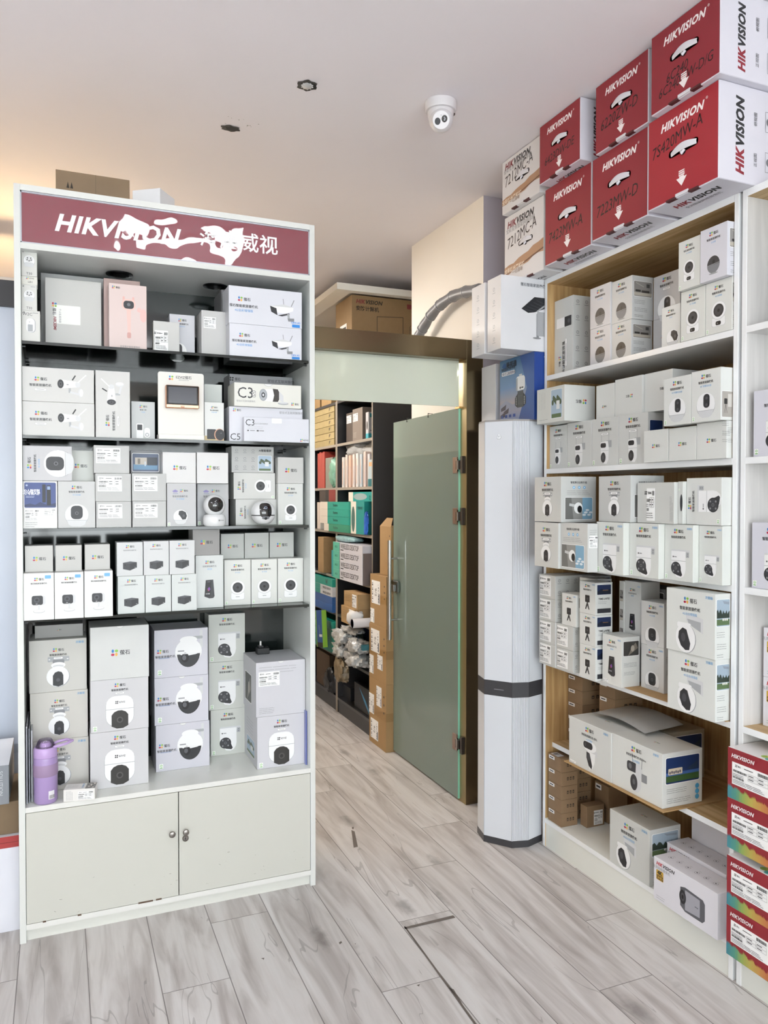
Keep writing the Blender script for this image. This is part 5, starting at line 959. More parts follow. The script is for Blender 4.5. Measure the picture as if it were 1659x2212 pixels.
def fk_top(f):
    f.bg = '#e5e4ec'
    for i in range(6): x, y = f.w * (.12 + .14 * i), f.h * .45; f.ell(x, y, .0085, .0085, '#4a4a52', 16); f.ell(x, y, .0076, .0076, '#e5e4ec', 16); f.rr(x - .0035, y - .0025, .007, .005, .001, '#4a4a52'); f.rect(x - .006, y + .014, .012, .001, MID)
kk = dict(base='#e5e4ec', top=fk_top, side=lambda f: (f.rr(f.w * .55, f.h * .25, f.w * .4, f.h * .45, .01, '#5b5c62'), f.rect(f.w * .4, f.h * .15, f.w * .06, f.h * .6, '#b9b8c2')))
pz = R(fourk, 'white 4K bullet camera box hanging over the bottom shelf edge', A0, 1.879, .098, 1412.5, 1551.7, 1848, **kk)
R(fourk, 'second white 4K box lying behind the overhanging one', A0, 1.980, .098, 1441, 1570, 1829, zt=pz + .012, **kk)
R(lambda f: (greek(f, f.w * .05, f.h * .3, f.w * .2, 2, .008), f.ell(f.w * .75, f.h * .3, f.w * .12, f.h * .2, '#5b5c62')), 'third white 4K box standing taller at the back of the bottom shelf', A0, 2.083, .1, 1494, 1590, 1770, zt=pz + .10, **kk)
# --- unit B (cut by the frame)
simple_o = simple('recorder', None, 1.99, 2.2, 1.36, 1.655, A5, A5 + .235, mat('#15171b', .25), bev=.004); tag(simple_o, 'black device standing on the top shelf at the right edge', 'device')
lc = std(pic_capsule, k=.5, cy=.32, ly=.88)
o = box('camera_box', .155, .14, .197, base='#dcdce6', front=lc, loc=(1.93, 1.728, A4), rz=-math.pi / 2); tag(o, 'lilac capsule camera box on the second shelf at the right edge', 'box')
o = box('camera_box', .155, .14, .197, base='#dcdce6', front=lc, loc=(1.93, 1.730, A3), rz=-math.pi / 2); tag(o, 'lilac capsule camera box on the third shelf at the right edge', 'box')
pz = A2
for lab in ('lower', 'upper'):
    o = box('camera_box', .29, .16, .150, base='#e5e4ec', front=fourk, loc=(1.985, 1.733, pz), rz=-math.pi / 2, side=kk['side']); tag(o, lab + ' 4K camera box on the fourth shelf at the right edge', 'box'); pz += .1508
# red colour-splash boxes
def splash(f, s0=0.0):
    w, h = f.w, f.h; r = random.Random(4); n = 90; cols = ['#3f8799', '#4f9486', '#93a95a', '#b8a952', '#c2964f', '#c27a48', '#bd6a47', '#b86048']
    for i in range(n):
        a, b_ = i / n, (i + 1) / n; t = (a + b_) / 2; y = .17 * (1 - t) ** 2.2 + .07 + .015 * math.sin(i * .9) + .045 * r.random() ** 3; q = min(6.99, t * 13); i0 = int(q); fr_ = round((q - i0) * 4) / 4; c = '#%02x%02x%02x' % tuple(int(int(cols[i0][k:k + 2], 16) * (1 - fr_) + int(cols[i0 + 1][k:k + 2], 16) * fr_) for k in (1, 3, 5))
        f.poly([(w * a, 0), (w * b_, 0), (w * (b_ + .004), h * y * .85), (w * (a + b_) / 2, h * (y + .03)), (w * a, h * y * .8)], c)
def redfront(f):
    w, h = f.w, f.h; f.rect(0, 0, w, h, '#93242f'); splash(f); f.text('HIKVISION', w * .045, h * .87, size=h * .105, c='#f1e9ea', bold=.035, shear=.25, align='l'); f.text('海康臻全彩', w * .6, h * .87, size=h * .13, c='#d8a9ac', bold=.02, align='l'); f.line(w * .62, h * .78, w * .9, h * .78, h * .012, '#7fa3b5')
def redtop(f): f.text('HIKVISION', f.w * .04, f.h * .8, size=.018, c=INK, bold=.035, shear=.25, align='l'); [f.ell(f.w * (.3 + .03 * i), f.h * (.1 + .05 * math.sin(i * 2)), .012, .012, ('#9db84f', '#d8c650', '#5fa7a0')[i % 3], 9) for i in range(14)]
XR_ = 1.853; zs = [AZ[0], .2755, .427]; lab4 = ['bottom red colour-splash box of the four by the right edge', 'second red colour-splash box from the bottom by the right edge', 'second red colour-splash box from the top by the right edge', 'top red colour-splash box of the four by the right edge']
zbs = [AZ[0] + .0004, .2735, .4476, .5996]; xs_ = [XR_] * 4
hz = [.1505, .1505, .1515, .1515]
for i in range(4):
    o = box('recorder_box', .37, .26, hz[i], base='#eceaea', front=redfront, top=redtop, loc=(xs_[i] - .0, 1.7415, zbs[i]), rz=-math.pi / 2, stick=('front', .045, .30, .36, .44)); tag(o, lab4[i], 'box')

# ================================================================ boxes on top of the right shelving
TZ = 2.4305
def handle(o, w, h, cx, cz, s, red=True):
    m = MB(); f = Face(m, (0, 0, 0), (1, 0, 0), (0, 0, 1), w, h); f.rr(w * cx - s * .5, h * cz - s * .09, s, s * .2, s * .1, '#1b1113'); f.ell(w * cx, h * cz + s * .09, s * .1, s * .06, '#1b1113', 14); f.ell(w * cx, h * cz - s * .1, s * .09, s * .06, '#1b1113', 14); m.build('hand_hole', o)
    m = MB(); pl = mat('#dcdce4', .25); n = 10; vs = []; fs = []
    for i in range(n + 1):
        t = i / n; x = w * cx - s * .4 + s * .86 * t; b = math.sin(math.pi * t); y = -.002 - .006 * b; zc = h * cz + s * .05 * b - s * .01; hw = s * (.06 + .035 * b)
        vs += [(x, y, zc - hw), (x, y - .002, zc + hw * .3), (x, y, zc + hw)]
    for i in range(n): a = i * 3; fs += [[a, a + 3, a + 4, a + 1], [a + 1, a + 4, a + 5, a + 2]]
    m.mesh(vs, fs, pl, True); m.tube([(w * cx - s * .05, -.003, h * cz - s * .06), (w * cx, -.007, h * cz - s * .13), (w * cx + s * .06, -.003, h * cz - s * .05)], s * .035, pl, 8); m.build('carry_handle', o)
def tabs(o, w):
    for a, b_, dark in ((.28, .42, 1), (.60, .74, 1), (.42, .60, 0)):
        simple('bottom_tab', o, w * a, w * b_, -.004, .012, -.0004 if dark else .002, .006 if dark else .012, mat('#4a1a20', .6) if dark else mat('#d9d9df', .4), bev=.001)
def hik(lab, zb, X, ys, h, hand, ang=4, side_words=True, d=.34, hx=.5, hy=.56, wy=.83, wx=.5, ay=.2, ay2=.42, frame='#8f2431', sz=.15, grp=None, arrow=True, rz=0):
    y0, y1 = ys; w = y0 - y1 - .001
    def fr(f):
        f.rect(f.w * .004, f.h * .012, f.w * .985, f.h * .982, frame); f.text('HIKVISION', f.w * wx, f.h * wy, width=f.w * .62, c='#f6f2f4', bold=.04, shear=.28); f.text('®', f.w * (wx + .34), f.h * (wy + .05), size=f.w * .04, c='#f6f2f4')
        for t, x, y, s_ in hand: f.text(t, f.w * x, f.h * y, size=f.w * s_, c='#170c10', bold=0.0, shear=.25, ang=ang, sy=1.25)
        if arrow:
            x, y, s = f.w * .5, f.h * ay, f.w * .075
            f.poly([(x, y - s * 1.2), (x + s, y), (x + s * .45, y), (x + s * .45, y + s * .2), (x - s * .45, y + s * .2), (x - s * .45, y), (x - s, y)], '#f4eef0'); f.rect(x - s * .55, y + s * .25, s * 1.1, s * .5, '#f4eef0'); f.text('FRONT', x, y + s * .5, width=s * 1.0, c=frame, bold=.03); f.rect(x - s * .55, y + s * .85, s * 1.1, s * .16, '#f4eef0')
    def sd(f):
        g = f.rot(90); twotone(g, g.w * .08, g.h * .76, g.w * .15, '#8f2a38', INK, .05)
        for zc in (.26, .68):
            x, y, s = f.w * .62, f.h * zc, f.w * .16; 
            for a, b_, c_, d_ in ((-.5, -.9, .6, -.9), (-.5, .9, .6, .9), (-.5, -.9, -.5, .9)): f.line(x + a * s, y + b_ * s * .6, x + c_ * s, y + d_ * s * .6, .0012, '#55565c')
            f.rr(x - .2 * s, y - .5 * s, s * .9, s, s * .25, '#66676d'); f.rr(x - .2 * s + .0012, y - .5 * s + .0012, s * .9 - .0024, s - .0024, s * .25, '#dedce6'); f.ell(x - .3 * s, y, s * .14, s * .2, '#77787e'); f.text('正视图' if zc < .5 else '俯视图', f.w * .42, y, size=f.w * .04, c=INK, ang=90)
    def bt_(f):
        twotone(f, f.w * .2, f.h * .84, f.w * .12, '#8f2431', INK, .05); f.text('全彩智能网络摄像机', f.w * .5, f.h * .74, size=f.w * .055, c='#77787e'); f.text('实物全彩', f.w * .6, f.h * .52, size=f.w * .12, c=INK, bold=.0); f.poly([(f.w * .25, f.h * .3), (f.w * .6, f.h * .28), (f.w * .5, f.h * .36), (f.w * .42, f.h * .36), (f.w * .4, f.h * .4), (f.w * .35, f.h * .34)], '#8b8c96')
    o = box('camera_carton', w, d, h, base='#dedce6', front=fr, side=sd, bottom=bt_, loc=(X, y0, zb), rz=-math.pi / 2 + rz, bev=.002); tag(o, lab, 'carton'); handle(o, w, h, hx, hy, w * .42); tabs(o, w); return zb + h + .0006
b_h = lambda X, x, y: on(0, X, x, y)[2] - TZ
X1, X2, X3 = 1.815, 1.797, 1.777
y1_ = (on(0, X1, 1178, 500)[1], on(0, X1, 1278, 470)[1]); y2_ = (on(0, X2, 1280, 440)[1], on(0, X2, 1400.5, 360)[1]); y3_ = (on(0, X3, 1401, 360)[1], on(0, X3, 1554, 260)[1])
t1 = hik('lower left red camera carton marked 7423MW-A on the right shelving', TZ, X1, y1_, b_h(X1, 1177, 412), [('7423MW-A', .45, .36, .155)], hx=.5, hy=.54)
t2 = hik('lower middle red camera carton marked 7223MW-D on the right shelving', TZ, X2, y2_, b_h(X2, 1279, 348), [('7223MW-D', .46, .35, .155)], hx=.5, hy=.58)
t3 = hik('lower right red camera carton marked 7S420MW-A on the right shelving', TZ, X3, y3_, b_h(X3, 1401, 267), [('7S420MW-A', .42, .66, .14)], hx=.52, hy=.5, wy=.84, ang=8, frame='#a32431')
def upper(lab, px0, px1, py, ztop_px, hand, Xg, zb, **k):
    a = on(0, Xg, px0, py); b_ = on(0, Xg, px1, py); zt = on(0, Xg, *ztop_px)[2]; return hik(lab, zb, Xg, (a[1], b_[1]), min(zt, CEIL - .003) - zb, hand, **k)
def xfit(zb, x, y):   # distance of a bottom corner from its height
    return on(2, zb, x, y)[0]
upper('upper left red camera carton marked 6423DW-DE near the ceiling', 1166, 1254, 340, (1167.7, 247), [('6423DW-DE', .5, .36, .135)], max(1.72, xfit(t1, 1164.8, 401)), max(t1, 0), d=.30)
zu = max(t2, t1)
upper('upper middle red camera carton marked 6220ZW-D near the ceiling', 1287, 1401, 260, (1287.5, 157), [('6220ZW-D', .46, .40, .15)], xfit(t2, 1286.8, 336), t2, d=.32)
upper('upper right red camera carton marked 6C240MW near the ceiling', 1407, 1556, 200, (1412, 54), [('6C240', .4, .36, .12), ('6C240MW-D/G', .52, .24, .12)], xfit(t3, 1406, 252.8), t3, d=.34)
def whitefr(hand):
    def d(f):
        w, h = f.w, f.h; twotone(f, w * .08, h * .87, w * .13, '#7c2b33', INK); f.text('全彩变焦智能网络球机', w * .42, h * .79, size=w * .075, c=MID)
        P = [(0, h * .17)]; 
        for i in range(9): P.append((w * i / 8, h * (.17 + .1 * (i / 8) ** 1.2 - .02 * math.sin(i * 1.7))))
        Q = [(w * i / 8, h * (.27 + .17 * (i / 8) ** 1.2 + .012 * math.sin(i * 2.3))) for i in range(8, -1, -1)]
        f.poly(P[1:] + Q, '#b08a6c'); f.poly([(0, h * .18), (w * .3, h * .2), (w * .7, h * .27), (w, h * .31), (w, h * .29), (w * .6, h * .23), (0, h * .165)], '#6d4a38'); f.text('全彩感光黑科技', w * .27, h * .22, size=w * .075, c='#e8dccb', bold=.02); f.text('一切清晰', w * .35, h * .165, size=w * .07, c='#8a6a50')
        f.text('7212MC-A', w * .45, h * .66, size=w * .17, c='#2a2326', bold=-.005, shear=.25, ang=10, sy=1.3)
    return d
yw = (on(0, 1.83, 1090, 540)[1], on(0, 1.82, 1171, 500)[1]); hw_ = on(0, 1.83, 1090, 473)[2] - TZ
def wbot(f): f.text('HIKVISION', f.w * .5, f.h * .8, width=f.w * .5, c=INK, bold=.04, shear=.25); f.text('全彩网络球机', f.w * .6, f.h * .7, size=f.w * .05, c=MID); f.poly([(f.w * .5, f.h * .4), (f.w * .8, f.h * .4), (f.w * .68, f.h * .5), (f.w * .6, f.h * .46)], '#9b9ca6')
o = box('camera_carton', yw[0] - yw[1] - .004, .3, hw_, base='#e3e2e4', front=whitefr(0), bottom=wbot, loc=(1.83, yw[0], TZ), rz=-math.pi / 2, bev=.002); tag(o, 'lower white camera carton marked 7212MC-A on the right shelving', 'carton'); handle(o, yw[0] - yw[1], hw_, .55, .52, .11); tabs(o, yw[0] - yw[1])
xw = xfit(TZ + hw_ + .001, 1085, 466); ya = on(0, xw, 1085, 400)[1]; yb = on(0, xw, 1166, 350)[1]; hw2 = min(on(0, xw, 1085, 325)[2], CEIL - .003) - TZ - hw_ - .001
o = box('camera_carton', ya - yb, .3, hw2, base='#e3e2e4', front=whitefr(0), loc=(xw, ya, TZ + hw_ + .001), rz=-math.pi / 2, bev=.002); tag(o, 'upper white camera carton marked 7212MC-A below the ceiling', 'carton'); handle(o, ya - yb, hw2, .55, .52, .11); tabs(o, ya - yb)

# ================================================================ standing air conditioner
AT = 1.834
foot = [(1.719, 3.02), (1.700, 2.93), (1.778, 2.826), (1.850, 2.808), (1.937, 2.836), (1.952, 3.02), (1.90, 3.10), (1.78, 3.10)]
ac = tag(empty('standing_air_conditioner', (1.83, 2.96, 0)), 'tall white floor-standing air conditioner with a dark waist band', 'air conditioner')
ox, oy = 1.83, 2.96
fp = [(x - ox, y - oy) for x, y in foot]
def ins(k): return [(x * k, y * k) for x, y in fp]
acw = mat('#d6dae1', .18, coat=.6); acs = mat('#dfe3e9', .3); drk = mat('#3a3a3e', .35)
rib, nt, b = nodes('ribbed_plastic'); b.inputs['Base Color'].default_value = (*lin('#d2d5dc'), 1); b.inputs['Roughness'].default_value = .35
tc = nt.nodes.new('ShaderNodeTexCoord'); wv = nt.nodes.new('ShaderNodeTexWave'); wv.inputs['Scale'].default_value = 45; nt.links.new(tc.outputs['Object'], wv.inputs['Vector']); bp = nt.nodes.new('ShaderNodeBump'); bp.inputs['Strength'].default_value = .9; bp.inputs['Distance'].default_value = .002
nt.links.new(wv.outputs['Fac'], bp.inputs['Height']); nt.links.new(bp.outputs[0], b.inputs['Normal'])
def colm(name, z0, z1, k, top, sides):
    m = MB(); m.prism(ins(k), z0, z1, top, sides); return m.build(name, ac)
colm('base', 0, .028, 1.0, drk, [drk] * 8); S8 = [acw, acw, rib, acs, acs, acs, acs, acs]
colm('lower_body', .0285, .645, .985, acw, S8); colm('waist_band', .6455, .710, .988, drk, [drk] * 8); up_ = colm('upper_body', .7105, AT - .008, .985, acw, S8); colm('top_cap', AT - .0078, AT, .975, mat('#b8b2ae', .5), [mat('#9b9896', .5)] * 8)
A_, B_ = Vector((*fp[1], 0)) * .985, Vector((*fp[2], 0)) * .985; uu = (B_ - A_).normalized(); wid = (B_ - A_).length
m = MB(); f = Face(m, A_, uu, (0, 0, 1), wid, AT); z = AT - .075; f.rr(wid * .5 - .010, z - .009, .020, .018, .005, '#9fa3aa'); f.rr(wid * .5 - .0085, z - .0075, .017, .0165, .004, '#e9edf2'); f.rect(wid * .5 - .0055, z + .0005, .011, .01, '#9fa3aa'); f.rect(wid * .5 - .0038, z + .001, .0076, .011, '#e9edf2'); f.line(wid * .5, z - .001, wid * .5, z + .006, .002, '#9fa3aa'); m.build('maker_mark', up_); m = MB(); f = Face(m, A_, uu, (0, 0, 1), wid, AT); f.ell(wid * .5, 1.44, .003, .003, '#aeb3ba', 12); f.ell(wid * .5, 1.44, .002, .002, '#e9edf2', 12); m.build('sensor_dot', up_)
m = MB()
for q in (1, 2, 3): p = Vector((*fp[q], 0)) * .987; m.box(p.x - .0012, p.x + .0012, p.y - .0012, p.y + .0012, .03, .644, mat('#b9bec6', .3)); m.box(p.x - .0012, p.x + .0012, p.y - .0012, p.y + .0012, .711, AT - .009, mat('#b9bec6', .3))
m.build('panel_seams', ac)
m = MB(); f = Face(m, Vector((*fp[1], 0)) * .988, uu, (0, 0, 1), wid, AT); f.rect(wid * .35, .672, wid * .35, .003, '#8b8c91'); m.build('band_lettering', ac)
# blue dome camera box on it and the two tall white boxes
bl, nt, b = nodes('blue_sky_print'); tc = nt.nodes.new('ShaderNodeTexCoord'); sx_ = nt.nodes.new('ShaderNodeSeparateXYZ'); nt.links.new(tc.outputs['Object'], sx_.inputs[0]); cr = nt.nodes.new('ShaderNodeValToRGB'); mr = nt.nodes.new('ShaderNodeMapRange'); mr.inputs[2].default_value = .29
nt.links.new(sx_.outputs[2], mr.inputs[0]); nt.links.new(mr.outputs[0], cr.inputs[0]); E_ = cr.color_ramp.elements; E_[0].color = (*lin('#7d95c4'), 1); E_[1].color = (*lin('#3c6a94'), 1); e = E_.new(.3); e.color = (*lin('#b3a9ac'), 1); e = E_.new(.55); e.color = (*lin('#6f8fbb'), 1); nt.links.new(cr.outputs[0], b.inputs['Base Color']); b.inputs['Roughness'].default_value = .3
def bluef(f):
    w, h = f.w, f.h; f.rect(0, 0, w, h, bl); f.poly([(w * .55, 0), (w, 0), (w, h), (w * .6, h), (w * .8, h * .5)], mat('#3f5f9f', .3))
    f.poly([(0, h * .3), (w * .2, h * .36), (w * .4, h * .28), (w * .6, h * .33), (w * .6, h * .2), (0, h * .2)], '#9fa3b8')
    for x, y in ((.04, .25), (.12, .19), (.02, .14)): f.poly([(w * x, h * y), (w * (x + .16), h * (y + .05)), (w * (x + .14), h * (y - .03)), (w * x, h * (y - .05))], '#5a5560')
    pic_bigdome(Pic(f, w * .62, h * .44, h * .36)); f.poly([(w * .07, h * .9), (w * .14, h * .95), (w * .2, h * .93), (w * .2, h * .86), (w * .12, h * .87)], '#2c5a9a'); f.text('皓视通', w * .36, h * .91, size=w * .1, c='#17233a', bold=.03); f.text('智能监控 守护平安', w * .26, h * .85, size=w * .05, c='#22304a', bold=.02)
    f.rr(w * .05, h * .75, w * .42, h * .06, h * .03, '#f1f3f7'); f.text('全彩网络高清球机', w * .26, h * .78, size=w * .055, c='#2b3b66', bold=.02)
    for i in range(4): f.rr(w * (.05 + .12 * i), h * .09, w * .07, h * .045, .001, '#2e4f98')
def bluesd(f):
    w, h = f.w, f.h; f.poly([(w * .4, h * .93), (w * .55, h * .97), (w * .9, h * .97), (w * .85, h * .92), (w * .5, h * .91)], '#eef1f6'); f.text('HD', w * .72, h * .78, size=w * .28, c='#e9ecf4', bold=.05)
    for i in range(3): f.rr(w * .45, h * (.55 - .17 * i), w * .4, h * .08, .004, '#6d86c4'); f.rr(w * .47, h * (.553 - .17 * i), w * .36, h * .074, .004, '#24489a'); f.ell(w * .62, h * (.59 - .17 * i), .006, .006, '#e6ebf6', 10)
XBL = on(1, 2.812, 1154, 820)[0]; Yb0, Yb1 = on(0, XBL, 1080, 830)[1], 2.812; o = box('dome_camera_box', Yb0 - Yb1, .12, .289, base='#24489a', front=bluef, side=bluesd, loc=(XBL, Yb0, AT + .0004), rz=-math.pi / 2, bev=.0015); tag(o, 'blue dome camera box standing on top of the air conditioner', 'box')
BT = AT + .0004 + .2894
# tall white pair: rests on the blue box and a hidden carton behind it
o = box('carton', .13, .10, .289, base='#d9d9dd', loc=(1.88, 3.27, AT + .0004), rz=-math.pi / 2); tag(o, 'white carton mostly hidden behind the blue dome camera box', 'carton')
def iconcol(f):
    f.bg = '#e9ebef'; g = f.sub(f.w * .2, f.h * .05, f.w * .6, f.h * .85); g.bg = f.bg; icon_grid(1, 5, '#aab0b8')(g)
def bigside(f): pic_solar(Pic(f, f.w * .55, f.h * .44, f.h * .42)); f.text('萤石智能家居摄像机', f.w * .55, f.h * .9, size=f.h * .05, c='#77797f', bold=.02)
XB = on(1, 2.812, 1082, 680)[0]
ya, yb, yc, yd = on(0, XB, 1019, 680)[1], on(0, XB, 1047, 680)[1], on(0, XB, 1053, 680)[1], on(0, XB, 1082, 680)[1]; zt_ = on(0, XB, 1082, 592)[2]; zb_ = BT + .0006
o = box('camera_box', ya - yb, .27, zt_ - zb_, base='#e9ebef', front=iconcol, side=bigside, loc=(XB, ya, zb_), rz=-math.pi / 2, bev=.0015); tag(o, 'left of two tall white boxes stacked above the air conditioner', 'box')
o = box('camera_box', yc - yd, .30, zt_ - zb_, base='#e9ebef', front=iconcol, side=bigside, loc=(XB, yc, zb_), rz=-math.pi / 2, bev=.0015); tag(o, 'right tall white box with solar camera picture above the air conditioner', 'box')

# ================================================================ glazed doorway
brz, nt, b = nodes('bronze_steel'); b.inputs['Base Color'].default_value = (*lin('#7d7058'), 1); b.inputs['Metallic'].default_value = 1; b.inputs['Roughness'].default_value = .22; b.inputs['Anisotropic'].default_value = .5
DY0, DY1 = 3.31, 3.37
gold = mat('#9a8862', .3, metal=.7)
m = MB(); m.box(1.8205, 1.9105, DY0, 3.42, 0, 2.262, brz, {'x-': gold}, .001); struct(m.build('trim_5'))
m = MB(); m.box(.70, 1.8200, DY0, 3.42, 2.167, 2.262, brz, None, .001); struct(m.build('trim_6'))
m = MB(); m.box(.70, .76, DY0, 3.42, 0, 2.1665, brz, None, .001); struct(m.build('trim_7'))
g_tr = glass('frosted_transom_glass', (.85, .92, .86), .75, (.92, .97, .90), .05, 1.5)
tr = MB(); tr.box(.762, 1.802, 3.362, 3.372, 1.945, 2.166, g_tr); struct(tr.build('window_2'))
simple('edge_seal', None, 1.8025, 1.8045, 3.362, 3.372, 1.945, 2.166, mat('#cfe3dc', .3)); struct(bpy.data.objects['edge_seal']); bpy.data.objects['edge_seal'].name = 'trim_8'
struct(simple('trim_9', None, 1.8045, 1.8202, 3.355, 3.40, 1.936, 1.945, mat('#c9a263', .4, metal=.5)))
# open glass door leaf
g_dr = glass('greenish_door_glass', (.94, 1.0, .97), .46, (.80, 1.0, .90), .02, 1.75)
dl = empty('door_1', (1.815, 3.372, 0)); struct(dl)
simple('glass_leaf', dl, -.006, .006, 0, .80, .012, 1.938, g_dr, {'y-': mat('#8fd6bd', .15, spec=.8), 'y+': mat('#9fcdb8', .2), 'z+': mat('#a9c4b6', .2)})
stl = mat('#c9c6c4', .2, metal=1); hb = mat('#8c7c73', .35, metal=.9)
for z in (1.16 + .405, 1.16 + .0 + .083, .165 + .0):
    pass
for ypx in (1005, 1115, 1604):
    z = on(0, 1.815, 990, ypx)[2]; m = MB(); m.box(-.013, .013, .004, .048, z - .04, z + .04, mat('#a08b80', .3, metal=.8), None, .002); m.box(-.02, .012, -.03, .004, z - .022, z + .022, mat('#55524f', .3, metal=.9), None, .002); m.box(-.014, .0055, -.052, -.032, z - .042, z + .042, mat('#5d5753', .3, metal=.9), None, .002); m.box(-.0215, -.015, -.016, -.008, z - .03, z + .03, stl); m.build('hinge', dl)
# pull handle: two bars bolted through the glass
zt2, zb2 = on(0, 1.76, 847, 1168)[2], on(0, 1.76, 849, 1385)[2]
hx_ = -.055; hy_ = .745
m = MB()
for sx__ in (hx_, ): m.tube([(sx__, hy_, zb2), (sx__, hy_, zt2)], .0115, mat('#c7c7c5', .12, metal=1), 18)
for z in (on(0, 1.76, 849, 1208)[2], on(0, 1.76, 849, 1342)[2]): m.tube([(hx_, hy_, z), (-.0065, hy_, z)], .006, stl, 12)
m.build('pull_handle', dl)
m = MB(); zl = on(0, 1.8, 860, 1268)[2]; m.box(-.026, -.0065, .70, .79, zl - .035, zl + .035, mat('#8b9390', .15, metal=1), None, .006); m.box(-.034, -.026, .735, .76, zl - .03, zl + .012, stl, None, .003); m.build('lock', dl)
# over-door hook rail
hk = tag(empty('over_door_hook', (1.815, 3.70, 1.9385)), 'thin wire hook rack hung over the top of the glass door', 'hook rack'); bw = mat('#3c3f41', .35, metal=.6)
m = MB()
for y in (0, .27): m.tube([(-.012, y, -.045 + .03), (-.012, y, .006), (.012, y, .006), (.012, y, -.18)], .003, bw, 6)
for z in (-.10, -.125): m.tube([(.0145, -.02, z), (.0145, .32, z)], .0018, bw, 6)
for y in (.05, .12, .19, .25): m.tube([(.0165, y, -.10), (.0165, y, -.17), (.024, y, -.185), (.032, y, -.175)], .0018, bw, 6)
m.build('wire_frame', hk)

# insulated pipe from the air conditioner
pp = [on(0, 1.84, *p) for p in ((900, 740), (905, 725), (925, 690), (950, 660), (985, 637), (1020, 628))]; pp = [tuple(p) for p in pp] + [(1.845, 3.17, 2.47)]
def dens(P, n=5):
    out = []; P = [Vector(p) for p in P]
    for i in range(len(P) - 1):
        p0, p1, p2, p3 = P[max(i - 1, 0)], P[i], P[i + 1], P[min(i + 2, len(P) - 1)]
        for k in range(n): t = k / n; out.append(.5 * ((2 * p1) + (p2 - p0) * t + (2 * p0 - 5 * p1 + 4 * p2 - p3) * t * t + (3 * p1 - p0 - 3 * p2 + p3) * t ** 3))
    return out + [P[-1]]
dp = dens(pp); m = MB(); m.tube(dp, [.027 + .0025 * math.sin(i * 1.7) for i in range(len(dp))], mat('#77787c', .4), 14); pi_ = m.build('pipe', None); tag(pi_, 'grey taped air-conditioner pipe curving over the doorway', 'pipe')
for i in range(3, len(dp) - 2, 4): m = MB(); d = (dp[i + 1] - dp[i]).normalized(); m.tube([dp[i], dp[i] + d * .006], .0305, mat('#8f9094', .35), 14); m.build('tape_wrap', pi_)

# ================================================================ ceiling dome camera
dcm = tag(empty('ceiling_camera', (1.318, 2.60, CEIL)), 'white turret security camera fixed to the ceiling', 'security camera')
cw_ = mat('#dcdadd', .3)
m = MB(); m.lathe([(.058, -.0005), (.0585, -.004), (.059, -.028), (.056, -.034), (.049, -.035)], cw_, 36); m.build('mount_ring', dcm)
m = MB(); m.lathe([(.0, -.036), (.049, -.0355), (.049, -.045), (.041, -.08), (.036, -.085), (0, -.085)], cw_, 32, cap=False); col = m.build('collar', dcm)
look = Vector((-.42, -.80, -.38)).normalized(); Rb = .043; cc = Vector((-.006, -.016, -.074)); m = MB(); m.lathe([(Rb * math.cos(math.radians(t)), Rb * math.sin(math.radians(t))) for t in range(-88, 62, 8)] + [(Rb * .47, Rb * .88), (0, Rb * .88)], cw_, 32, Matrix.Translation(cc) @ look.to_track_quat('Z', 'Y').to_matrix().to_4x4()); eye = m.build('eyeball', dcm)
q = look.to_track_quat('Z', 'Y').to_matrix(); su = Vector((0, 0, 1)).cross(look).normalized(); sv = look.cross(su)
m = MB(); pc = cc + look * (Rb * .88)
def dsk(c, r, mt_, e=0, sy=1): c = c + look * e; m.face([c + su * r * math.cos(k * math.pi / 12) + sv * r * sy * math.sin(k * math.pi / 12) for k in range(24)], mt_)
dsk(pc, .0305, mat('#e6e5e9', .3), .0006); dsk(pc - su * .0125 - sv * .004, .0105, mat('#2b2b31', .35), .0012, 1.15); dsk(pc + su * .0125 + sv * .0035, .0105, mat('#22232a', .08, coat=1), .0012, 1.15)
for a, b_ in ((0, .004), (0, -.004), (.002, 0)): dsk(pc + su * (.0125 + a) + sv * (.0035 + b_), .0028, mat('#8d8f98', .2), .0018)
dsk(pc + sv * .016, .0012, mat('#3a3a3e', .4), .0012); m.build('lens_plate', eye)
m = MB(); m.box(.040, .0445, -.030, -.012, -.050, -.044, mat('#5b4a4a', .4)); m.build('maker_mark', col)
# ================================================================ stock room behind the doorway
BX = 1.79; blk = mat('#2b2c2f', .35); edge = mat('#9a9084', .4)
CZs = [.105, .40, .69, .953, 1.265, 1.570, 1.873]
def blackunit(y0, y1, lab):
    t = tag(empty('stock_shelf', (BX, y1, 0)), lab, 'shelving'); W = y1 - y0; D = .62
    for a in (0, W - .018): simple('side_panel', t, 0, D, -a - .018, -a, 0, 2.17, blk, {'x-': edge})
    simple('back_panel', t, D - .01, D, -W + .018, -.018, 0, 2.17, blk); simple('top_board', t, 0, D - .01, -W + .018, -.018, 2.152, 2.17, blk)
    for z in CZs: simple('shelf', t, 0, D - .01, -W + .018, -.018, z - .018, z, blk, {'x-': edge if z > .9 else mat('#4a4a4c', .35)})  # pale front edges on upper shelves only: light painted into the colour
    simple('kick_board', t, .004, .02, -W + .018, -.018, 0, CZs[0] - .02, blk)
blackunit(4.45, 5.128, 'nearer black stock shelving beyond the doorway'); blackunit(5.130, 5.81, 'farther black stock shelving beyond the doorway'); blackunit(5.812, 6.5, 'farthest black stock shelving, mostly hidden by the display cabinet')
C0, C1, C2, C3, C4, C5, C6 = [z_ + .0004 for z_ in CZs]
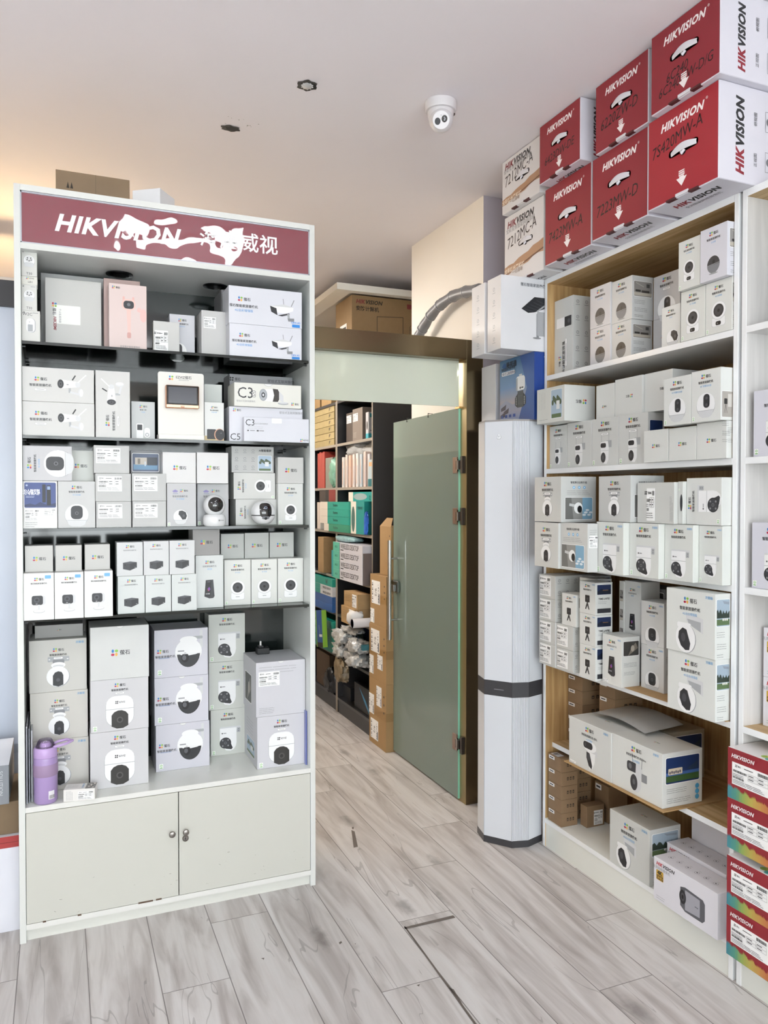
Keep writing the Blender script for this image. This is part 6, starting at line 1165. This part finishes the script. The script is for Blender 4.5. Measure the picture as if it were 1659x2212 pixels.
def S(front, lab, zb, X, x0, x1, yt, d=.2, name='stock_box', xs=None, ybot=None, **k):
    a = on(0, X, x0, yt); b_ = on(0, X, x1, yt); y0, y1 = a[1], b_[1]; mid_ = (y0 + y1) / 2; u_ = (4.4695, 5.1085) if mid_ < 5.129 else (5.1495, 5.7905)
    if name != 'keyboard_box' or X > 1.763: y0 = min(y0, u_[1]); y1 = max(y1, u_[0])
    zt = k.pop('zt', None) or a[2]
    if xs: d = on(1, y1, xs, yt)[0] - X
    o = box(name, y0 - y1 - .001, d, zt - zb - EPS, front=front, loc=(X, y0, zb), rz=-math.pi / 2, **k); tag(o, lab, k.get('cat', 'box') if 0 else 'box'); S.o = o; return zt
TAU = '#7c7068'; TEAL = '#1f9a88'
S(lambda f: None, 'dark taupe box with white label at the left on the top black shelf', C6, 1.84, 748, 761, 894, d=.085, base='#5e544e', stick=('front', .06, .66, .8, .26))
S(lambda f: (greek(f, f.w * .1, f.h * .28, f.w * .3, 5, f.h * .035, c='#d5cdc6'),), 'tall taupe box with white label on the top black shelf', C6, 1.84, 761.5, 783, 885, d=.085, base='#8d8077', stick=('front', .05, .62, .5, .24))
S(lambda f: f.text('HIKVISION', f.w * .3, f.h * .9, size=.02, c='#dddddd', bold=.03), 'black box behind the teal-footed box on the top black shelf', C6, 1.93, 789, 802, 884, d=.2, base='#222326', side=lambda f: f.text('HIKVISION', f.w * .4, f.h * .88, size=.035, c='#dddddd', bold=.03, shear=.25))
S(lambda f: (f.rect(0, 0, f.w, f.h * .2, '#3fa6b3'), f.ell(f.w * .5, f.h * .5, f.w * .25, f.h * .16, '#3a3231')), 'silver mouse box with a teal foot on the top black shelf', C6, 1.81, 790, 796, 891, xs=806, base='#c9c7c8', side=lambda f: (f.rect(0, 0, f.w, f.h * .2, '#3fa6b3'), f.rect(f.w * .3, f.h * .8, f.w * .5, f.h * .15, '#2f8f9c'), f.rect(f.w * .3, f.h * .3, f.w * .5, f.h * .02, INK)))
for i in range(6): S(lambda f: None, 'kraft keyboard box marked with a size, layer %s of the six-high flat stack' % ('one', 'two', 'three', 'four', 'five', 'six')[i], C6 + .0475 * i, 1.80, 660, 722, 900, d=.35, m=mat(('#a69468', '#b09d70')[i % 2], .7, noise=.08), zt=C6 + .0475 * (i + 1) - .002, name='flat_box') or None
for o in [o for o in bpy.data.objects if o.name.startswith('flat_box')]:
    m = MB(); W_ = max(v.co.x for v in o.data.vertices); g = Face(m, (0, 0, 0), (1, 0, 0), (0, 0, 1), W_, .05); g.text('18"', W_ - .10, .025, size=.026, c='#241d14', bold=.05); m.build('size_print', o)
# magazines and bags on shelf C5
bub, nt, b = nodes('bubble_film'); b.inputs['Base Color'].default_value = (.9, .9, .88, 1); b.inputs['Roughness'].default_value = .25; b.inputs['Alpha'].default_value = .62
vo = nt.nodes.new('ShaderNodeTexVoronoi'); vo.inputs['Scale'].default_value = 95; tc = nt.nodes.new('ShaderNodeTexCoord'); nt.links.new(tc.outputs['Object'], vo.inputs['Vector']); bp = nt.nodes.new('ShaderNodeBump'); bp.inputs['Strength'].default_value = .8; bp.inputs['Distance'].default_value = .004; nt.links.new(vo.outputs['Distance'], bp.inputs['Height']); nt.links.new(bp.outputs[0], b.inputs['Normal'])
def blob(name, lab, c, r, mt_, seed=0, seg=20, rough_=.16, cat='bag', flat=0):
    rnd = random.Random(seed); ph_ = [rnd.uniform(0, 6.28) for _ in range(8)]; vs = []; fs = []; n = 12
    for i in range(n + 1):
        th = math.pi * i / n
        for k in range(seg):
            p = 2 * math.pi * k / seg; q = 1 + rough_ * (math.sin(3 * p + ph_[0] + 2 * th) * .5 + math.sin(5 * p + ph_[1]) * math.sin(4 * th + ph_[2]) * .7 + .6 * math.sin(9 * p + ph_[3] + 7 * th))
            sx_, sy_, sz_ = math.sin(th) * math.cos(p), math.sin(th) * math.sin(p), math.cos(th)
            f_ = lambda v: math.copysign(abs(v) ** .7, v)
            vs.append((r[0] * q * f_(sx_), r[1] * q * f_(sy_), max(-r[2], r[2] * q * f_(sz_))))
    for i in range(n):
        for k in range(seg): fs.append([i * seg + k, (i + 1) * seg + k, (i + 1) * seg + (k + 1) % seg, i * seg + (k + 1) % seg])
    m = MB(); m.mesh(vs, fs, mt_, True); o = m.build(name, None, c); tag(o, lab, cat); return o
cols5 = ['#efe6dd', '#e9d9cf', '#d5d3d6', '#f0c9b0', '#ece3da', '#e6b9a6', '#f1ece4', '#c9d5da', '#f2e9e1', '#e9d2c6', '#dcd8da', '#f2e6da']
for i in range(12):
    ya_ = 5.10 - i * .046; c = cols5[i]
    o = box('sleeved_pack', .036, .16, .21 + .02 * math.sin(i * 2.2), base=c, loc=(1.82 + .01 * (i % 3), ya_, C5), rz=-math.pi / 2, front=(lambda f, c=c: (f.rect(f.w * .2, f.h * .1, f.w * .25, f.h * .75, '#e9b79d'), f.rect(f.w * .6, f.h * .05, f.w * .2, f.h * .6, '#9fb6c4')))); tag(o, 'pale upright pack in clear film standing on the second black shelf', 'pack', 'film-wrapped upright packs on the second black shelf')
blob('bubble_bag', 'crumpled clear bubble film over the upright packs, left part', (1.88, 4.93, C5 + .262), (.055, .15, .05), bub, 3); blob('bubble_bag', 'crumpled clear bubble film over the upright packs, right part', (1.90, 4.66, C5 + .245), (.05, .13, .04), bub, 5)
for i, (x0, x1, lab) in enumerate(((795, 806, 'teal-based clear box at the right end of the second black shelf'),)): S(lambda f: (f.rect(0, 0, f.w, f.h * .28, '#1d6a72'), f.rect(f.w * .2, f.h * .75, f.w * .6, f.h * .15, '#e6ab7d')), lab, C5, 1.80, x0, x1, 993, d=.1, base='#b9cbd1')
for i in range(3): S(None, 'long red box of the three standing on the farther black shelf', C5, 1.81, 670 + i * 9, 678.5 + i * 9, 983, d=.2, base='#b0463d', grp=None) if 0 else None
yy_ = 5.62
for i in range(4): o = box('red_box', .04, .18, .262 + .008 * (i % 2), base='#b5493f', loc=(1.81, yy_ - i * .042, C5), rz=-math.pi / 2); tag(o, 'long red box standing in the row on the farther black shelf', 'box', 'long red boxes on the farther black shelf')
o = box('grey_box', .16, .15, .22, base='#8e8f83', loc=(1.815, 5.445, C5), rz=-math.pi / 2, front=side_text); tag(o, 'grey box right of the long red boxes', 'box')
blob('green_bag', 'crumpled clear bag with green contents beside the grey box', (1.82, 5.19, C5 + .10), (.05, .05, .10), mat('#7fae96', .3, noise=.3), 9)
# shelf C4: teal boxes
def tealf(t='REDRAGON', cap=.25):
    def d(f):
        f.rect(0, 0, f.w * cap, f.h, '#ded2c4')
        if t: f.text('Rocturse', f.w * (cap + .28), f.h * .55, size=f.h * .5, c='#0d3f38', bold=.03)
    return d
z = C4
for i, lab in enumerate(('bottom', 'second', 'third', 'top')): z = S(tealf(cap=.27 if i else .2), lab + ' teal keyboard box of the flat stack crossing two black shelves', z, 1.762, 692 if i else 700, 754, 1100, d=.2, zt=z + .0515, base=TEAL if i else '#2f8a6e', name='keyboard_box')
S(lambda f: (f.rect(f.w * .6, 0, f.w * .4, f.h, '#7d2b28'), f.rect(f.w * .4, 0, f.w * .2, f.h, '#1c2023')), 'dark box with a red end lying on the teal stack', z, 1.79, 690, 727, 1070, d=.12, zt=z + .085, base='#3d3431', name='dark_box')
zz_ = S(lambda f: (f.rect(0, 0, f.w * .42, f.h, '#e6dccf'), f.ell(f.w * .21, f.h * .45, f.w * .13, f.h * .4, '#4a6660'), f.text('TEKING', f.w * .7, f.h * .8, size=f.w * .1, c='#0b3a36', bold=.03)), 'upright teal headset box in front on the third black shelf', C4, 1.775, 757, 787, 1083, d=.1, base='#1f8f8a')
S(lambda f: (f.ell(f.w * .5, f.h * .5, f.w * .28, f.h * .36, '#97a8a8'), f.rect(0, 0, f.w * .2, f.h, '#e6dccf'), f.text('2', f.w * .9, f.h * .4, size=f.h * .6, c='#0b3a36', bold=.05)), 'teal box lying across the top of the upright headset box', zz_, 1.80, 753, 805, 1063, d=.14, base='#1f9a94')
S(lambda f: None, 'red upright box beside the teal headset box', C4, 1.83, 794, 803, 1086, d=.1, base='#8e2526'); 
blob('blue_blister', 'blue blister packs hanging by the red upright box', (1.778, 4.53, C4 + .07), (.008, .03, .07), mat('#2a62c0', .3, noise=.4), 11, cat='pack')
for i in range(5): o = box('booklet', .012, .16, .20, base=('#efe6da', '#e9d5c4', '#f2ede6', '#e2c9b6', '#f0e8de')[i], loc=(1.80, 5.60 - .016 * i, C4), rz=-math.pi / 2); tag(o, 'pale booklet standing left of the teal stack', 'booklet', 'pale booklets left of the teal stack')
# shelf C3: WIRELESS DESKTOP
kf2 = mat('#a3845c', .75, noise=.08)
S(None, 'brown carton standing on end at the left of the fourth black shelf', C3, 1.768, 687, 699, 1159, xs=735, m=kf2, name='carton')
S(lambda f: None, 'thin teal box upright beside the wireless desktop stack', C3, 1.745, 712, 719.5, 1187, d=.12, base='#2b9aa0')
def wd(f): f.rect(0, 0, f.w * .24, f.h, '#59b39b'); f.text('MIXIE', f.w * .12, f.h * .5, size=f.h * .35, c='#2a6f60', bold=.02); f.rect(f.w * .235, 0, f.w * .012, f.h, INK); f.text('WIRELESS DESKTOP', f.w * .58, f.h * .64, width=f.w * .6, c='#26272b', bold=.01, sy=1.25); f.rect(f.w * .28, f.h * .18, f.w * .1, f.h * .1, INK)
z = C3
for lab in ('bottom', 'second', 'third', 'top'): z = S(wd, lab + ' white wireless desktop box of the four-high stack', z, 1.735, 719.5, 783, 1200, d=.16, zt=z + .0615, base='#d5d4dc', name='keyboard_box')
blob('wrapped_box', 'bubble-wrapped teal pack on the wireless desktop stack', (1.81, 4.93, z + .022), (.06, .19, .021), mat('#8fb3b6', .3, noise=.35, scale=60), 2, rough_=.05, cat='pack')
zq = S(lambda f: (f.ell(f.w * .45, f.h * .45, f.w * .22, f.h * .33, '#201c1c'), f.rect(f.w * .6, f.h * .82, f.w * .3, f.h * .12, '#5fb3a4')), 'grey mouse box standing in front of the wireless desktop stack', C3, 1.735, 784, 800, 1196, d=.08, base='#6f6562')
S(lambda f: f.rect(f.w * .2, f.h * .3, f.w * .5, f.h * .2, '#6fb3a4'), 'taupe box lying above the grey mouse box', zq, 1.90, 789, 806, 1177, d=.12, base='#665c59')
# shelf C2
cl = mat('#a98a60', .75, noise=.1)
def lines(f): greek(f, f.w * .1, f.h * .75, f.w * .4, 4, f.h * .12, c='#7d6340', th=.002)
z = S(lines, 'lower brown carton with white label on the fifth black shelf', C2, 1.70, 737, 765, 1306, xs=800, m=cl, name='carton', stick=('front', .62, .06, .3, .86)); z = S(lines, 'upper brown carton with white label on the fifth black shelf', z, 1.715, 743, 772.5, 1275, xs=800, m=cl, name='carton', stick=('front', .62, .06, .3, .86))
blob('paper_roll', 'white crumpled bag and roll in front of the brown cartons', (1.715, 4.562, C2 + .055), (.05, .045, .045), mat('#dcdcdc', .5), 4, rough_=.1); m = MB(); m.lathe([(.028, 0), (.03, .16)], mat('#cfcfd3', .3), 18, Matrix.Translation((1.66, 4.47, C2 + .034)) @ Matrix.Rotation(math.pi / 2, 4, 'Y'), cap=False); m.lathe([(0, .002), (.028, .002)], mat('#3a2a6a', .5), 18, Matrix.Translation((1.66, 4.47, C2 + .034)) @ Matrix.Rotation(math.pi / 2, 4, 'Y')); o = m.build('tape_roll', None); tag(o, 'silver roll with purple core beside the brown cartons', 'roll')
z = C2
for i, (c, t, hh_, lab) in enumerate((('#2a62a8', 'PHILIPS', .055, 'blue box at the foot of the farther low stack'), ('#2f5f9f', '', .055, 'blue box with a white sign, second in the farther low stack'), ('#d9dadb', 'WIRELESS DESKTOP', .035, 'lower white keyboard box of the farther low stack'), ('#d9dadb', 'WIRELESS DESKTOP', .035, 'upper white keyboard box of the farther low stack'), (TEAL, 'W', .055, 'teal keyboard box topping the farther low stack'))):
    z = S((lambda f, t=t: (f.rect(0, 0, f.w * .4, f.h, '#2f9a88') if t == 'WIRELESS DESKTOP' else None, f.text(t, f.w * .72, f.h * .5, width=f.w * (.4 if len(t) > 3 else .12), c=INK if t else INK, bold=.03) if t and t != 'PHILIPS' else None)), lab, z, 1.765, 676, 727, 1300, d=.22, zt=z + hh_, base=c, name='keyboard_box')
# shelf C1 / C0
S(lambda f: (f.rect(f.w * .25, 0, f.w * .05, f.h, '#e8c9c4'),), 'red box leaning at the back of the sixth black shelf', C1, 1.89, 744, 765, 1352, d=.1, base='#8e2a33', zt=C1 + .26)
S(lambda f: f.poly([(0, 0), (f.w, 0), (f.w * .4, f.h * .7), (0, f.h * .3)], '#274f8c'), 'blue box beside the red box on the sixth black shelf', C1, 1.89, 768, 785, 1365, d=.1, base='#1d2c4a', zt=C1 + .22)
for i, (dy, dz, rx, ry, rz_) in enumerate(((.24, .165, .065, .12, .045), (.0, .145, .055, .11, .04), (.27, .07, .065, .11, .045), (.03, .055, .065, .12, .045), (.12, .23, .055, .12, .02))):
    blob('bubble_bag', ('upper left', 'upper right', 'lower left', 'lower right', 'topmost')[i] + ' clump of clear bubble bags in the heap, sixth black shelf', (1.765 + .004 * i, 4.66 + dy, C1 + .0 + dz), (rx, ry, rz_), mat('#c9cbcb', .25, noise=.3, scale=45, coat=.5), 20 + i, 26, .22)
blob('brown_bag', 'brownish bag drooping below the bubble bags', (1.735, 4.88, C1 - .06), (.035, .09, .07), mat('#8b7b62', .35, noise=.35), 31, 18, .2)
S(None, 'small teal box poking out of the bubble bags', C1 + .155, 1.72, 783, 797, 1395, d=.06, base='#2f6a74', zt=C1 + .19)
z = C1
for i in range(4): z = S(tealf('R', .0), ('bottom', 'second', 'third', 'top')[i] + ' teal keyboard box standing low on the farther black shelf', z, 1.775, 660, 722, 1400, d=.22, zt=z + .055, base='#1f9a88', name='keyboard_box')
o = box('router_box', .14, .035, .26, base='#1f57a0', side=lambda f: f.rect(0, 0, f.w, f.h, '#86b83c'), left=lambda f: f.rect(0, 0, f.w, f.h, '#86b83c'), front=lambda f: (f.rect(0, 0, f.w, f.h * .13, '#1b2026'), f.rect(0, 0, f.w * .13, f.h, '#86b83c'), f.line(f.w * .6, f.h * .35, f.w * .5, f.h * .6, .004, '#eef1f4'), f.rr(f.w * .5, f.h * .28, f.w * .45, f.h * .07, .003, '#eef1f4')), loc=(1.70, 5.30, C1 + .03), rz=-math.pi / 2, rot=(math.radians(0), math.radians(-8), -math.pi / 2)); tag(o, 'blue and green router box leaning against the teal boxes', 'box')
S(None, 'dark brown carton on the lowest farther black shelf', C0, 1.80, 684, 712, 1432, d=.3, m=mat('#5a4838', .8), name='carton', zt=C0 + .25)
blob('black_bag', 'shiny black bag beside the dark brown carton', (1.80, 5.24, C0 + .09), (.05, .08, .085), mat('#26272a', .2, noise=.3), 41); 
S(None, 'dark flat box with a thin grey outline on the lowest nearer black shelf', C0, 1.83, 730, 757, 1485, d=.2, base='#26272b', zt=C0 + .09)
o = box('poster_roll', .3, .02, .17, base='#1b1e24', front=lambda f: f.poly([(f.w * .3, f.h * .9), (f.w * .7, f.h * .5), (f.w * .95, f.h * .1), (f.w * .9, f.h * .08), (f.w * .6, f.h * .45)], '#3f86b0'), loc=(1.81, 4.83, C0), rz=-math.pi / 2); tag(o, 'dark sleeve with a blue stripe on the lowest nearer black shelf', 'sleeve')
kc0 = mat('#c2a67c', .75, noise=.08, scale=5)
# loft boxes above the black shelving
def monitor(f):
    w, h = f.w, f.h; twotone(f, .03, h - .04, .036, '#7c2f30', '#2b2119'); f.text('安防计算机', .03, h - .085, size=.033, c='#2b2119', bold=.02, align='l'); f.text('Video', .43, h - .085, size=.035, c='#2b2119', align='l'); f.rect(.40, h - .06, .2, .032, '#7c2f30')
    x, y, ww, hh_ = .18, h - .34, .19, .21
    for a in ((x, y, x + ww, y), (x, y + hh_, x + ww, y + hh_ + .01), (x, y, x, y + hh_), (x + ww, y, x + ww, y + hh_ + .01)): f.line(*a, .004, '#3b2f24')
    for a in ((x + .24, y + .0, x + .24, y + .16), (x + .24, y + .16, x + .29, y + .2), (x + .24, y + .14, x + .4, y + .14)): f.line(*a, .003, '#5a4836')
LZ = 2.171; kl = mat('#8c7250', .75, noise=.05); o = box('carton', .95, .32, .668, m=kl, front=monitor, stick=None, loc=(BX, 4.82, LZ)); tag(o, 'large brown carton with a printed monitor above the doorway', 'carton')
m = MB(); f = Face(m, (0, .32, 0), (0, -1, 0), (0, 0, 1), .32, .668); f.rect(.09, .16, .13, .34, '#ecebe8'); f.rect(.1, .45, .11, .03, '#3a3a3a'); m.build('shipping_label', o)
for i, (y, c, lab) in enumerate(((5.30, '#a98b5f', 'brown carton behind the monitor carton above the doorway'), (5.56, '#9d8057', 'second brown carton behind the monitor carton above the doorway'))): o = box('carton', .6, .22, .44 - .05 * i, m=mat(c, .75, noise=.06), loc=(BX + .02, y, LZ)); tag(o, lab, 'carton')
o = box('red_box', .5, .2, .42, base='#8f3035', loc=(BX + .05, 5.95, LZ)); tag(o, 'dull red box far back above the doorway', 'box')
struct(simple('trim_10', None, 1.77, 2.9, 4.74, 4.80, 2.842, 2.885, mat('#e9e7df', .5))); struct(simple('trim_11', None, 1.66, 1.77, 4.74, 6.2, 2.842, 2.885, mat('#e9e7df', .5)))
struct(simple('trim_12', None, 1.77, 2.9, 4.80, 6.2, 2.86, 2.87, mat('#dedad0', .6)))
# wall of cartons across the aisle, seen mirrored in the glass door
for j in range(4):
    for i in range(4):
        o = box('carton', .40, .36, .46, m=kc0, loc=(.92, 4.98 + .41 * i, .001 + .4612 * j), rz=math.pi / 2, stick=[('front', .1 + .1 * ((i + j) % 3), .5, .16, .4, 2), ('front', .6, .15 + .1 * ((i * 2 + j) % 3), .14, .4, 2)]); tag(o, 'brown labelled carton in the wall of cartons mirrored in the glass door', 'carton', 'cartons across the stock room aisle')
# tube lamp seen under the transom
# ---- cartons stacked behind the glass door
kc = mat('#a5855b', .75, noise=.08, scale=5)
def cart(lab, zb, zt, x, y0, y1, d, sticks, tape=.45, **k):
    def fr(f): f.rect(0, f.h * tape, f.w, .05, mat('#977648', .5)) if tape else None
    def sd(f): (f.rect(0, f.h * tape, f.w, .05, mat('#8f7046', .5)) if tape else None)
    o = box('carton', y0 - y1, d, zt - zb - EPS, m=kc, front=lambda f: (fr(f), [f.rect(f.w * .86, f.h * (.55 + .12 * i), f.w * .05, f.h * .03, '#2b2119') for i in range(3)]), side=sd, loc=(x, y0, zb), rz=-math.pi / 2, stick=sticks, **k); tag(o, lab, 'carton')
cart('bottom brown carton of the stack beside the glass door', 0, .40, 1.762, 4.44, 4.175, .13, [('front', .1, .08, .45, .3, 2), ('front', .45, .62, .3, .3, 2), ('front', .0, .45, .3, .3, 2)])
cart('middle brown carton of the stack beside the glass door', .40, .73, 1.762, 4.44, 4.172, .13, [('front', .12, .5, .5, .42, 2), ('front', .02, .08, .25, .34, 2), ('front', .5, .22, .3, .26, 2)])
cart('upper brown carton of the stack beside the glass door', .73, 1.035, 1.765, 4.43, 4.175, .13, [('front', .1, .42, .52, .46, 2), ('front', .02, .03, .24, .28, 2)])
cart('tall open-topped brown carton on the stack beside the glass door', 1.036, 1.33, 1.80, 4.36, 4.19, .10, [], 0)
m = MB(); m.face([(0, 0, 0), (.168, 0, 0), (.15, .02, .05), (.06, .02, .05)], kc); m.face([(0, -.002, 0), (.06, .018, .05), (.15, .018, .05), (.168, -.002, 0)], kc); o2 = m.build('open_flap', bpy.data.objects[[o.name for o in bpy.data.objects if o.get('label', '').startswith('tall open-topped')][0]], (0, .003, .293))
# cartons seen blurred through the glass
for i, (y0, z0, z1, lab) in enumerate(((4.10, 0, .52, 'lowest'), (4.10, .52, .98, 'second'), (4.10, .98, 1.42, 'third'), (4.10, 1.42, 1.74, 'topmost'))):
    o = box('carton', .30, .07, z1 - z0 - EPS, m=mat('#d8c8a4', .75, noise=.06), loc=(1.838, y0, z0), rz=-math.pi / 2, stick=[('front', .15, .5, .12, .35, 2), ('front', .62, .2, .12, .55, 2)]); tag(o, lab + ' carton of the column seen through the glass door', 'carton')
